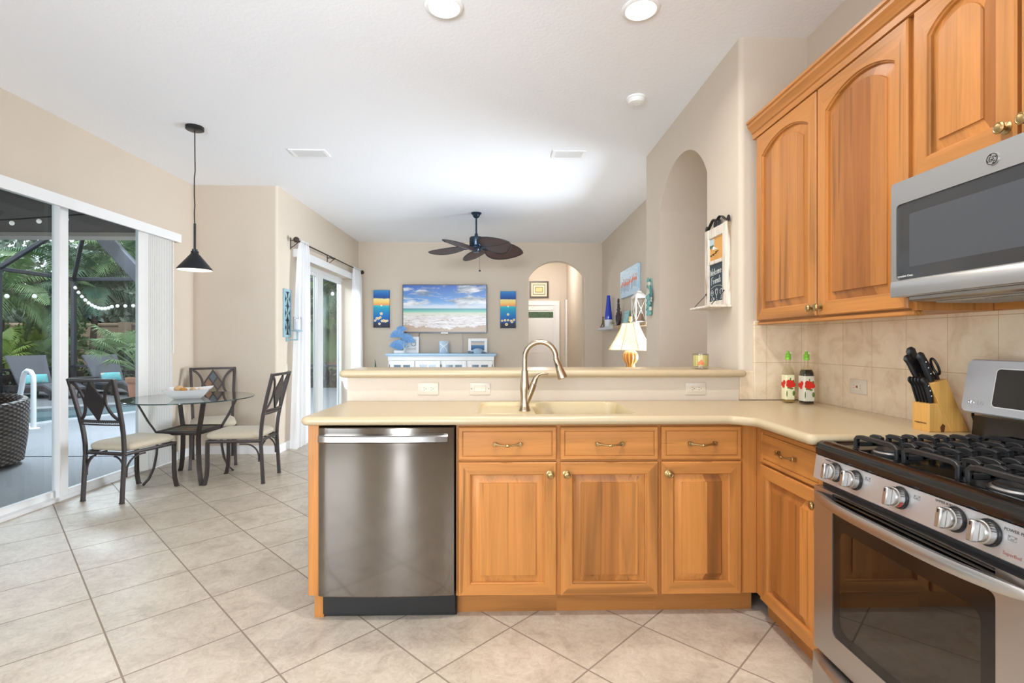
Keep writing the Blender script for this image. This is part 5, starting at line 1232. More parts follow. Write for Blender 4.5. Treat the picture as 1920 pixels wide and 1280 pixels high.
# ------------------------------------------------------------------ breakfast nook
fr_m = 'rim_dark'
fab = mat('oatmeal_seat_fabric', C(190, 178, 157), 0.9, vary=0.14, vscale=60, bump=0.35, bscale=420, bdist=0.002, sheen=0.2)
slate = [mat('slate_blue_grey', C(84, 92, 96), 0.6, vary=.2, vscale=50), mat('slate_rust', C(128, 92, 70), 0.6, vary=.25, vscale=50), mat('slate_olive', C(108, 98, 74), 0.6, vary=.25, vscale=50), mat('slate_brown', C(94, 84, 72), 0.6, vary=.25, vscale=50)]
def chair(label):
    t = thing('dining_chair', label, 'chair', local=True, group='metal dining chairs at the glass table')
    w = 0.027
    def yb(z): return -0.225 - 0.02 * max(0, z - 0.4) / 0.2 * (1 if z < .6 else 1) - 0.055 * max(0, (z - 0.55) / 0.41) ** 1.2 if z > 0.4 else -0.225 - 0.022 * (0.4 - z) / 0.4
    def xb(z): return 0.182 + 0.022 * max(0, (z - 0.45) / 0.5)
    for s in (-1, 1):
        MB().bar([(s * xb(z), yb(z), z) for z in (0.0, 0.12, 0.25, 0.37)], w, w, up=(1, 0, 0)).box(s * xb(0) - 0.015, yb(0) - 0.015, 0, s * xb(0) + 0.015, yb(0) + 0.015, 0.008, 0.002).build('leg', fr_m, t, 40)
        P = [(s * 0.19, 0.215, 0.37), (s * 0.19, 0.217, 0.28), (s * 0.19, 0.217, 0.16), (s * 0.192, 0.222, 0.08), (s * 0.194, 0.235, 0.02), (s * 0.195, 0.240, 0.0)]
        MB().bar(P, w + 0.003, w, up=(1, 0, 0)).box(s * 0.195 - 0.016, 0.226, 0, s * 0.195 + 0.016, 0.258, 0.008, 0.002).build('leg', fr_m, t, 40)
        # quarter-arc braces: rear leg to side rail, rear leg to rear rail
        A = [(s * 0.186, -0.212 + 0.115 * (1 - math.cos(q)), 0.235 + 0.115 * math.sin(q)) for q in [math.pi / 2 * k / 8 for k in range(9)]]
        A = [(A[0][0], A[0][1], 0.195)] + A + [(s * 0.186, -0.05, 0.350)]
        MB().bar(A, 0.012, 0.010, up=(1, 0, 0)).build('brace', fr_m, t, 40)
        A = [(s * (0.172 - 0.085 * (1 - math.cos(q))), -0.226, 0.255 + 0.10 * math.sin(q)) for q in [math.pi / 2 * k / 8 for k in range(9)]]
        MB().bar([(A[0][0], A[0][1], 0.215)] + A, 0.012, 0.010, up=(0, 1, 0)).build('brace', fr_m, t, 40)
    sf = [(-0.19, -0.225), (0.19, -0.225), (0.203, 0.215), (-0.203, 0.215)]
    m = MB().bar([(*p, 0.376) for p in sf], 0.022, 0.026, up=(0, 0, 1), closed=True); m.build('seat_frame', fr_m, t, 40)
    # cushion: crowned, rounded pad
    m = MB(); L = []; base = rrect(-0.188, -0.205, 0.188, 0.238, 0.07, 6)
    for d, z in ((0.022, 0.389), (0.004, 0.393), (-0.008, 0.405), (-0.012, 0.420), (-0.006, 0.436), (0.016, 0.449), (0.05, 0.458), (0.09, 0.463), (0.14, 0.465)):
        L.append([(p[0] * (1 + 0.04 * (p[1] + .2)), p[1], z) for p in offset_poly(base, d)] if d < 0.06 else [(p[0] * (1 - d / 0.21), 0.0165 + (p[1] - 0.0165) * (1 - d / 0.235), z) for p in base])
    m.loft(L).build('seat_cushion', fab, t, 60)
    # backrest
    m = MB()
    for s in (-1, 1): m.bar([(s * xb(z), yb(z), z) for z in (0.37, 0.45, 0.53, 0.60, 0.68, 0.76, 0.85, 0.962)], w, w, up=(1, 0, 0))
    def bow(x): return -0.018 * (1 - (x / 0.2) ** 2)
    m.bar([(x, yb(0.95) + bow(x), 0.952) for x in [-0.205 + 0.41 * k / 10 for k in range(11)]], 0.026, 0.022, up=(0, 0, 1))
    m.bar([(x, yb(0.632) + bow(x), 0.632) for x in [-0.19 + 0.38 * k / 10 for k in range(11)]], 0.016, 0.02, up=(0, 0, 1))
    m.bar([(x, yb(0.602) + bow(x), 0.604) for x in [-0.19 + 0.38 * k / 10 for k in range(11)]], 0.016, 0.012, up=(0, 0, 1))
    for k in range(22): x = -0.17 + 0.34 * k / 21; m.ell((x, yb(0.618) + bow(x), 0.618), 0.0045, n=6, m=4)
    for s in (-1, 1):
        P = []
        for k in range(13):
            q = -1 + 2 * k / 12; z = 0.79 + 0.15 * q; x = s * (0.182 - 0.086 * (1 - q * q) ** 0.8 + 0.004 * q); P.append((x, yb(z) + bow(x) * 0.8, z))
        m.bar(P, 0.022, 0.012, up=(0, 1, 0.2))
    m.build('back_frame', fr_m, t, 40)
    def dm(cx, cz, hx, hz): return [(cx, cz + hz), (cx + hx, cz), (cx, cz - hz), (cx - hx, cz)]
    def onb(x, z, o): return (x, yb(z) + bow(x) + o, z)
    m = MB().loft([[onb(x, z, -0.007) for x, z in dm(0, 0.79, 0.097, 0.155)], [onb(x, z, 0.007) for x, z in dm(0, 0.79, 0.097, 0.155)]])
    dp = m.build('diamond_panel', fr_m, t, 30)
    for (cx, cz), sm in zip(((0, 0.86), (0.0425, 0.79), (0, 0.72), (-0.0425, 0.79)), slate):
        for o in (1,):
            MB().loft([[onb(x, z, 0.004) for x, z in dm(cx, cz, 0.034, 0.056)], [onb(x, z, 0.0105) for x, z in dm(cx, cz, 0.034, 0.056)]]).build('slate_tile', sm, dp, 0)
    return t
ch = chair('dark metal dining chair with its back to the camera, by the sliding door')
def put(o, x, y, rz, label=None):
    o.location = (x, y, 0); o.rotation_euler = (0, 0, R(rz))
    if label: o['label'] = label
put(ch, -3.045, 4.19, -11.9)
put(copy_tree(ch), -2.353, 4.61, 93.4, 'dark metal dining chair seen from its side, facing the glass table')
put(copy_tree(ch), -2.977, 5.232, 210, 'dark metal dining chair behind the glass table, its slate diamond facing the camera')

TX, TY = -2.852, 4.65
t = thing('dining_table', 'round glass dining table on a dark metal base', 'table', (TX, TY, 0))
m = MB().lathe([(0.522, 0.7265), (0.526, 0.7285), (0.526, 0.7345), (0.522, 0.7365)], (TX, TY, 0), 72, cap0=False, cap1=False)
gt = m.build('glass_rim', 'glass_edge', t, 50)
MB().lathe([(0.523, 0.7265), (0.001, 0.7265)], (TX, TY, 0), 72, cap0=False, cap1=True).lathe([(0.523, 0.7365), (0.001, 0.7365)], (TX, TY, 0), 72, cap0=False, cap1=True).build('glass_top', 'glass_top', t, 0, recalc=False)
for sx in (-1, 1):
    for sy in (-1, 1):
        prof = [(0.285, 0.722), (0.272, 0.69), (0.252, 0.63), (0.226, 0.55), (0.197, 0.48), (0.182, 0.44), (0.178, 0.38), (0.182, 0.26), (0.196, 0.14), (0.222, 0.05), (0.252, 0.004)]
        m = MB().bar([(TX + sx * r, TY + sy * r, z) for r, z in prof], 0.034, 0.013, up=(sx, -sy, 0.0)) if False else MB().tube([(TX + sx * r, TY + sy * r, z) for r, z in prof], 1.0, sec=[(-.019, -.0065), (.019, -.0065), (.019, .0065), (-.019, .0065)], up=(sx, sy, 0.3))
        m.disc((TX + sx * 0.284, TY + sy * 0.284, 0.7215), (0, 0, 1), 0.016, 0.005, 12)
        m.build('leg', fr_m, t, 40)
sh_ = MB().bar([(TX + a * 0.178, TY + b * 0.178, 0.440) for a, b in ((-1, -1), (1, -1), (1, 1), (-1, 1))], 0.022, 0.036, up=(0, 0, 1), closed=True).build('shelf_frame', fr_m, t, 40)
for i in range(3):
    for j in range(3):
        x = TX - 0.112 + 0.112 * i; y = TY - 0.112 + 0.112 * j; MB().box(x - 0.054, y - 0.054, 0.436, x + 0.054, y + 0.054, 0.448, 0.003).build('slate_tile', slate[(i * 2 + j * 3) % 4], sh_, 0)

# square white bowl with dried potpourri
BX, BY, BZ = -2.835, 4.60, 0.737
t = thing('bowl', 'square white ceramic bowl on the glass table', 'bowl', (BX, BY, BZ))
m = MB(); Rb = Matrix.Translation(Vector((BX, BY, BZ))) @ Matrix.Rotation(R(24), 4, 'Z')
def sqc(h, z, sag=0.0, n=8):
    P = []
    for k in range(4):
        a = [(-1, -1), (1, -1), (1, 1), (-1, 1)][k]; b = [(-1, -1), (1, -1), (1, 1), (-1, 1)][(k + 1) % 4]
        for q in range(n):
            u = q / n; P.append((h * (a[0] + (b[0] - a[0]) * u), h * (a[1] + (b[1] - a[1]) * u), z - sag * (1 - (2 * u - 1) ** 2)))
    return P
m.loft([sqc(0.100, 0.0), sqc(0.112, 0.008), sqc(0.135, 0.030), sqc(0.158, 0.060, 0.004), sqc(0.180, 0.090, 0.010), sqc(0.174, 0.090, 0.010), sqc(0.150, 0.060, 0.004), sqc(0.128, 0.032), sqc(0.106, 0.014)], T=Rb)
m.build('bowl_body', mat('white_ceramic', C(240, 242, 246), 0.12), t, 30)
t['group'] = 'tableware'; del t['group']
poc = [('dried_flower_head', 'round tan dried flower head on top of the white bowl', -0.075, -0.01, 0.085, 0.036, C(214, 176, 130)), ('dried_pod', 'small orange dried pod beside the round flower head in the bowl', -0.030, -0.045, 0.078, 0.022, C(196, 134, 66)),
       ('shell_piece', 'small cream shell in the right half of the white bowl', 0.085, 0.02, 0.072, 0.022, C(228, 214, 196)), ('dried_pod', 'pale brown curled pod in the middle of the white bowl', 0.03, 0.0, 0.074, 0.024, C(206, 178, 138)), ('dried_pod', 'flat cream pod at the far side of the white bowl', 0.02, 0.07, 0.070, 0.024, C(220, 200, 166))]
for nm, lb, dx, dy, dz, r, cc in poc:
    m = MB(); c = Rb @ Vector((dx, dy, dz)); L = []
    for j in range(9):
        a = -math.pi / 2 + math.pi * j / 8
        L.append([(c.x + r * max(.05, math.cos(a)) * (1 + .16 * math.sin(5 * q)) * math.cos(q), c.y + r * max(.05, math.cos(a)) * (1 + .16 * math.sin(5 * q)) * math.sin(q), c.z + r * .8 * math.sin(a)) for q in [2 * math.pi * k / 20 for k in range(20)]])
    tag(m.loft(L).build(nm, mat(nm + '_tan', cc, 0.8, vary=.25, vscale=60), None, 60), lb, 'dried flower' if 'flower' in nm else ('shell' if 'shell' in nm else 'dried pod'), 'dried pieces in the bowl')
MB_ = MB().loft([[tuple(Rb @ Vector(p)) for p in sqc(0.112, 0.020)], [tuple(Rb @ Vector(p)) for p in sqc(0.136, 0.050)], [tuple(Rb @ Vector((p[0], p[1], 0.056 + 0.006 * math.sin(17 * p[0] + 9 * p[1])))) for p in sqc(0.10, 0)]])
tag(MB_.build('potpourri', mat('mixed_potpourri', C(206, 188, 160), 0.9, vary=.4, vscale=70, bump=.8, bscale=60, bdist=.02), None, 60), 'loose pale potpourri filling the white bowl', 'potpourri', kind='stuff')

# vertical blinds and valance of the nook door
t = thing('valance', 'long white valance board above the nook sliding door', 'valance', (-3.36, 3.4, 2.27))
MB().box(-3.345, 1.2, 2.266, -3.325, 5.272, 2.352).box(-3.42, 5.258, 2.266, -3.3452, 5.272, 2.352).build('face_board', 'white_frame', t)
MB().box(-3.42, 1.2, 2.335, -3.345, 5.255, 2.350, 0.002).build('dust_cover', 'white_frame', t)
t = thing('vertical_blinds', 'white vertical blinds stacked at the side of the nook door', 'blinds', (-3.37, 5.06, 2.2))
MB().box(-3.40, 1.3, 2.285, -3.355, 5.25, 2.325, 0.003).build('headrail', 'white_frame', t)
blind_m = mat('blind_vane', C(226, 224, 220), 0.5)
for k in range(15):
    y = 4.80 + 0.0245 * k; m = MB(); L = []
    for q in range(7):
        u = -1 + 2 * q / 6; dx = 0.030 * u; dy = 0.024 * u + 0.004 * (1 - u * u); L.append([(-3.383 + dx, y + dy, 0.03), (-3.383 + dx + 0.001, y + dy + 0.0012, 0.03), (-3.383 + dx + 0.001, y + dy + 0.0012, 2.285), (-3.383 + dx, y + dy, 2.285)])
    m.loft(L).build('vane', blind_m, t, 30)
MB().tube([(-3.342, 5.17, 2.27), (-3.342, 5.17, 1.12)], 0.004, 8).build('wand', blind_m, t)

# ------------------------------------------------------------------ living room, left wall
rod_m = mat('oil_rubbed_bronze', C(66, 54, 46), 0.45, 0.5)
t = thing('curtain_rod', 'dark bronze curtain rod with ball finials over the living room slider', 'curtain rod', (-2.4, 7.2, 2.43))
MB().tube([(-2.40, 5.95, 2.425), (-2.40, 8.60, 2.435)], 0.009, 10).build('rod', rod_m, t)
for y in (5.93, 8.62):
    s = -1 if y < 7 else 1; T = Matrix.Translation(Vector((-2.40, y, 2.43))) @ Matrix.Rotation(R(-90 * s), 4, 'X')
    MB().lathe([(0.010, -0.02), (0.014, -0.012), (0.010, -0.006), (0.024, 0.004), (0.034, 0.024), (0.033, 0.040), (0.022, 0.056), (0.001, 0.062)], n=18, T=T).build('finial', rod_m, t, 50)
for y in (5.975, 7.22, 8.56):
    m = MB().box(-2.5, y - 0.010, 2.33, -2.494, y + 0.010, 2.47, 0.002).tube([(-2.495, y, 2.435), (-2.45, y, 2.44), (-2.40, y, 2.418)], 0.0055, 8).tube([(-2.495, y, 2.35), (-2.46, y, 2.37), (-2.42, y, 2.405), (-2.40, y, 2.418)], 0.005, 8)
    m.tube([(-2.40 + 0.014 * math.cos(q), y, 2.43 + 0.014 * math.sin(q)) for q in [R(150 + 24 * k) for k in range(11)]], 0.004, 6); m.build('bracket', rod_m, t, 50)
def curtain(label, y0t, y1t, y0b, y1b, n):
    m = MB(); L = []; NU = 90; NZ = 14
    for j in range(NZ + 1):
        v = j / NZ; z = 2.455 - 2.445 * v; e = v ** 0.8; row = []
        for i in range(NU + 1):
            u = i / NU; y = (y0t + (y1t - y0t) * u) * (1 - e) + (y0b + (y1b - y0b) * u) * e
            x = -2.40 + (0.030 + 0.018 * e) * math.sin(u * n * 2 * math.pi + 0.8 * math.sin(3 * v + u * 4)) + 0.006 * math.sin(23 * u + 2 * v)
            if j == 0: x = -2.40 + (x + 2.40) * 0.45
            row.append((x, y, z))
        L.append(row)
    o = m.loft(L, 0, False, False, closed=False).build('curtain', 'sheer', None, 0); o.data.polygons.foreach_set('use_smooth', [True] * len(o.data.polygons))
    tag(o, label, 'curtain', 'sheer white curtains')
curtain('sheer white curtain beside the blue wall sconce', 5.985, 6.25, 5.80, 6.27, 8)
curtain('sheer white curtain in the far corner of the living room', 8.13, 8.52, 8.12, 8.62, 8)
t = thing('valance', 'white valance board above the living room sliding door', 'valance', (-2.46, 7.2, 2.26))
MB().box(-2.452, 6.05, 2.256, -2.440, 8.46, 2.352, 0.002).box(-2.5, 6.05, 2.256, -2.4522, 6.062, 2.352).box(-2.5, 8.448, 2.256, -2.4522, 8.46, 2.352).build('face_board', 'white_frame', t)
# carved sconce with hurricane candle
blue_w = mat('weathered_blue_paint', C(146, 176, 186), 0.7, vary=0.25, vscale=25)
t = thing('wall_sconce', 'carved pale blue wall sconce with candle arm', 'wall sconce', (-2.5, 5.87, 1.3))
y0, y1, z0, z1, xs = 5.765, 5.965, 1.295, 1.850, -2.482
m = MB().box(-2.5, y0, z0, xs, y0 + 0.026, z1, 0.003).box(-2.5, y1 - 0.026, z0, xs, y1, z1, 0.003).box(-2.5, y0 + .026, z1 - 0.03, xs, y1 - .026, z1, 0.003).box(-2.5, y0 + .026, z0, xs, y1 - .026, z0 + 0.03, 0.003)
yc = (y0 + y1) / 2; P1, P2 = [], []
for k in range(49):
    z = z0 + 0.03 + (z1 - z0 - 0.06) * k / 48; w = 0.056 * abs(math.cos(k / 48 * math.pi * 3.0)) ** .8 * (1 if True else 0) + 0.006
    P1.append((-2.489, yc - w, z)); P2.append((-2.489, yc + w, z))
m.bar(P1, 0.016, 0.012, up=(1, 0, 0)).bar(P2, 0.016, 0.012, up=(1, 0, 0))
for k in range(3):
    zc = z0 + 0.03 + (z1 - z0 - 0.06) * (k + 0.5) / 3
    for s in (-1, 1): m.bar([(-2.489, yc + s * (0.075 - 0.055 * math.sin(q)), zc + 0.085 * math.cos(q)) for q in [math.pi * j / 10 for j in range(11)]], 0.014, 0.012, up=(1, 0, 0))
m.build('carved_panel', blue_w, t, 40)
MB().box(-2.4995, y0 + .01, z0 + .01, -2.497, y1 - .01, z1 - .01).build('dark_backing', mat('dark_blue_backing', C(44, 62, 74), 0.7), t, 0)
MB().bar([(-2.49, yc, 1.275), (-2.49, yc, 1.265), (-2.375, yc, 1.265), (-2.375, yc, 1.365)], 0.016, 0.010, up=(0, 1, 0)).lathe([(0.055, 1.362), (0.060, 1.368), (0.060, 1.374), (0.001, 1.374)], (-2.375, yc, 0), 24).box(-2.5, yc - .018, 1.245, -2.485, yc + .018, 1.30, .003).build('candle_arm', blue_w, t, 40)
t = thing('candle', 'white pillar candle in glass on the blue sconce arm', 'candle', (-2.375, yc, 1.374))
MB().lathe([(0.046, 1.3745), (0.048, 1.378), (0.048, 1.53), (0.046, 1.53), (0.046, 1.38)], (-2.375, yc, 0), 24, cap0=True, cap1=False).build('glass_sleeve', thin_glass('frosted_sleeve', (0.92, 0.93, 0.95, 1), 1.2, 0.1), t, 50)
MB().lathe([(0.040, 1.379), (0.040, 1.50), (0.036, 1.504), (0.001, 1.503)], (-2.375, yc, 0), 24).build('wax', 'white', t, 50)
outlet('white wall switch by the corner below the blue sconce', -2.499, 5.862, 0.925, '+x', 'switch', 0.071, 0.1165, 'wall_switch', False)
# ------------------------------------------------------------------ living room, back wall
YB = 8.78
# television showing a beach
def m_tv():
    t = NT('beach_on_screen'); tc = t.node('ShaderNodeTexCoord'); sp = t.node('ShaderNodeSeparateXYZ'); t.link(tc.outputs['Generated'], sp.inputs[0])
    x, z = sp.outputs[0], sp.outputs[2]
    def nz(sx, sz, sc, det=5, dist=0, rough=.6, off=(0, 0, 0)):
        mp = t.node('ShaderNodeMapping'); mp.inputs['Scale'].default_value = (sx, 1, sz); mp.inputs['Location'].default_value = off; t.link(tc.outputs['Generated'], mp.inputs[0]); return t.noise(mp.outputs[0], sc, det, rough, dist)
    sky = t.ramp(z, [(0.5, C(170, 206, 240)), (0.66, C(96, 160, 226)), (1.0, C(38, 96, 190))])
    cl = nz(1.1, 2.2, 2.1, 7, .35, .6, (3.1, 0, 4.4))
    cm = t.ramp(cl, [(0.48, (0, 0, 0, 1)), (0.56, (1, 1, 1, 1))]); cshade = t.ramp(nz(1.4, 2.6, 2.4, 6, .3, .6, (1, 0, 2)), [(0.38, C(112, 132, 156)), (0.62, C(244, 246, 250))])
    sky = t.mix(cm, sky, cshade)
    hz = t.ramp(t.math('ADD', z, t.math('MULTIPLY', nz(3, 6, 3), 0.10)), [(0.60, (1, 1, 1, 1)), (0.66, (0, 0, 0, 1))]); sky = t.mix(t.math('MULTIPLY', hz, .75), sky, C(226, 232, 242))
    sea = t.ramp(z, [(0.40, C(214, 222, 196)), (0.43, C(130, 204, 182)), (0.48, C(64, 170, 170)), (0.5, C(36, 124, 160))])
    foam_n = nz(2.2, 7, 4, 6, 1.2, .65); foam = t.ramp(foam_n, [(0.34, C(186, 170, 154)), (0.46, C(222, 214, 212)), (0.60, C(246, 246, 250))])
    surf = t.ramp(z, [(0.30, (1, 1, 1, 1)), (0.42, (0, 0, 0, 1))]); low = t.mix(surf, sea, foam)
    edge = t.math('ADD', z, t.math('MULTIPLY', t.math('SUBTRACT', nz(5, .2, 2, 4, .2), .5), 0.24)); dv = t.math('ABSOLUTE', t.math('SUBTRACT', x, 0.52)); edge = t.math('SUBTRACT', edge, t.math('MULTIPLY', dv, 0.16))
    sand = t.ramp(edge, [(0.055, (1, 1, 1, 1)), (0.07, (0, 0, 0, 1))]); low = t.mix(sand, low, C(190, 166, 142))
    sel = t.math('GREATER_THAN', z, 0.5); col = t.mix(sel, low, sky)
    t.base((0.01, 0.01, 0.01, 1)); t.link(col, t.b.inputs['Emission Color']); t.b.inputs['Emission Strength'].default_value = 0.80; t.setb(Roughness=0.3)
    return t.m
t = thing('tv', 'flat television on the back wall showing a bright beach', 'television', (-1.0, YB - 0.03, 1.4))
MB().box(-1.728, YB - 0.060, 1.392, -0.268, YB - 0.012, 2.230, 0.006).build('housing', mat('tv_bezel_grey', C(84, 86, 92), 0.3, .5), t)
MB().box(-1.712, YB - 0.0625, 1.416, -0.284, YB - 0.0595, 2.216).build('screen', m_tv(), t, 0)
MB().box(-1.06, YB - 0.064, 1.386, -0.94, YB - 0.03, 1.400, 0.004).build('sensor', 'chrome', t)
wirem = mat('grey_cable', C(120, 114, 108), 0.6)
for lb, pts in (('thin dark cable hanging under the screen on the shell sculpture side', [(-1.435, YB - .008, 1.40), (-1.455, YB - .006, 1.33), (-1.475, YB - .006, 1.22), (-1.478, YB - .01, 1.00)]),
                ('thin pale cable hanging under the screen toward the framed sea photo', [(-0.715, YB - .008, 1.40), (-0.700, YB - .006, 1.32), (-0.690, YB - .006, 1.22), (-0.688, YB - .01, 1.00)])):
    tag(MB().tube(pts, 0.006, 8).build('cable', wirem if 'dark' in lb else mat('pale_cable', C(214, 208, 200), 0.6)), lb, 'cable')
def sunset(label, x0, x1, z0, z1, seed, n):
    t = thing('painting', label, 'painting', ((x0 + x1) / 2, YB, z0), group='narrow sunset paintings')
    p = NT('sunset_canvas'); tc = p.node('ShaderNodeTexCoord'); sp = p.node('ShaderNodeSeparateXYZ'); p.link(tc.outputs['Generated'], sp.inputs[0])
    mp = p.node('ShaderNodeMapping'); mp.inputs['Scale'].default_value = (1, 1, 5); mp.inputs['Location'].default_value = (seed, 0, 0); p.link(tc.outputs['Generated'], mp.inputs[0])
    n1 = p.noise(mp.outputs[0], 3.0, 5, .6, .8); zz = p.math('ADD', sp.outputs[2], p.math('MULTIPLY', p.math('SUBTRACT', n1, .5), 0.05))
    col = p.ramp(zz, [(0.0, C(46, 40, 52)), (0.11, C(40, 44, 70)), (0.16, C(26, 84, 150)), (0.32, C(16, 112, 186)), (0.52, C(34, 160, 190)), (0.585, C(60, 190, 196)), (0.60, C(240, 150, 110)), (0.64, C(248, 184, 106)), (0.69, C(248, 214, 120)), (0.765, C(244, 226, 160)), (0.785, C(28, 72, 138)), (0.9, C(30, 104, 184)), (1.0, C(64, 138, 190))])
    p.base(col); p.setb(Roughness=0.6); p.bump(n1, .3, .004)
    cv = MB().box(x0, YB - 0.038, z0, x1, YB - 0.002, z1, 0.003).build('canvas', p.m, t)
    rnd = random.Random(int(seed * 10)); yy = YB - 0.0385; w = x1 - x0
    fl, ce, stm = MB(), MB(), MB(); spots = [(0.5, 0.37)] + [(0.12 + 0.76 * k / (n - 1), 0.15 + 0.14 * rnd.random()) for k in range(n)] + [(0.4, 0.10), (0.75, 0.17)]
    for si, (u, v) in enumerate(spots):
        yy = YB - 0.0386 - 0.0022 * si
        c = (x0 + w * u, yy, z0 + (z1 - z0) * v); r = 0.020 + 0.007 * rnd.random()
        for q in range(7): a = 2 * math.pi * q / 7; fl.disc((c[0] + r * .62 * math.cos(a), yy, c[2] + r * .62 * math.sin(a)), (0, -1, 0), r * .42, 0.001 + .00015 * q, 8)
        ce.disc((c[0], yy - .001, c[2]), (0, -1, 0), r * .42, 0.002, 10); stm.box(c[0] - .002, YB - .038, z0 + 0.01, c[0] + .002, YB - 0.0386, c[2] - r * .8)
    stm.build('painted_stems', mat('stem_paint', C(24, 60, 96), .6), cv, 0); fl.build('petal_pattern', mat('petal_paint', C(236, 226, 196), .6), cv, 0); ce.build('painted_centers', mat('centre_paint', C(214, 164, 60), .6), cv, 0)
    s = MB().ell(((x0 + x1) / 2, YB - .036, z0 + (z1 - z0) * .59), .018, .004, .018); s.build('painted_sun', mat('sun_paint', C(252, 236, 200), .6), cv, 60)
sunset('narrow sunset painting with daisies between curtain and television', -2.234, -1.957, 1.486, 2.135, 1.3, 8)
sunset('narrow sunset painting with daisies between television and archway', -0.036, 0.234, 1.478, 2.121, 4.7, 5)

# sideboard
t = thing('sideboard', 'white sideboard with pale blue top and small glass panes', 'sideboard', (-1.02, 8.58, 0))
sw = mat('white_sideboard', C(236, 236, 236), .5)
MB().box(-1.945, 8.375, 1.010, -0.10, 8.765, 1.043, 0.006).box(-1.93, 8.385, 0.996, -0.115, 8.76, 1.010, .003).build('top', mat('pale_blue_top', C(170, 200, 226), .45), t)
MB().box(-1.90, 8.415, 0.10, -0.145, 8.755, 0.996).box(-1.905, 8.40, 0.93, -0.14, 8.42, 0.996, .002).box(-1.905, 8.40, 0.10, -0.14, 8.42, 0.15, .002).build('body', sw, t)
for x in (-1.87, -0.175):
    for y in (8.43, 8.735): MB().box(x - .03, y - .02, 0, x + .03, y + .02, .10, .004).build('foot', sw, t)
pane_m = mat('sideboard_dark_pane', C(108, 132, 152), .08, spec=.7)
for k in range(4):
    x0 = -1.885 + 0.4315 * k + 0.012; x1 = x0 + 0.4075; m = MB()
    m.box(x0, 8.385, .16, x0 + .07, 8.402, .925, .002).box(x1 - .07, 8.385, .16, x1, 8.402, .925, .002).box(x0 + .07, 8.385, .855, x1 - .07, 8.402, .925, .002).box(x0 + .07, 8.385, .16, x1 - .07, 8.402, .23, .002)
    xc = (x0 + x1) / 2; m.box(xc - .018, 8.387, .23, xc + .018, 8.401, .855)
    for z in (.43, .64): m.box(x0 + .07, 8.387, z - .012, x1 - .07, 8.401, z + .012)
    d = m.build('door', sw, t); MB().box(x0 + .06, 8.394, .22, x1 - .06, 8.398, .865).build('panes', pane_m, d, 0)
    hx = x1 - .02 if k % 2 == 0 else x0 + .02; MB().box(hx - .004, 8.372, .66, hx + .004, 8.386, .72, .002).build('handle', 'iron', d)
    e = x0 if k % 2 == 0 else x1; hm = MB()
    for z in (.24, .84): hm.tube([(e, 8.383, z - .02), (e, 8.383, z + .02)], .005, 6)
    hm.build('hinge', 'iron', d)
ST = 1.0435
coral_b = mat('glazed_blue_coral', C(110, 156, 206), .35, vary=.35, vscale=30)
def shell(m, c, r, rot, tilt, n=11):
    """ribbed scallop fan"""
    T = Matrix.Translation(Vector(c)) @ Matrix.Rotation(rot, 4, 'Y') @ Matrix.Rotation(tilt, 4, 'X'); L = []
    for j in range(8):
        v = (j + .15) / 7.15; row = []
        for i in range(4 * n + 1):
            a = R(-68 + 136 * i / (4 * n)); rr = r * v * (1 + 0.05 * math.cos(i * math.pi / 2) * v); row.append((rr * math.sin(a) * 1.0, -0.28 * r * math.sin(v * math.pi * .62) + 0.03 * r * math.cos(i * math.pi / 2) * v, rr * math.cos(a)))
        L.append(row)
    B = [[(p[0], p[1] + 0.02 * r, p[2]) for p in row] for row in L]
    for rows in (L, B): m.loft(rows, 0, False, False, T=T, closed=False)
    m.loft([L[-1], B[-1]], 0, False, False, T=T, closed=False)
t = thing('shell_sculpture', 'stacked blue scallop shell sculpture on the sideboard end', 'sculpture', (-1.73, 8.55, ST))
MB().box(-1.83, 8.50, ST, -1.66, 8.62, ST + .05, .006).build('plinth', sw, t)
for c, r, ro in (((-1.745, 8.54, ST + .05), .175, 0), ((-1.64, 8.55, ST + .185), .15, .45), ((-1.76, 8.55, ST + .265), .135, -.35), ((-1.71, 8.55, ST + .365), .10, .1)):
    m = MB(); shell(m, c, r, ro, R(-8)); m.build('shell', coral_b, t, 60)
MB().tube([(-1.73, 8.575, ST + .045), (-1.725, 8.58, ST + .2), (-1.71, 8.58, ST + .42)], .014, 8).build('stem', coral_b, t)
def frame(label, x, y, w, h, fw, col, picture, lean=.10):
    t = thing('picture_frame', label, 'picture frame', (x, y, ST)); T = Matrix.Translation(Vector((x, y, ST + .0005))) @ Matrix.Rotation(-lean, 4, 'X')
    m = MB().box(-w / 2, -.008, 0, -w / 2 + fw, .010, h, .003, T=T).box(w / 2 - fw, -.008, 0, w / 2, .010, h, .003, T=T).box(-w / 2 + fw, -.008, 0, w / 2 - fw, .010, fw, .003, T=T).box(-w / 2 + fw, -.008, h - fw, w / 2 - fw, .010, h, .003, T=T)
    m.build('frame', col, t); MB().box(-w / 2 + fw, .002, fw, w / 2 - fw, .006, h - fw, T=T).build('picture', picture, t, 0)
    MB().box(-.03, .010, 0.0, .03, .014, h * .7, T=T @ Matrix.Translation(Vector((0, 0.0, 0))) @ Matrix.Rotation(.0, 4, 'X')).build('easel_back', col, t)
    return t, T
t, T = frame('white picture frame with a sand dollar and starfish motif beside the blue shells', -1.56, 8.60, .265, .285, .045, 'white', mat('pale_mat_board', C(226, 226, 226), .7))
m = MB(); zc = .145
m.tube([T @ Vector((.045 + .04 * math.cos(q), -.001, zc + .02 + .04 * math.sin(q))) for q in [2 * math.pi * k / 20 for k in range(20)]], .005, 6, closed=True)
m.tube([T @ Vector(p) for p in ((-.05, -.001, .22), (.085, -.001, .22))], .004, 6).tube([T @ Vector(p) for p in ((-.05, -.001, .075), (.085, -.001, .075))], .003, 6)
m.build('motif', mat('grey_motif', C(150, 158, 164), .6), t, 60)
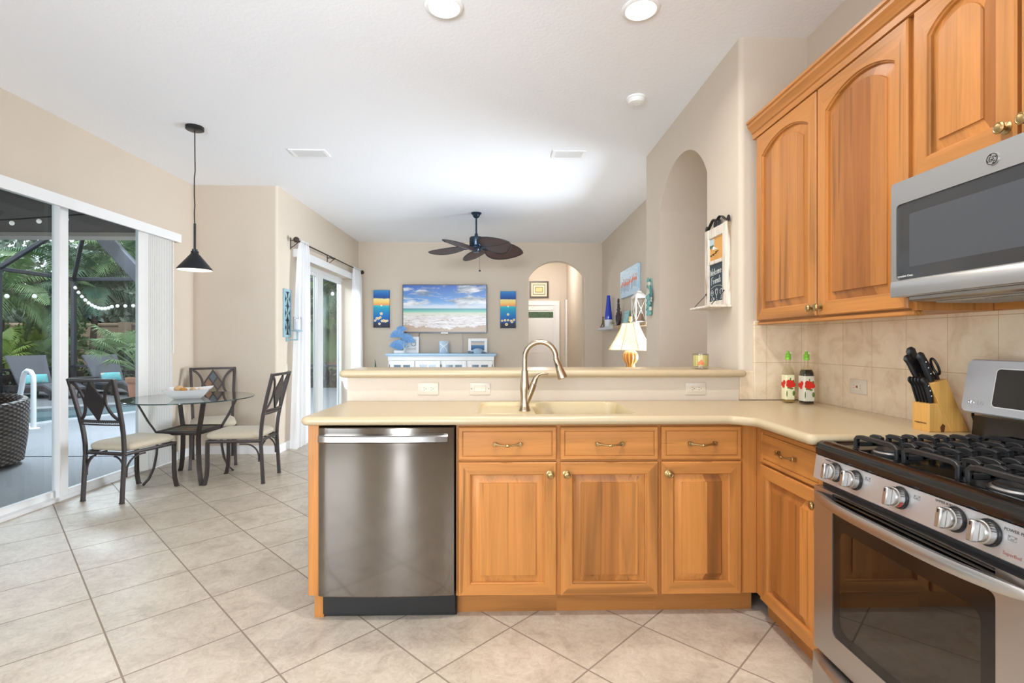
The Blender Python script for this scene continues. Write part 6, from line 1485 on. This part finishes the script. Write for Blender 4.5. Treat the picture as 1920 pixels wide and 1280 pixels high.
t = thing('figurine', 'small grey coral figurine standing before the white picture frame', 'figurine', (-1.635, 8.47, ST))
m = MB().box(-1.69, 8.44, ST, -1.59, 8.50, ST + .012, .003); rn = random.Random(3)
def branch(p, d, l, r, dep):
    q = p + d * l; m.tube([tuple(p), tuple((p + q) / 2 + Vector((rn.uniform(-.005, .005), 0, 0))), tuple(q)], [r, r * .85, r * .7], 6)
    if dep:
        for s in (-1, 1): branch(q, (d + Vector((s * rn.uniform(.4, .8), rn.uniform(-.2, .2), rn.uniform(-.1, .3)))).normalized(), l * .72, r * .72, dep - 1)
branch(Vector((-1.64, 8.47, ST + .01)), Vector((.05, 0, 1)).normalized(), .065, .013, 3); m.build('coral', mat('grey_green_coral', C(176, 192, 198), .6, vary=.2, vscale=40), t, 60)
t = thing('vase', 'grey-blue cylinder vase with rope loop at the middle of the sideboard', 'vase', (-.99, 8.57, ST))
MB().lathe([(.078, 0), (.083, .005), (.083, .205), (.078, .21), (.074, .205), (.074, .02)], (-.99, 8.57, ST), 32, cap1=True).build('body', mat('vase_grey_blue', C(178, 196, 212), .5), t, 50)
m = MB(); P = []
for k in range(25):
    q = k / 24; a = R(-52 + 104 * q) if True else 0; xx = .084 * math.sin(R(58) * math.cos(q * math.pi * 1.0)); 
for sgn in (-1, 1):
    P = []
    for k in range(21):
        q = k / 20; a = sgn * R(62) * (math.cos(q * math.pi * 1.08) if q < .5 else math.cos(q * math.pi * 1.08) * .62); z = ST + .20 - .17 * q; P.append((-.99 + .086 * math.sin(a), 8.57 - .086 * math.cos(a), z))
    m.tube(P, .006, 8)
m.build('rope_loop', mat('white_rope', C(236, 238, 240), .7), t, 60)
sea = NT('sea_photo'); vv = sea.coords('Generated'); s2 = sea.node('ShaderNodeSeparateXYZ'); sea.link(vv, s2.inputs[0]); sea.base(sea.ramp(s2.outputs[2], [(0, C(34, 70, 112)), (.3, C(50, 104, 156)), (.55, C(74, 120, 160)), (.6, C(196, 196, 190)), (.8, C(206, 190, 170)), (1, C(130, 150, 176))]))
t, T = frame('white picture frame with a photo of blue sea under a pale sky', -.42, 8.58, .325, .255, .05, 'white', sea.m)
t = thing('turtle_figurine', 'pale blue turtle figurine before the framed sea photo', 'figurine', (-.415, 8.46, ST)); sm_ = mat('turtle_glaze', C(150, 182, 204), .3, vary=.25, vscale=30)
L = []
m = MB(); m.ell((-.415, 8.46, ST + .022), .105, .07, .065, 20, 10); m.build('shell', sm_, t, 60)
m = MB().ell((-.55, 8.44, ST + .025), .032, .022, .02)
for sx, sy, a in ((-.09, -.04, -.6), (.09, -.04, .6), (-.08, .05, -.4), (.08, .05, .4)): m.tube([(-.415 + sx * .7, 8.46 + sy, ST + .02), (-.415 + sx * 1.3, 8.46 + sy * 1.3, ST + .016), (-.415 + sx * 1.75, 8.46 + sy * 1.2, ST + .008)], [.018, .015, .006], 8)
m.build('limbs', mat('turtle_dark', C(92, 112, 130), .4), t, 60)
# tip of a plant behind the bar
t = thing('snake_plant', 'dark green plant leaf tip showing just above the bar near the curtain', 'plant', (-2.1, 8.3, 0))
MB().lathe([(.09, 0), (.12, .22), (.125, .24), (.11, .24), (.10, .20), (.001, .20)], (-2.1, 8.3, 0), 24).build('pot', 'terracotta', t)
for dx, dy, hgt, ln in ((0, 0, .955, .03), (.03, .02, .74, .05), (-.04, .01, .70, -.05)):
    m = MB(); L = []
    for k in range(12):
        u = k / 11; w = .028 * (math.sin(math.pi * (.25 + .75 * u)) ** .7 if u < 1 else .02); c = Vector((-2.1 + dx + ln * u * math.sin(u * 3), 8.3 + dy, .19 + (hgt - .19) * u)); L.append([tuple(c + Vector((-w, .004, 0))), tuple(c + Vector((0, -.004, 0))), tuple(c + Vector((w, .004, 0))), tuple(c + Vector((0, .009, 0)))])
    m.loft(L).build('leaf', leaf('snake_leaf', C(44, 74, 58)), t, 60)

# ------------------------------------------------------------------ hall picture
t = thing('framed_art', 'square picture of nested rectangles in a dark frame, in the hall beyond the archway', 'picture', (.81, 11.1, 2.2))
x0, x1, z0, z1, y = .60, 1.02, 2.205, 2.575, 11.098
dk = mat('dark_brown_frame', C(62, 42, 36), .4)
def ring(a, yf, th, nm, mm, parent): 
    m = MB(); b = a + th; m.box(x0 + a, yf, z0 + a, x0 + b, y, z1 - a).box(x1 - b, yf, z0 + a, x1 - a, y, z1 - a).box(x0 + b, yf, z0 + a, x1 - b, y, z0 + b).box(x0 + b, yf, z1 - b, x1 - b, y, z1 - a); return m.build(nm, mm, parent, 20)
ring(0, y - .03, .035, 'frame', dk, t); MB().box(x0 + .03, y - .012, z0 + .03, x1 - .03, y, z1 - .03).build('picture', mat('cream_art', C(238, 222, 190), .6), t, 0)
ring(.075, y - .016, .012, 'nested_line', dk, t); ring(.125, y - .016, .012, 'nested_line', dk, t); MB().box(x0 + .137, y - .015, z0 + .137, x1 - .137, y, z1 - .137).build('center_block', mat('gold_art', C(232, 200, 132), .6), t, 0)

# ------------------------------------------------------------------ living room, right wall
t = thing('flamingo_canvas', 'canvas painting of pink wading birds in pale blue water', 'painting', (1.75, 6.79, 1.86))
p = NT('pale_blue_canvas'); vv = p.coords('Generated', scale=(1, 3, 8)); n1 = p.noise(vv, 2.5, 6, .65, .6); p.base(p.ramp(n1, [(.3, C(150, 190, 222)), (.5, C(178, 210, 232)), (.7, C(206, 222, 232))]))
cv = MB().box(1.712, 6.32, 1.862, 1.748, 7.265, 2.245, .003).build('canvas', p.m, t)
m = MB(); lg = MB(); rn = random.Random(5); xx = 1.7115
for k in range(11):
    yy = 6.40 + .078 * k + rn.uniform(-.012, .012); zc = 2.045 + rn.uniform(-.02, .02); m.ell((xx, yy, zc), .003, .044, .024, 10, 6).tube([(xx, yy - .025, zc + .01), (xx, yy - .04, zc + .04), (xx, yy - .03, zc + .062), (xx, yy - .042, zc + .062)], .004, 5)
    for s in (-.008, .010): lg.tube([(xx, yy + s, zc - .012), (xx, yy + s * 1.2, zc - .10)], .0022, 4)
m.build('painted_birds', mat('coral_bird_paint', C(222, 132, 112), .6), cv, 60); lg.build('painted_legs', mat('grey_leg_paint', C(150, 150, 164), .6), cv, 60)
shm = mat('grey_white_shelf', C(196, 202, 212), .55, vary=.05, vscale=12)
tag(MB().box(1.60, 7.25, 1.428, 1.75, 8.42, 1.470, .003).build('floating_shelf', shm), 'grey-white floating shelf holding the tall blue bottle', 'shelf', 'floating shelves')
tag(MB().box(1.60, 5.58, 1.428, 1.75, 7.247, 1.470, .003).build('floating_shelf', mat('brown_edged_shelf', C(164, 142, 112), .55, vary=.1, vscale=10)), 'floating shelf holding the white lantern', 'shelf', 'floating shelves')
SZ = 1.4705
t = thing('wire_figurine', 'small bronze seated figurine at the far end of the shelf', 'figurine', (1.66, 8.28, SZ)); bm_ = mat('aged_bronze', C(128, 118, 100), .5, .5)
MB().tube([(1.64, 8.36, SZ + .012), (1.66, 8.30, SZ + .075), (1.66, 8.26, SZ + .13), (1.66, 8.235, SZ + .11), (1.66, 8.20, SZ + .05), (1.66, 8.19, SZ + .012)], [.010, .011, .015, .016, .013, .010], 8).tube([(1.64, 8.38, SZ + .010), (1.64, 8.19, SZ + .010)], .009, 8).build('body', bm_, t, 60)
MB().ell((1.66, 8.25, SZ + .165), .018, .018, .021).build('head', bm_, t, 60)
t = thing('blue_bottle', 'tall slim cobalt blue bottle vase on the shelf', 'vase', (1.675, 7.90, SZ))
cob = mat('cobalt_glass', C(24, 62, 186), .06, spec=.8)
MB().lathe([(.058, .12), (.060, .13), (.052, .22), (.040, .34), (.028, .46), (.026, .50), (.024, .50), (.026, .46)], (1.675, 7.90, SZ), 24).build('body', cob, t, 50)
MB().lathe([(.052, 0), (.056, .006), (.058, .12), (.02, .121)], (1.675, 7.90, SZ), 24).build('foot', mat('frosted_white_foot', C(226, 230, 240), .3), t, 50)
t = thing('tea_light', 'little clear tea light glass beside the blue bottle', 'candle', (1.66, 7.58, SZ)); MB().lathe([(.035, 0), (.042, .07), (.040, .07), (.034, .008)], (1.66, 7.58, SZ), 20).build('glass', 'bottle', t, 50); MB().lathe([(.032, .006), (.034, .035), (.001, .035)], (1.66, 7.58, SZ), 20).build('wax', 'white', t, 50)
t = thing('anchor_ornament', 'dark iron anchor ornament standing on the shelf', 'ornament', (1.68, 7.24, SZ)); im = mat('dark_rope_iron', C(58, 50, 54), .6, vary=.3, vscale=60, bump=.6, bscale=120)
A = lambda y, z: (1.68, 7.24 + y, SZ + z)
m = MB().tube([A(0, .03), A(0, .32)], [.022, .018], 10).tube([A(-.085, .24), A(.085, .24)], .012, 8)
m.tube([A(.035 * math.cos(q), .355 + .035 * math.sin(q)) for q in [2 * math.pi * k / 16 for k in range(16)]], .009, 8, closed=True)
m.tube([A(-.13, .165), A(-.11, .10), A(-.065, .045), A(0, .022), A(.065, .045), A(.11, .10), A(.13, .165)], [.012, .018, .022, .024, .022, .018, .012], 10)
for s in (-1, 1): m.loft([[A(s * .155, .135), A(s * .13, .205), A(s * .085, .15)], [(q[0] + .014, q[1], q[2]) for q in (A(s * .155, .135), A(s * .13, .205), A(s * .085, .15))]])
m.box(1.65, 7.18, SZ, 1.71, 7.30, SZ + .014, .003); m.build('anchor', im, t, 50)
t = thing('small_teal_frame', 'small teal picture frame between anchor and lantern', 'picture frame', (1.66, 6.80, SZ)); tm = mat('teal_frame_paint', C(134, 190, 196), .5)
T = Matrix.Translation(Vector((1.675, 6.82, SZ + .001))) @ Matrix.Rotation(R(8), 4, 'Y')
MB().box(-.008, -.12, 0, .008, -.09, .19, .003, T=T).box(-.008, .09, 0, .008, .12, .19, .003, T=T).box(-.008, -.09, 0, .008, .09, .03, .003, T=T).box(-.008, -.09, .16, .008, .09, .19, .003, T=T).build('frame', tm, t); MB().box(0, -.09, .03, .004, .09, .16, T=T).build('picture', mat('aqua_photo', C(150, 200, 206), .4, vary=.4, vscale=12), t, 0)
t = thing('lantern', 'white metal lantern with crossed bars on the shelf', 'lantern', (1.675, 6.13, SZ)); cx, cy = 1.672, 6.13; wmt = mat('chalk_white_metal', C(228, 226, 222), .5)
hw = .066; hl = .105; m = MB().box(cx - hw, cy - hl, SZ, cx + hw, cy + hl, SZ + .022, .003).box(cx - hw, cy - hl, SZ + .30, cx + hw, cy + hl, SZ + .318, .003)
for a in (-1, 1):
    for b in (-1, 1): m.box(cx + a * (hw - .006) - .006, cy + b * (hl - .006) - .006, SZ + .02, cx + a * (hw - .006) + .006, cy + b * (hl - .006) + .006, SZ + .302)
for yy in (cy - hl + .003, cy + hl - .003): m.bar([(cx - hw + .01, yy, SZ + .025), (cx + hw - .01, yy, SZ + .298)], .006, .005).bar([(cx + hw - .01, yy, SZ + .025), (cx - hw + .01, yy, SZ + .298)], .006, .005)
m.bar([(cx - hw + .003, cy - hl + .01, SZ + .025), (cx - hw + .003, cy + hl - .01, SZ + .298)], .007, .005).bar([(cx - hw + .003, cy + hl - .01, SZ + .025), (cx - hw + .003, cy - hl + .01, SZ + .298)], .007, .005)
m.build('cage', wmt, t, 30)
MB().loft([[(cx + a * k * .9, cy + b * k * 1.45, SZ + z) for a, b in ((-1, -1), (1, -1), (1, 1), (-1, 1))] for k, z in ((.078, .318), (.074, .326), (.034, .372), (.026, .376), (.026, .392), (.014, .396))]).tube([(cx, cy + .02 * math.cos(q), SZ + .405 + .02 * math.sin(q)) for q in [2 * math.pi * k / 14 for k in range(14)]], .003, 6, closed=True).build('roof', wmt, t, 30)
for xx in (cx - hw + .006,): MB().box(xx, cy - hl + .012, SZ + .022, xx + .002, cy + hl - .012, SZ + .30).build('pane', 'bottle', t, 0)
MB().lathe([(.045, .0), (.045, .09), (.04, .094), (.001, .092)], (cx, cy, SZ + .022), 20).build('candle', mat('brown_candle', C(150, 122, 102), .6), t, 50)
# teal driftwood and shell hanging on the pier of the arch wall
t = thing('wall_hanging', 'teal coastal wall hanging of stacked shells on the arch wall edge', 'wall hanging', (1.35, 4.53, 1.5)); tl_ = [mat('teal_shell', C(122, 176, 170), .6, vary=.3, vscale=30), mat('pale_shell', C(206, 206, 194), .6, vary=.2, vscale=30), mat('deep_teal_shell', C(84, 146, 146), .6, vary=.3, vscale=30)]
rn = random.Random(11); MB().box(1.340, 4.50, 1.485, 1.3495, 4.57, 1.815, .003).build('backing_board', tl_[0], t)
for k, (dy, z, r) in enumerate(((.02, 1.80, .035), (0, 1.765, .04), (.03, 1.745, .03), (-.01, 1.725, .038), (.05, 1.70, .034), (.01, 1.685, .045), (-.05, 1.665, .04), (.06, 1.65, .036), (0, 1.635, .045), (-.07, 1.62, .03), (.045, 1.60, .04), (-.02, 1.585, .044), (.02, 1.555, .04), (-.035, 1.54, .034), (.05, 1.53, .034), (.0, 1.51, .042), (-.03, 1.50, .032))):
    m = MB()
    if k % 3 == 1: m.ell((1.332, 4.53 + dy, z), .014, r * .8, r * .62, 12, 8)
    else:
        q = MB(); shell(q, (0, 0, 0), r * 1.5, rn.uniform(-.5, .5), 0, 6); Tq = Matrix.Translation(Vector((1.338, 4.53 + dy, z - r * .7))) @ Matrix.Rotation(R(-90), 4, 'Z'); m.add([tuple(Tq @ Vector(p)) for p in q.v], q.f)
    m.build('shell', tl_[(0, 1, 2, 0)[k % 4]], t, 60)

# ------------------------------------------------------------------ message board on the arch wall
t = thing('message_board', 'whitewashed wall organizer with cork square and chalkboard', 'message board', (1.35, 3.10, 1.46))
ww = NT('whitewashed_wood'); vv = ww.coords('Object', scale=(30, 30, 3)); nn_ = ww.noise(vv, 1.2, 5, .65, .5); ww.base(ww.ramp(nn_, [(.32, C(150, 124, 98)), (.46, C(216, 206, 192)), (.7, C(232, 228, 220))])); ww.setb(Roughness=.75)
BT_ = Matrix(((0, 0, -1, 1.3495), (-1, 0, 0, 3.252), (0, 1, 0, 1.462), (0, 0, 0, 1)))     # u (0..0.31), v up, w out
bw, bh = .312, .495
m = MB().box(0, 0, 0, .052, bh, .030, .003, T=BT_).box(bw - .052, 0, 0, bw, bh, .030, .003, T=BT_).box(.052, bh - .06, 0, bw - .052, bh, .026, .003, T=BT_).box(.052, 0, 0, bw - .052, .035, .026, .003, T=BT_).box(.052, .268, 0, bw - .052, .292, .026, .003, T=BT_)
m.build('board_frame', ww.m, t, 30)
MB().box(.05, .288, .004, bw - .05, bh - .055, .016, T=BT_).build('cork', mat('cork', C(216, 160, 88), .9, vary=.15, vscale=160), t, 0)
chk = MB().box(.05, .033, .004, bw - .05, .270, .018, T=BT_).build('chalkboard', mat('chalkboard', C(52, 62, 70), .8, vary=.2, vscale=20), t, 0)
G = {'W': (1.0, [[(0, 1), (.2, 0), (.5, .7), (.75, 0), (1, 1.05)]]), 'e': (.55, [[(.05, .28), (.45, .34), (.4, .55), (.2, .58), (.03, .3), (.15, .02), (.5, .1)]]), 'l': (.3, [[(.1, .1), (.2, .9), (.12, 1.02), (.08, .2), (.25, .02)]]), 'c': (.5, [[(.45, .5), (.2, .58), (.03, .28), (.18, .02), (.45, .12)]]), 'o': (.55, [[(.25, .58), (.03, .3), (.2, .02), (.47, .28), (.25, .58), (.5, .55)]]), 'm': (.8, [[(.03, .55), (.08, 0)], [(.08, .4), (.25, .58), (.35, .4), (.36, 0)], [(.36, .4), (.55, .58), (.64, .4), (.68, 0)]]),
     'F': (.7, [[(.1, 1), (.0, -.1)], [(.0, .95), (.3, 1.05), (.75, 1.0)], [(.05, .52), (.45, .56)]]), 'r': (.42, [[(.05, .56), (.08, 0)], [(.07, .38), (.2, .56), (.4, .5)]]), 'i': (.22, [[(.08, .55), (.1, 0)], [(.1, .8), (.12, .84)]]), 'n': (.55, [[(.03, .55), (.07, 0)], [(.07, .38), (.28, .57), (.4, .4), (.44, 0)]]), 'd': (.55, [[(.42, .5), (.2, .57), (.03, .28), (.18, .02), (.42, .25)], [(.48, 1.05), (.45, 0)]]), 's': (.45, [[(.4, .52), (.18, .57), (.1, .42), (.35, .22), (.28, .03), (.02, .06)]])}
cm = mat('chalk', C(226, 232, 226), .9); m = MB()
def write(word, u, v, s, slope=.0):
    for chx in word:
        w, st_ = G[chx]
        for P in st_: m.tube([BT_ @ Vector((u + q[0] * s * .80, v + q[1] * s + slope * q[0], .0190)) for q in P], .0011, 5)
        u += w * s * .80 + .0035; v += slope * .3
write('Welcome', .060, .196, .042, .004); write('Friends', .080, .143, .042, .003)
def poly(P): m.tube([BT_ @ Vector((u, v, .0190)) for u, v in P], .0010, 5)
poly([(.075, .116), (.11, .128), (.16, .132), (.21, .128), (.235, .120)])
for cu, cv_, r in ((.090, .088, .018), (.098, .050, .013)): poly([(cu + r * math.cos(q), cv_ + r * math.sin(q)) for q in [2 * math.pi * k / 16 for k in range(17)]])
poly([(.085, .094), (.090, .084), (.096, .094)]); poly([(.137, .108), (.142, .080), (.155, .072), (.168, .080), (.172, .110), (.137, .108)]); poly([(.155, .072), (.155, .045), (.143, .042), (.167, .042)]); poly([(.150, .116), (.158, .098)])
poly([(.205, .098), (.208, .080), (.222, .072), (.238, .080), (.240, .098), (.222, .106), (.205, .098)]); poly([(.222, .072), (.222, .050), (.208, .046), (.236, .046)]); poly([(.110, .050), (.122, .056), (.122, .044), (.110, .050)])
m.build('chalk_writing', cm, chk, 0)
note = MB().box(.052, .372, .0165, .115, .430, .019, T=BT_).build('pinned_card', mat('card_sky', C(190, 206, 214), .6), t, 0); MB().box(.055, .374, .0190, .112, .392, .0196, T=BT_).build('card_ground', mat('card_green', C(84, 104, 78), .6), note, 0)
m = MB()
for k, (u, v) in enumerate(((.10, .318), (.135, .322), (.172, .332))): m.tube([BT_ @ Vector(p) for p in ((u, v + .012, .016), (u, v + .010, .026), (u + .002, v - .002, .030), (u + .004, v + .006, .036))], .0028, 6)
m.build('hook', 'black', t, 50)
MB().lathe([(.003, 0), (.003, .006), (.009, .02), (.010, .026), (.001, .026)], n=12, T=BT_ @ Matrix.Translation(Vector((.178, .356, .024)))).build('push_pin', 'white', t, 50)
io = mat('black_wrought_iron', C(40, 36, 34), .5, .4)
m = MB(); 
for s in (-1, 1):
    c = bw / 2
    P = [(c + s * .014 + s * .012 * math.cos(q), bh + .030 + .012 * math.sin(q)) for q in [R(-200 + 30 * k) for k in range(8)]]
    P2 = [(c + s * (.155 - .145 * (k / 14)), bh + .008 + .050 * ss(0, 1, k / 11) - .016 * max(0, (k - 10) / 4) ** 2) for k in range(15)]
    m.bar([BT_ @ Vector((u, v, .016)) for u, v in P2], .020, .0035, up=tuple(BT_.to_3x3() @ Vector((0, 1, 0))))
    m.bar([BT_ @ Vector((c + s * (.156 + .011 * math.cos(q)), bh + .016 + .011 * math.sin(q), .016)) for q in [R(-90 + 34 * k) for k in range(10)]], .020, .0035, up=tuple(BT_.to_3x3() @ Vector((0, 0, 1))))
    m.bar([BT_ @ Vector((c + s * (.030 + (.020 - .0012 * k) * math.cos(q)), bh + .022 + (.020 - .0012 * k) * math.sin(q), .016)) for k, q in [(k, R(60 + 40 * k)) for k in range(11)]], .020, .0035, up=tuple(BT_.to_3x3() @ Vector((0, 0, 1))))
m.build('scroll_crest', io, t, 40)
MB().box(-.012, -.014, 0, bw + .012, 0.0, .125, .003, T=BT_).build('ledge', ww.m, t, 30)
for u in (.026, bw - .026): MB().tube([BT_ @ Vector((u, .085, .030)), BT_ @ Vector((u, .0, .110))], .0022, 6).lathe([(.005, 0), (.005, .006), (.001, .006)], n=8, T=BT_ @ Matrix.Translation(Vector((u, .087, .029)))).build('support_rod', io, t, 50)

# ------------------------------------------------------------------ table lamp behind the bar
LX, LY = 1.37, 5.35
t = thing('side_table', 'side table under the lamp behind the bar', 'table', (LX, LY, 0))
MB().lathe([(.20, .70), (.24, .705), (.24, .725), (.20, .73), (.001, .73)], (LX, LY, 0), 32).build('tabletop', 'wood_dark', t)
MB().lathe([(.16, 0), (.16, .02), (.03, .04), (.025, .66), (.08, .70)], (LX, LY, 0), 24).build('pedestal', 'wood_dark', t)
t = thing('table_lamp', 'lit table lamp with cream bell shade and amber ribbed urn base', 'lamp', (LX, LY, .73))
am = NT('amber_glazed_urn'); vv = am.coords('Object'); sx_ = am.node('ShaderNodeSeparateXYZ'); am.link(vv, sx_.inputs[0]); an = am.math('SINE', am.math('MULTIPLY', am.math('ARCTAN2', sx_.outputs[1], sx_.outputs[0]), 12)); zf = am.node('ShaderNodeMapRange', i_1=.38, i_2=.44); am.link(sx_.outputs[2], zf.inputs[0])
am.base(am.mix(zf.outputs[0], am.ramp(an, [(.3, C(172, 112, 46)), (.7, C(214, 158, 78))]), C(242, 228, 206))); am.setb(Roughness=.25)
m = MB(); L = []
for r, z in ((.085, .0), (.085, .02), (.05, .04), (.035, .10), (.04, .16), (.03, .20), (.042, .235), (.048, .25), (.044, .27), (.066, .30), (.080, .335), (.080, .365), (.070, .395), (.050, .415), (.025, .425), (.015, .43)):
    rib = .06 if .28 < z < .40 else 0; L.append([(LX + r * (1 + rib * math.cos(12 * q)) * math.cos(q), LY + r * (1 + rib * math.cos(12 * q)) * math.sin(q), .7302 + z) for q in [2 * math.pi * k / 72 for k in range(72)]])
m.loft(L).build('urn_base', am.m, t, 50)
MB().tube([(LX, LY, 1.155), (LX, LY, 1.47)], .006, 8).lathe([(.009, 1.455), (.018, 1.465), (.021, 1.48), (.015, 1.492), (.020, 1.500), (.012, 1.512), (.001, 1.516)], (LX, LY, 0), 16).build('finial', mat('amber_finial', C(216, 176, 120), .3), t, 50)
sh_m = NT('cream_lamp_fabric'); sh_m.n.remove(sh_m.b); a = sh_m.node('ShaderNodeBsdfTranslucent'); b = sh_m.node('ShaderNodeBsdfDiffuse'); a.inputs[0].default_value = C(255, 236, 190); b.inputs[0].default_value = C(248, 236, 208); mx = sh_m.node('ShaderNodeMixShader'); mx.inputs[0].default_value = .6; sh_m.link(b.outputs[0], mx.inputs[1]); sh_m.link(a.outputs[0], mx.inputs[2]); sh_m.link(mx.outputs[0], sh_m.out.inputs[0])
NS = 8; m = MB(); L = []; prof = []
for k in range(11):
    u = k / 10; prof.append((.090 + .140 * (u ** 1.25), 1.440 - .285 * u))
for r, z in prof: L.append([(LX + r * (1 + .012 * math.cos(NS * q)) * math.cos(q), LY + r * (1 + .012 * math.cos(NS * q)) * math.sin(q), z) for q in [2 * math.pi * k / 64 for k in range(64)]])
sd_ = m.loft(L, 0, False, False).build('shade', sh_m.m, t, 60)
m = MB(); tr = mat('shade_piping', C(126, 108, 80), .7)
for k in range(NS):
    q = 2 * math.pi * (k + .15) / NS; m.tube([(LX + (r * (1 + .012 * math.cos(NS * q)) + .002) * math.cos(q), LY + (r * (1 + .012 * math.cos(NS * q)) + .002) * math.sin(q), z) for r, z in prof], .0028, 6)
m.build('piping', tr, sd_, 60)
m = MB()
for r, z in (prof[0], prof[-1]): m.tube([(LX + r * math.cos(q), LY + r * math.sin(q), z) for q in [2 * math.pi * k / 48 for k in range(48)]], .0045, 6, closed=True)
m.build('binding', mat('shade_binding', C(214, 196, 160), .7), sd_, 60)
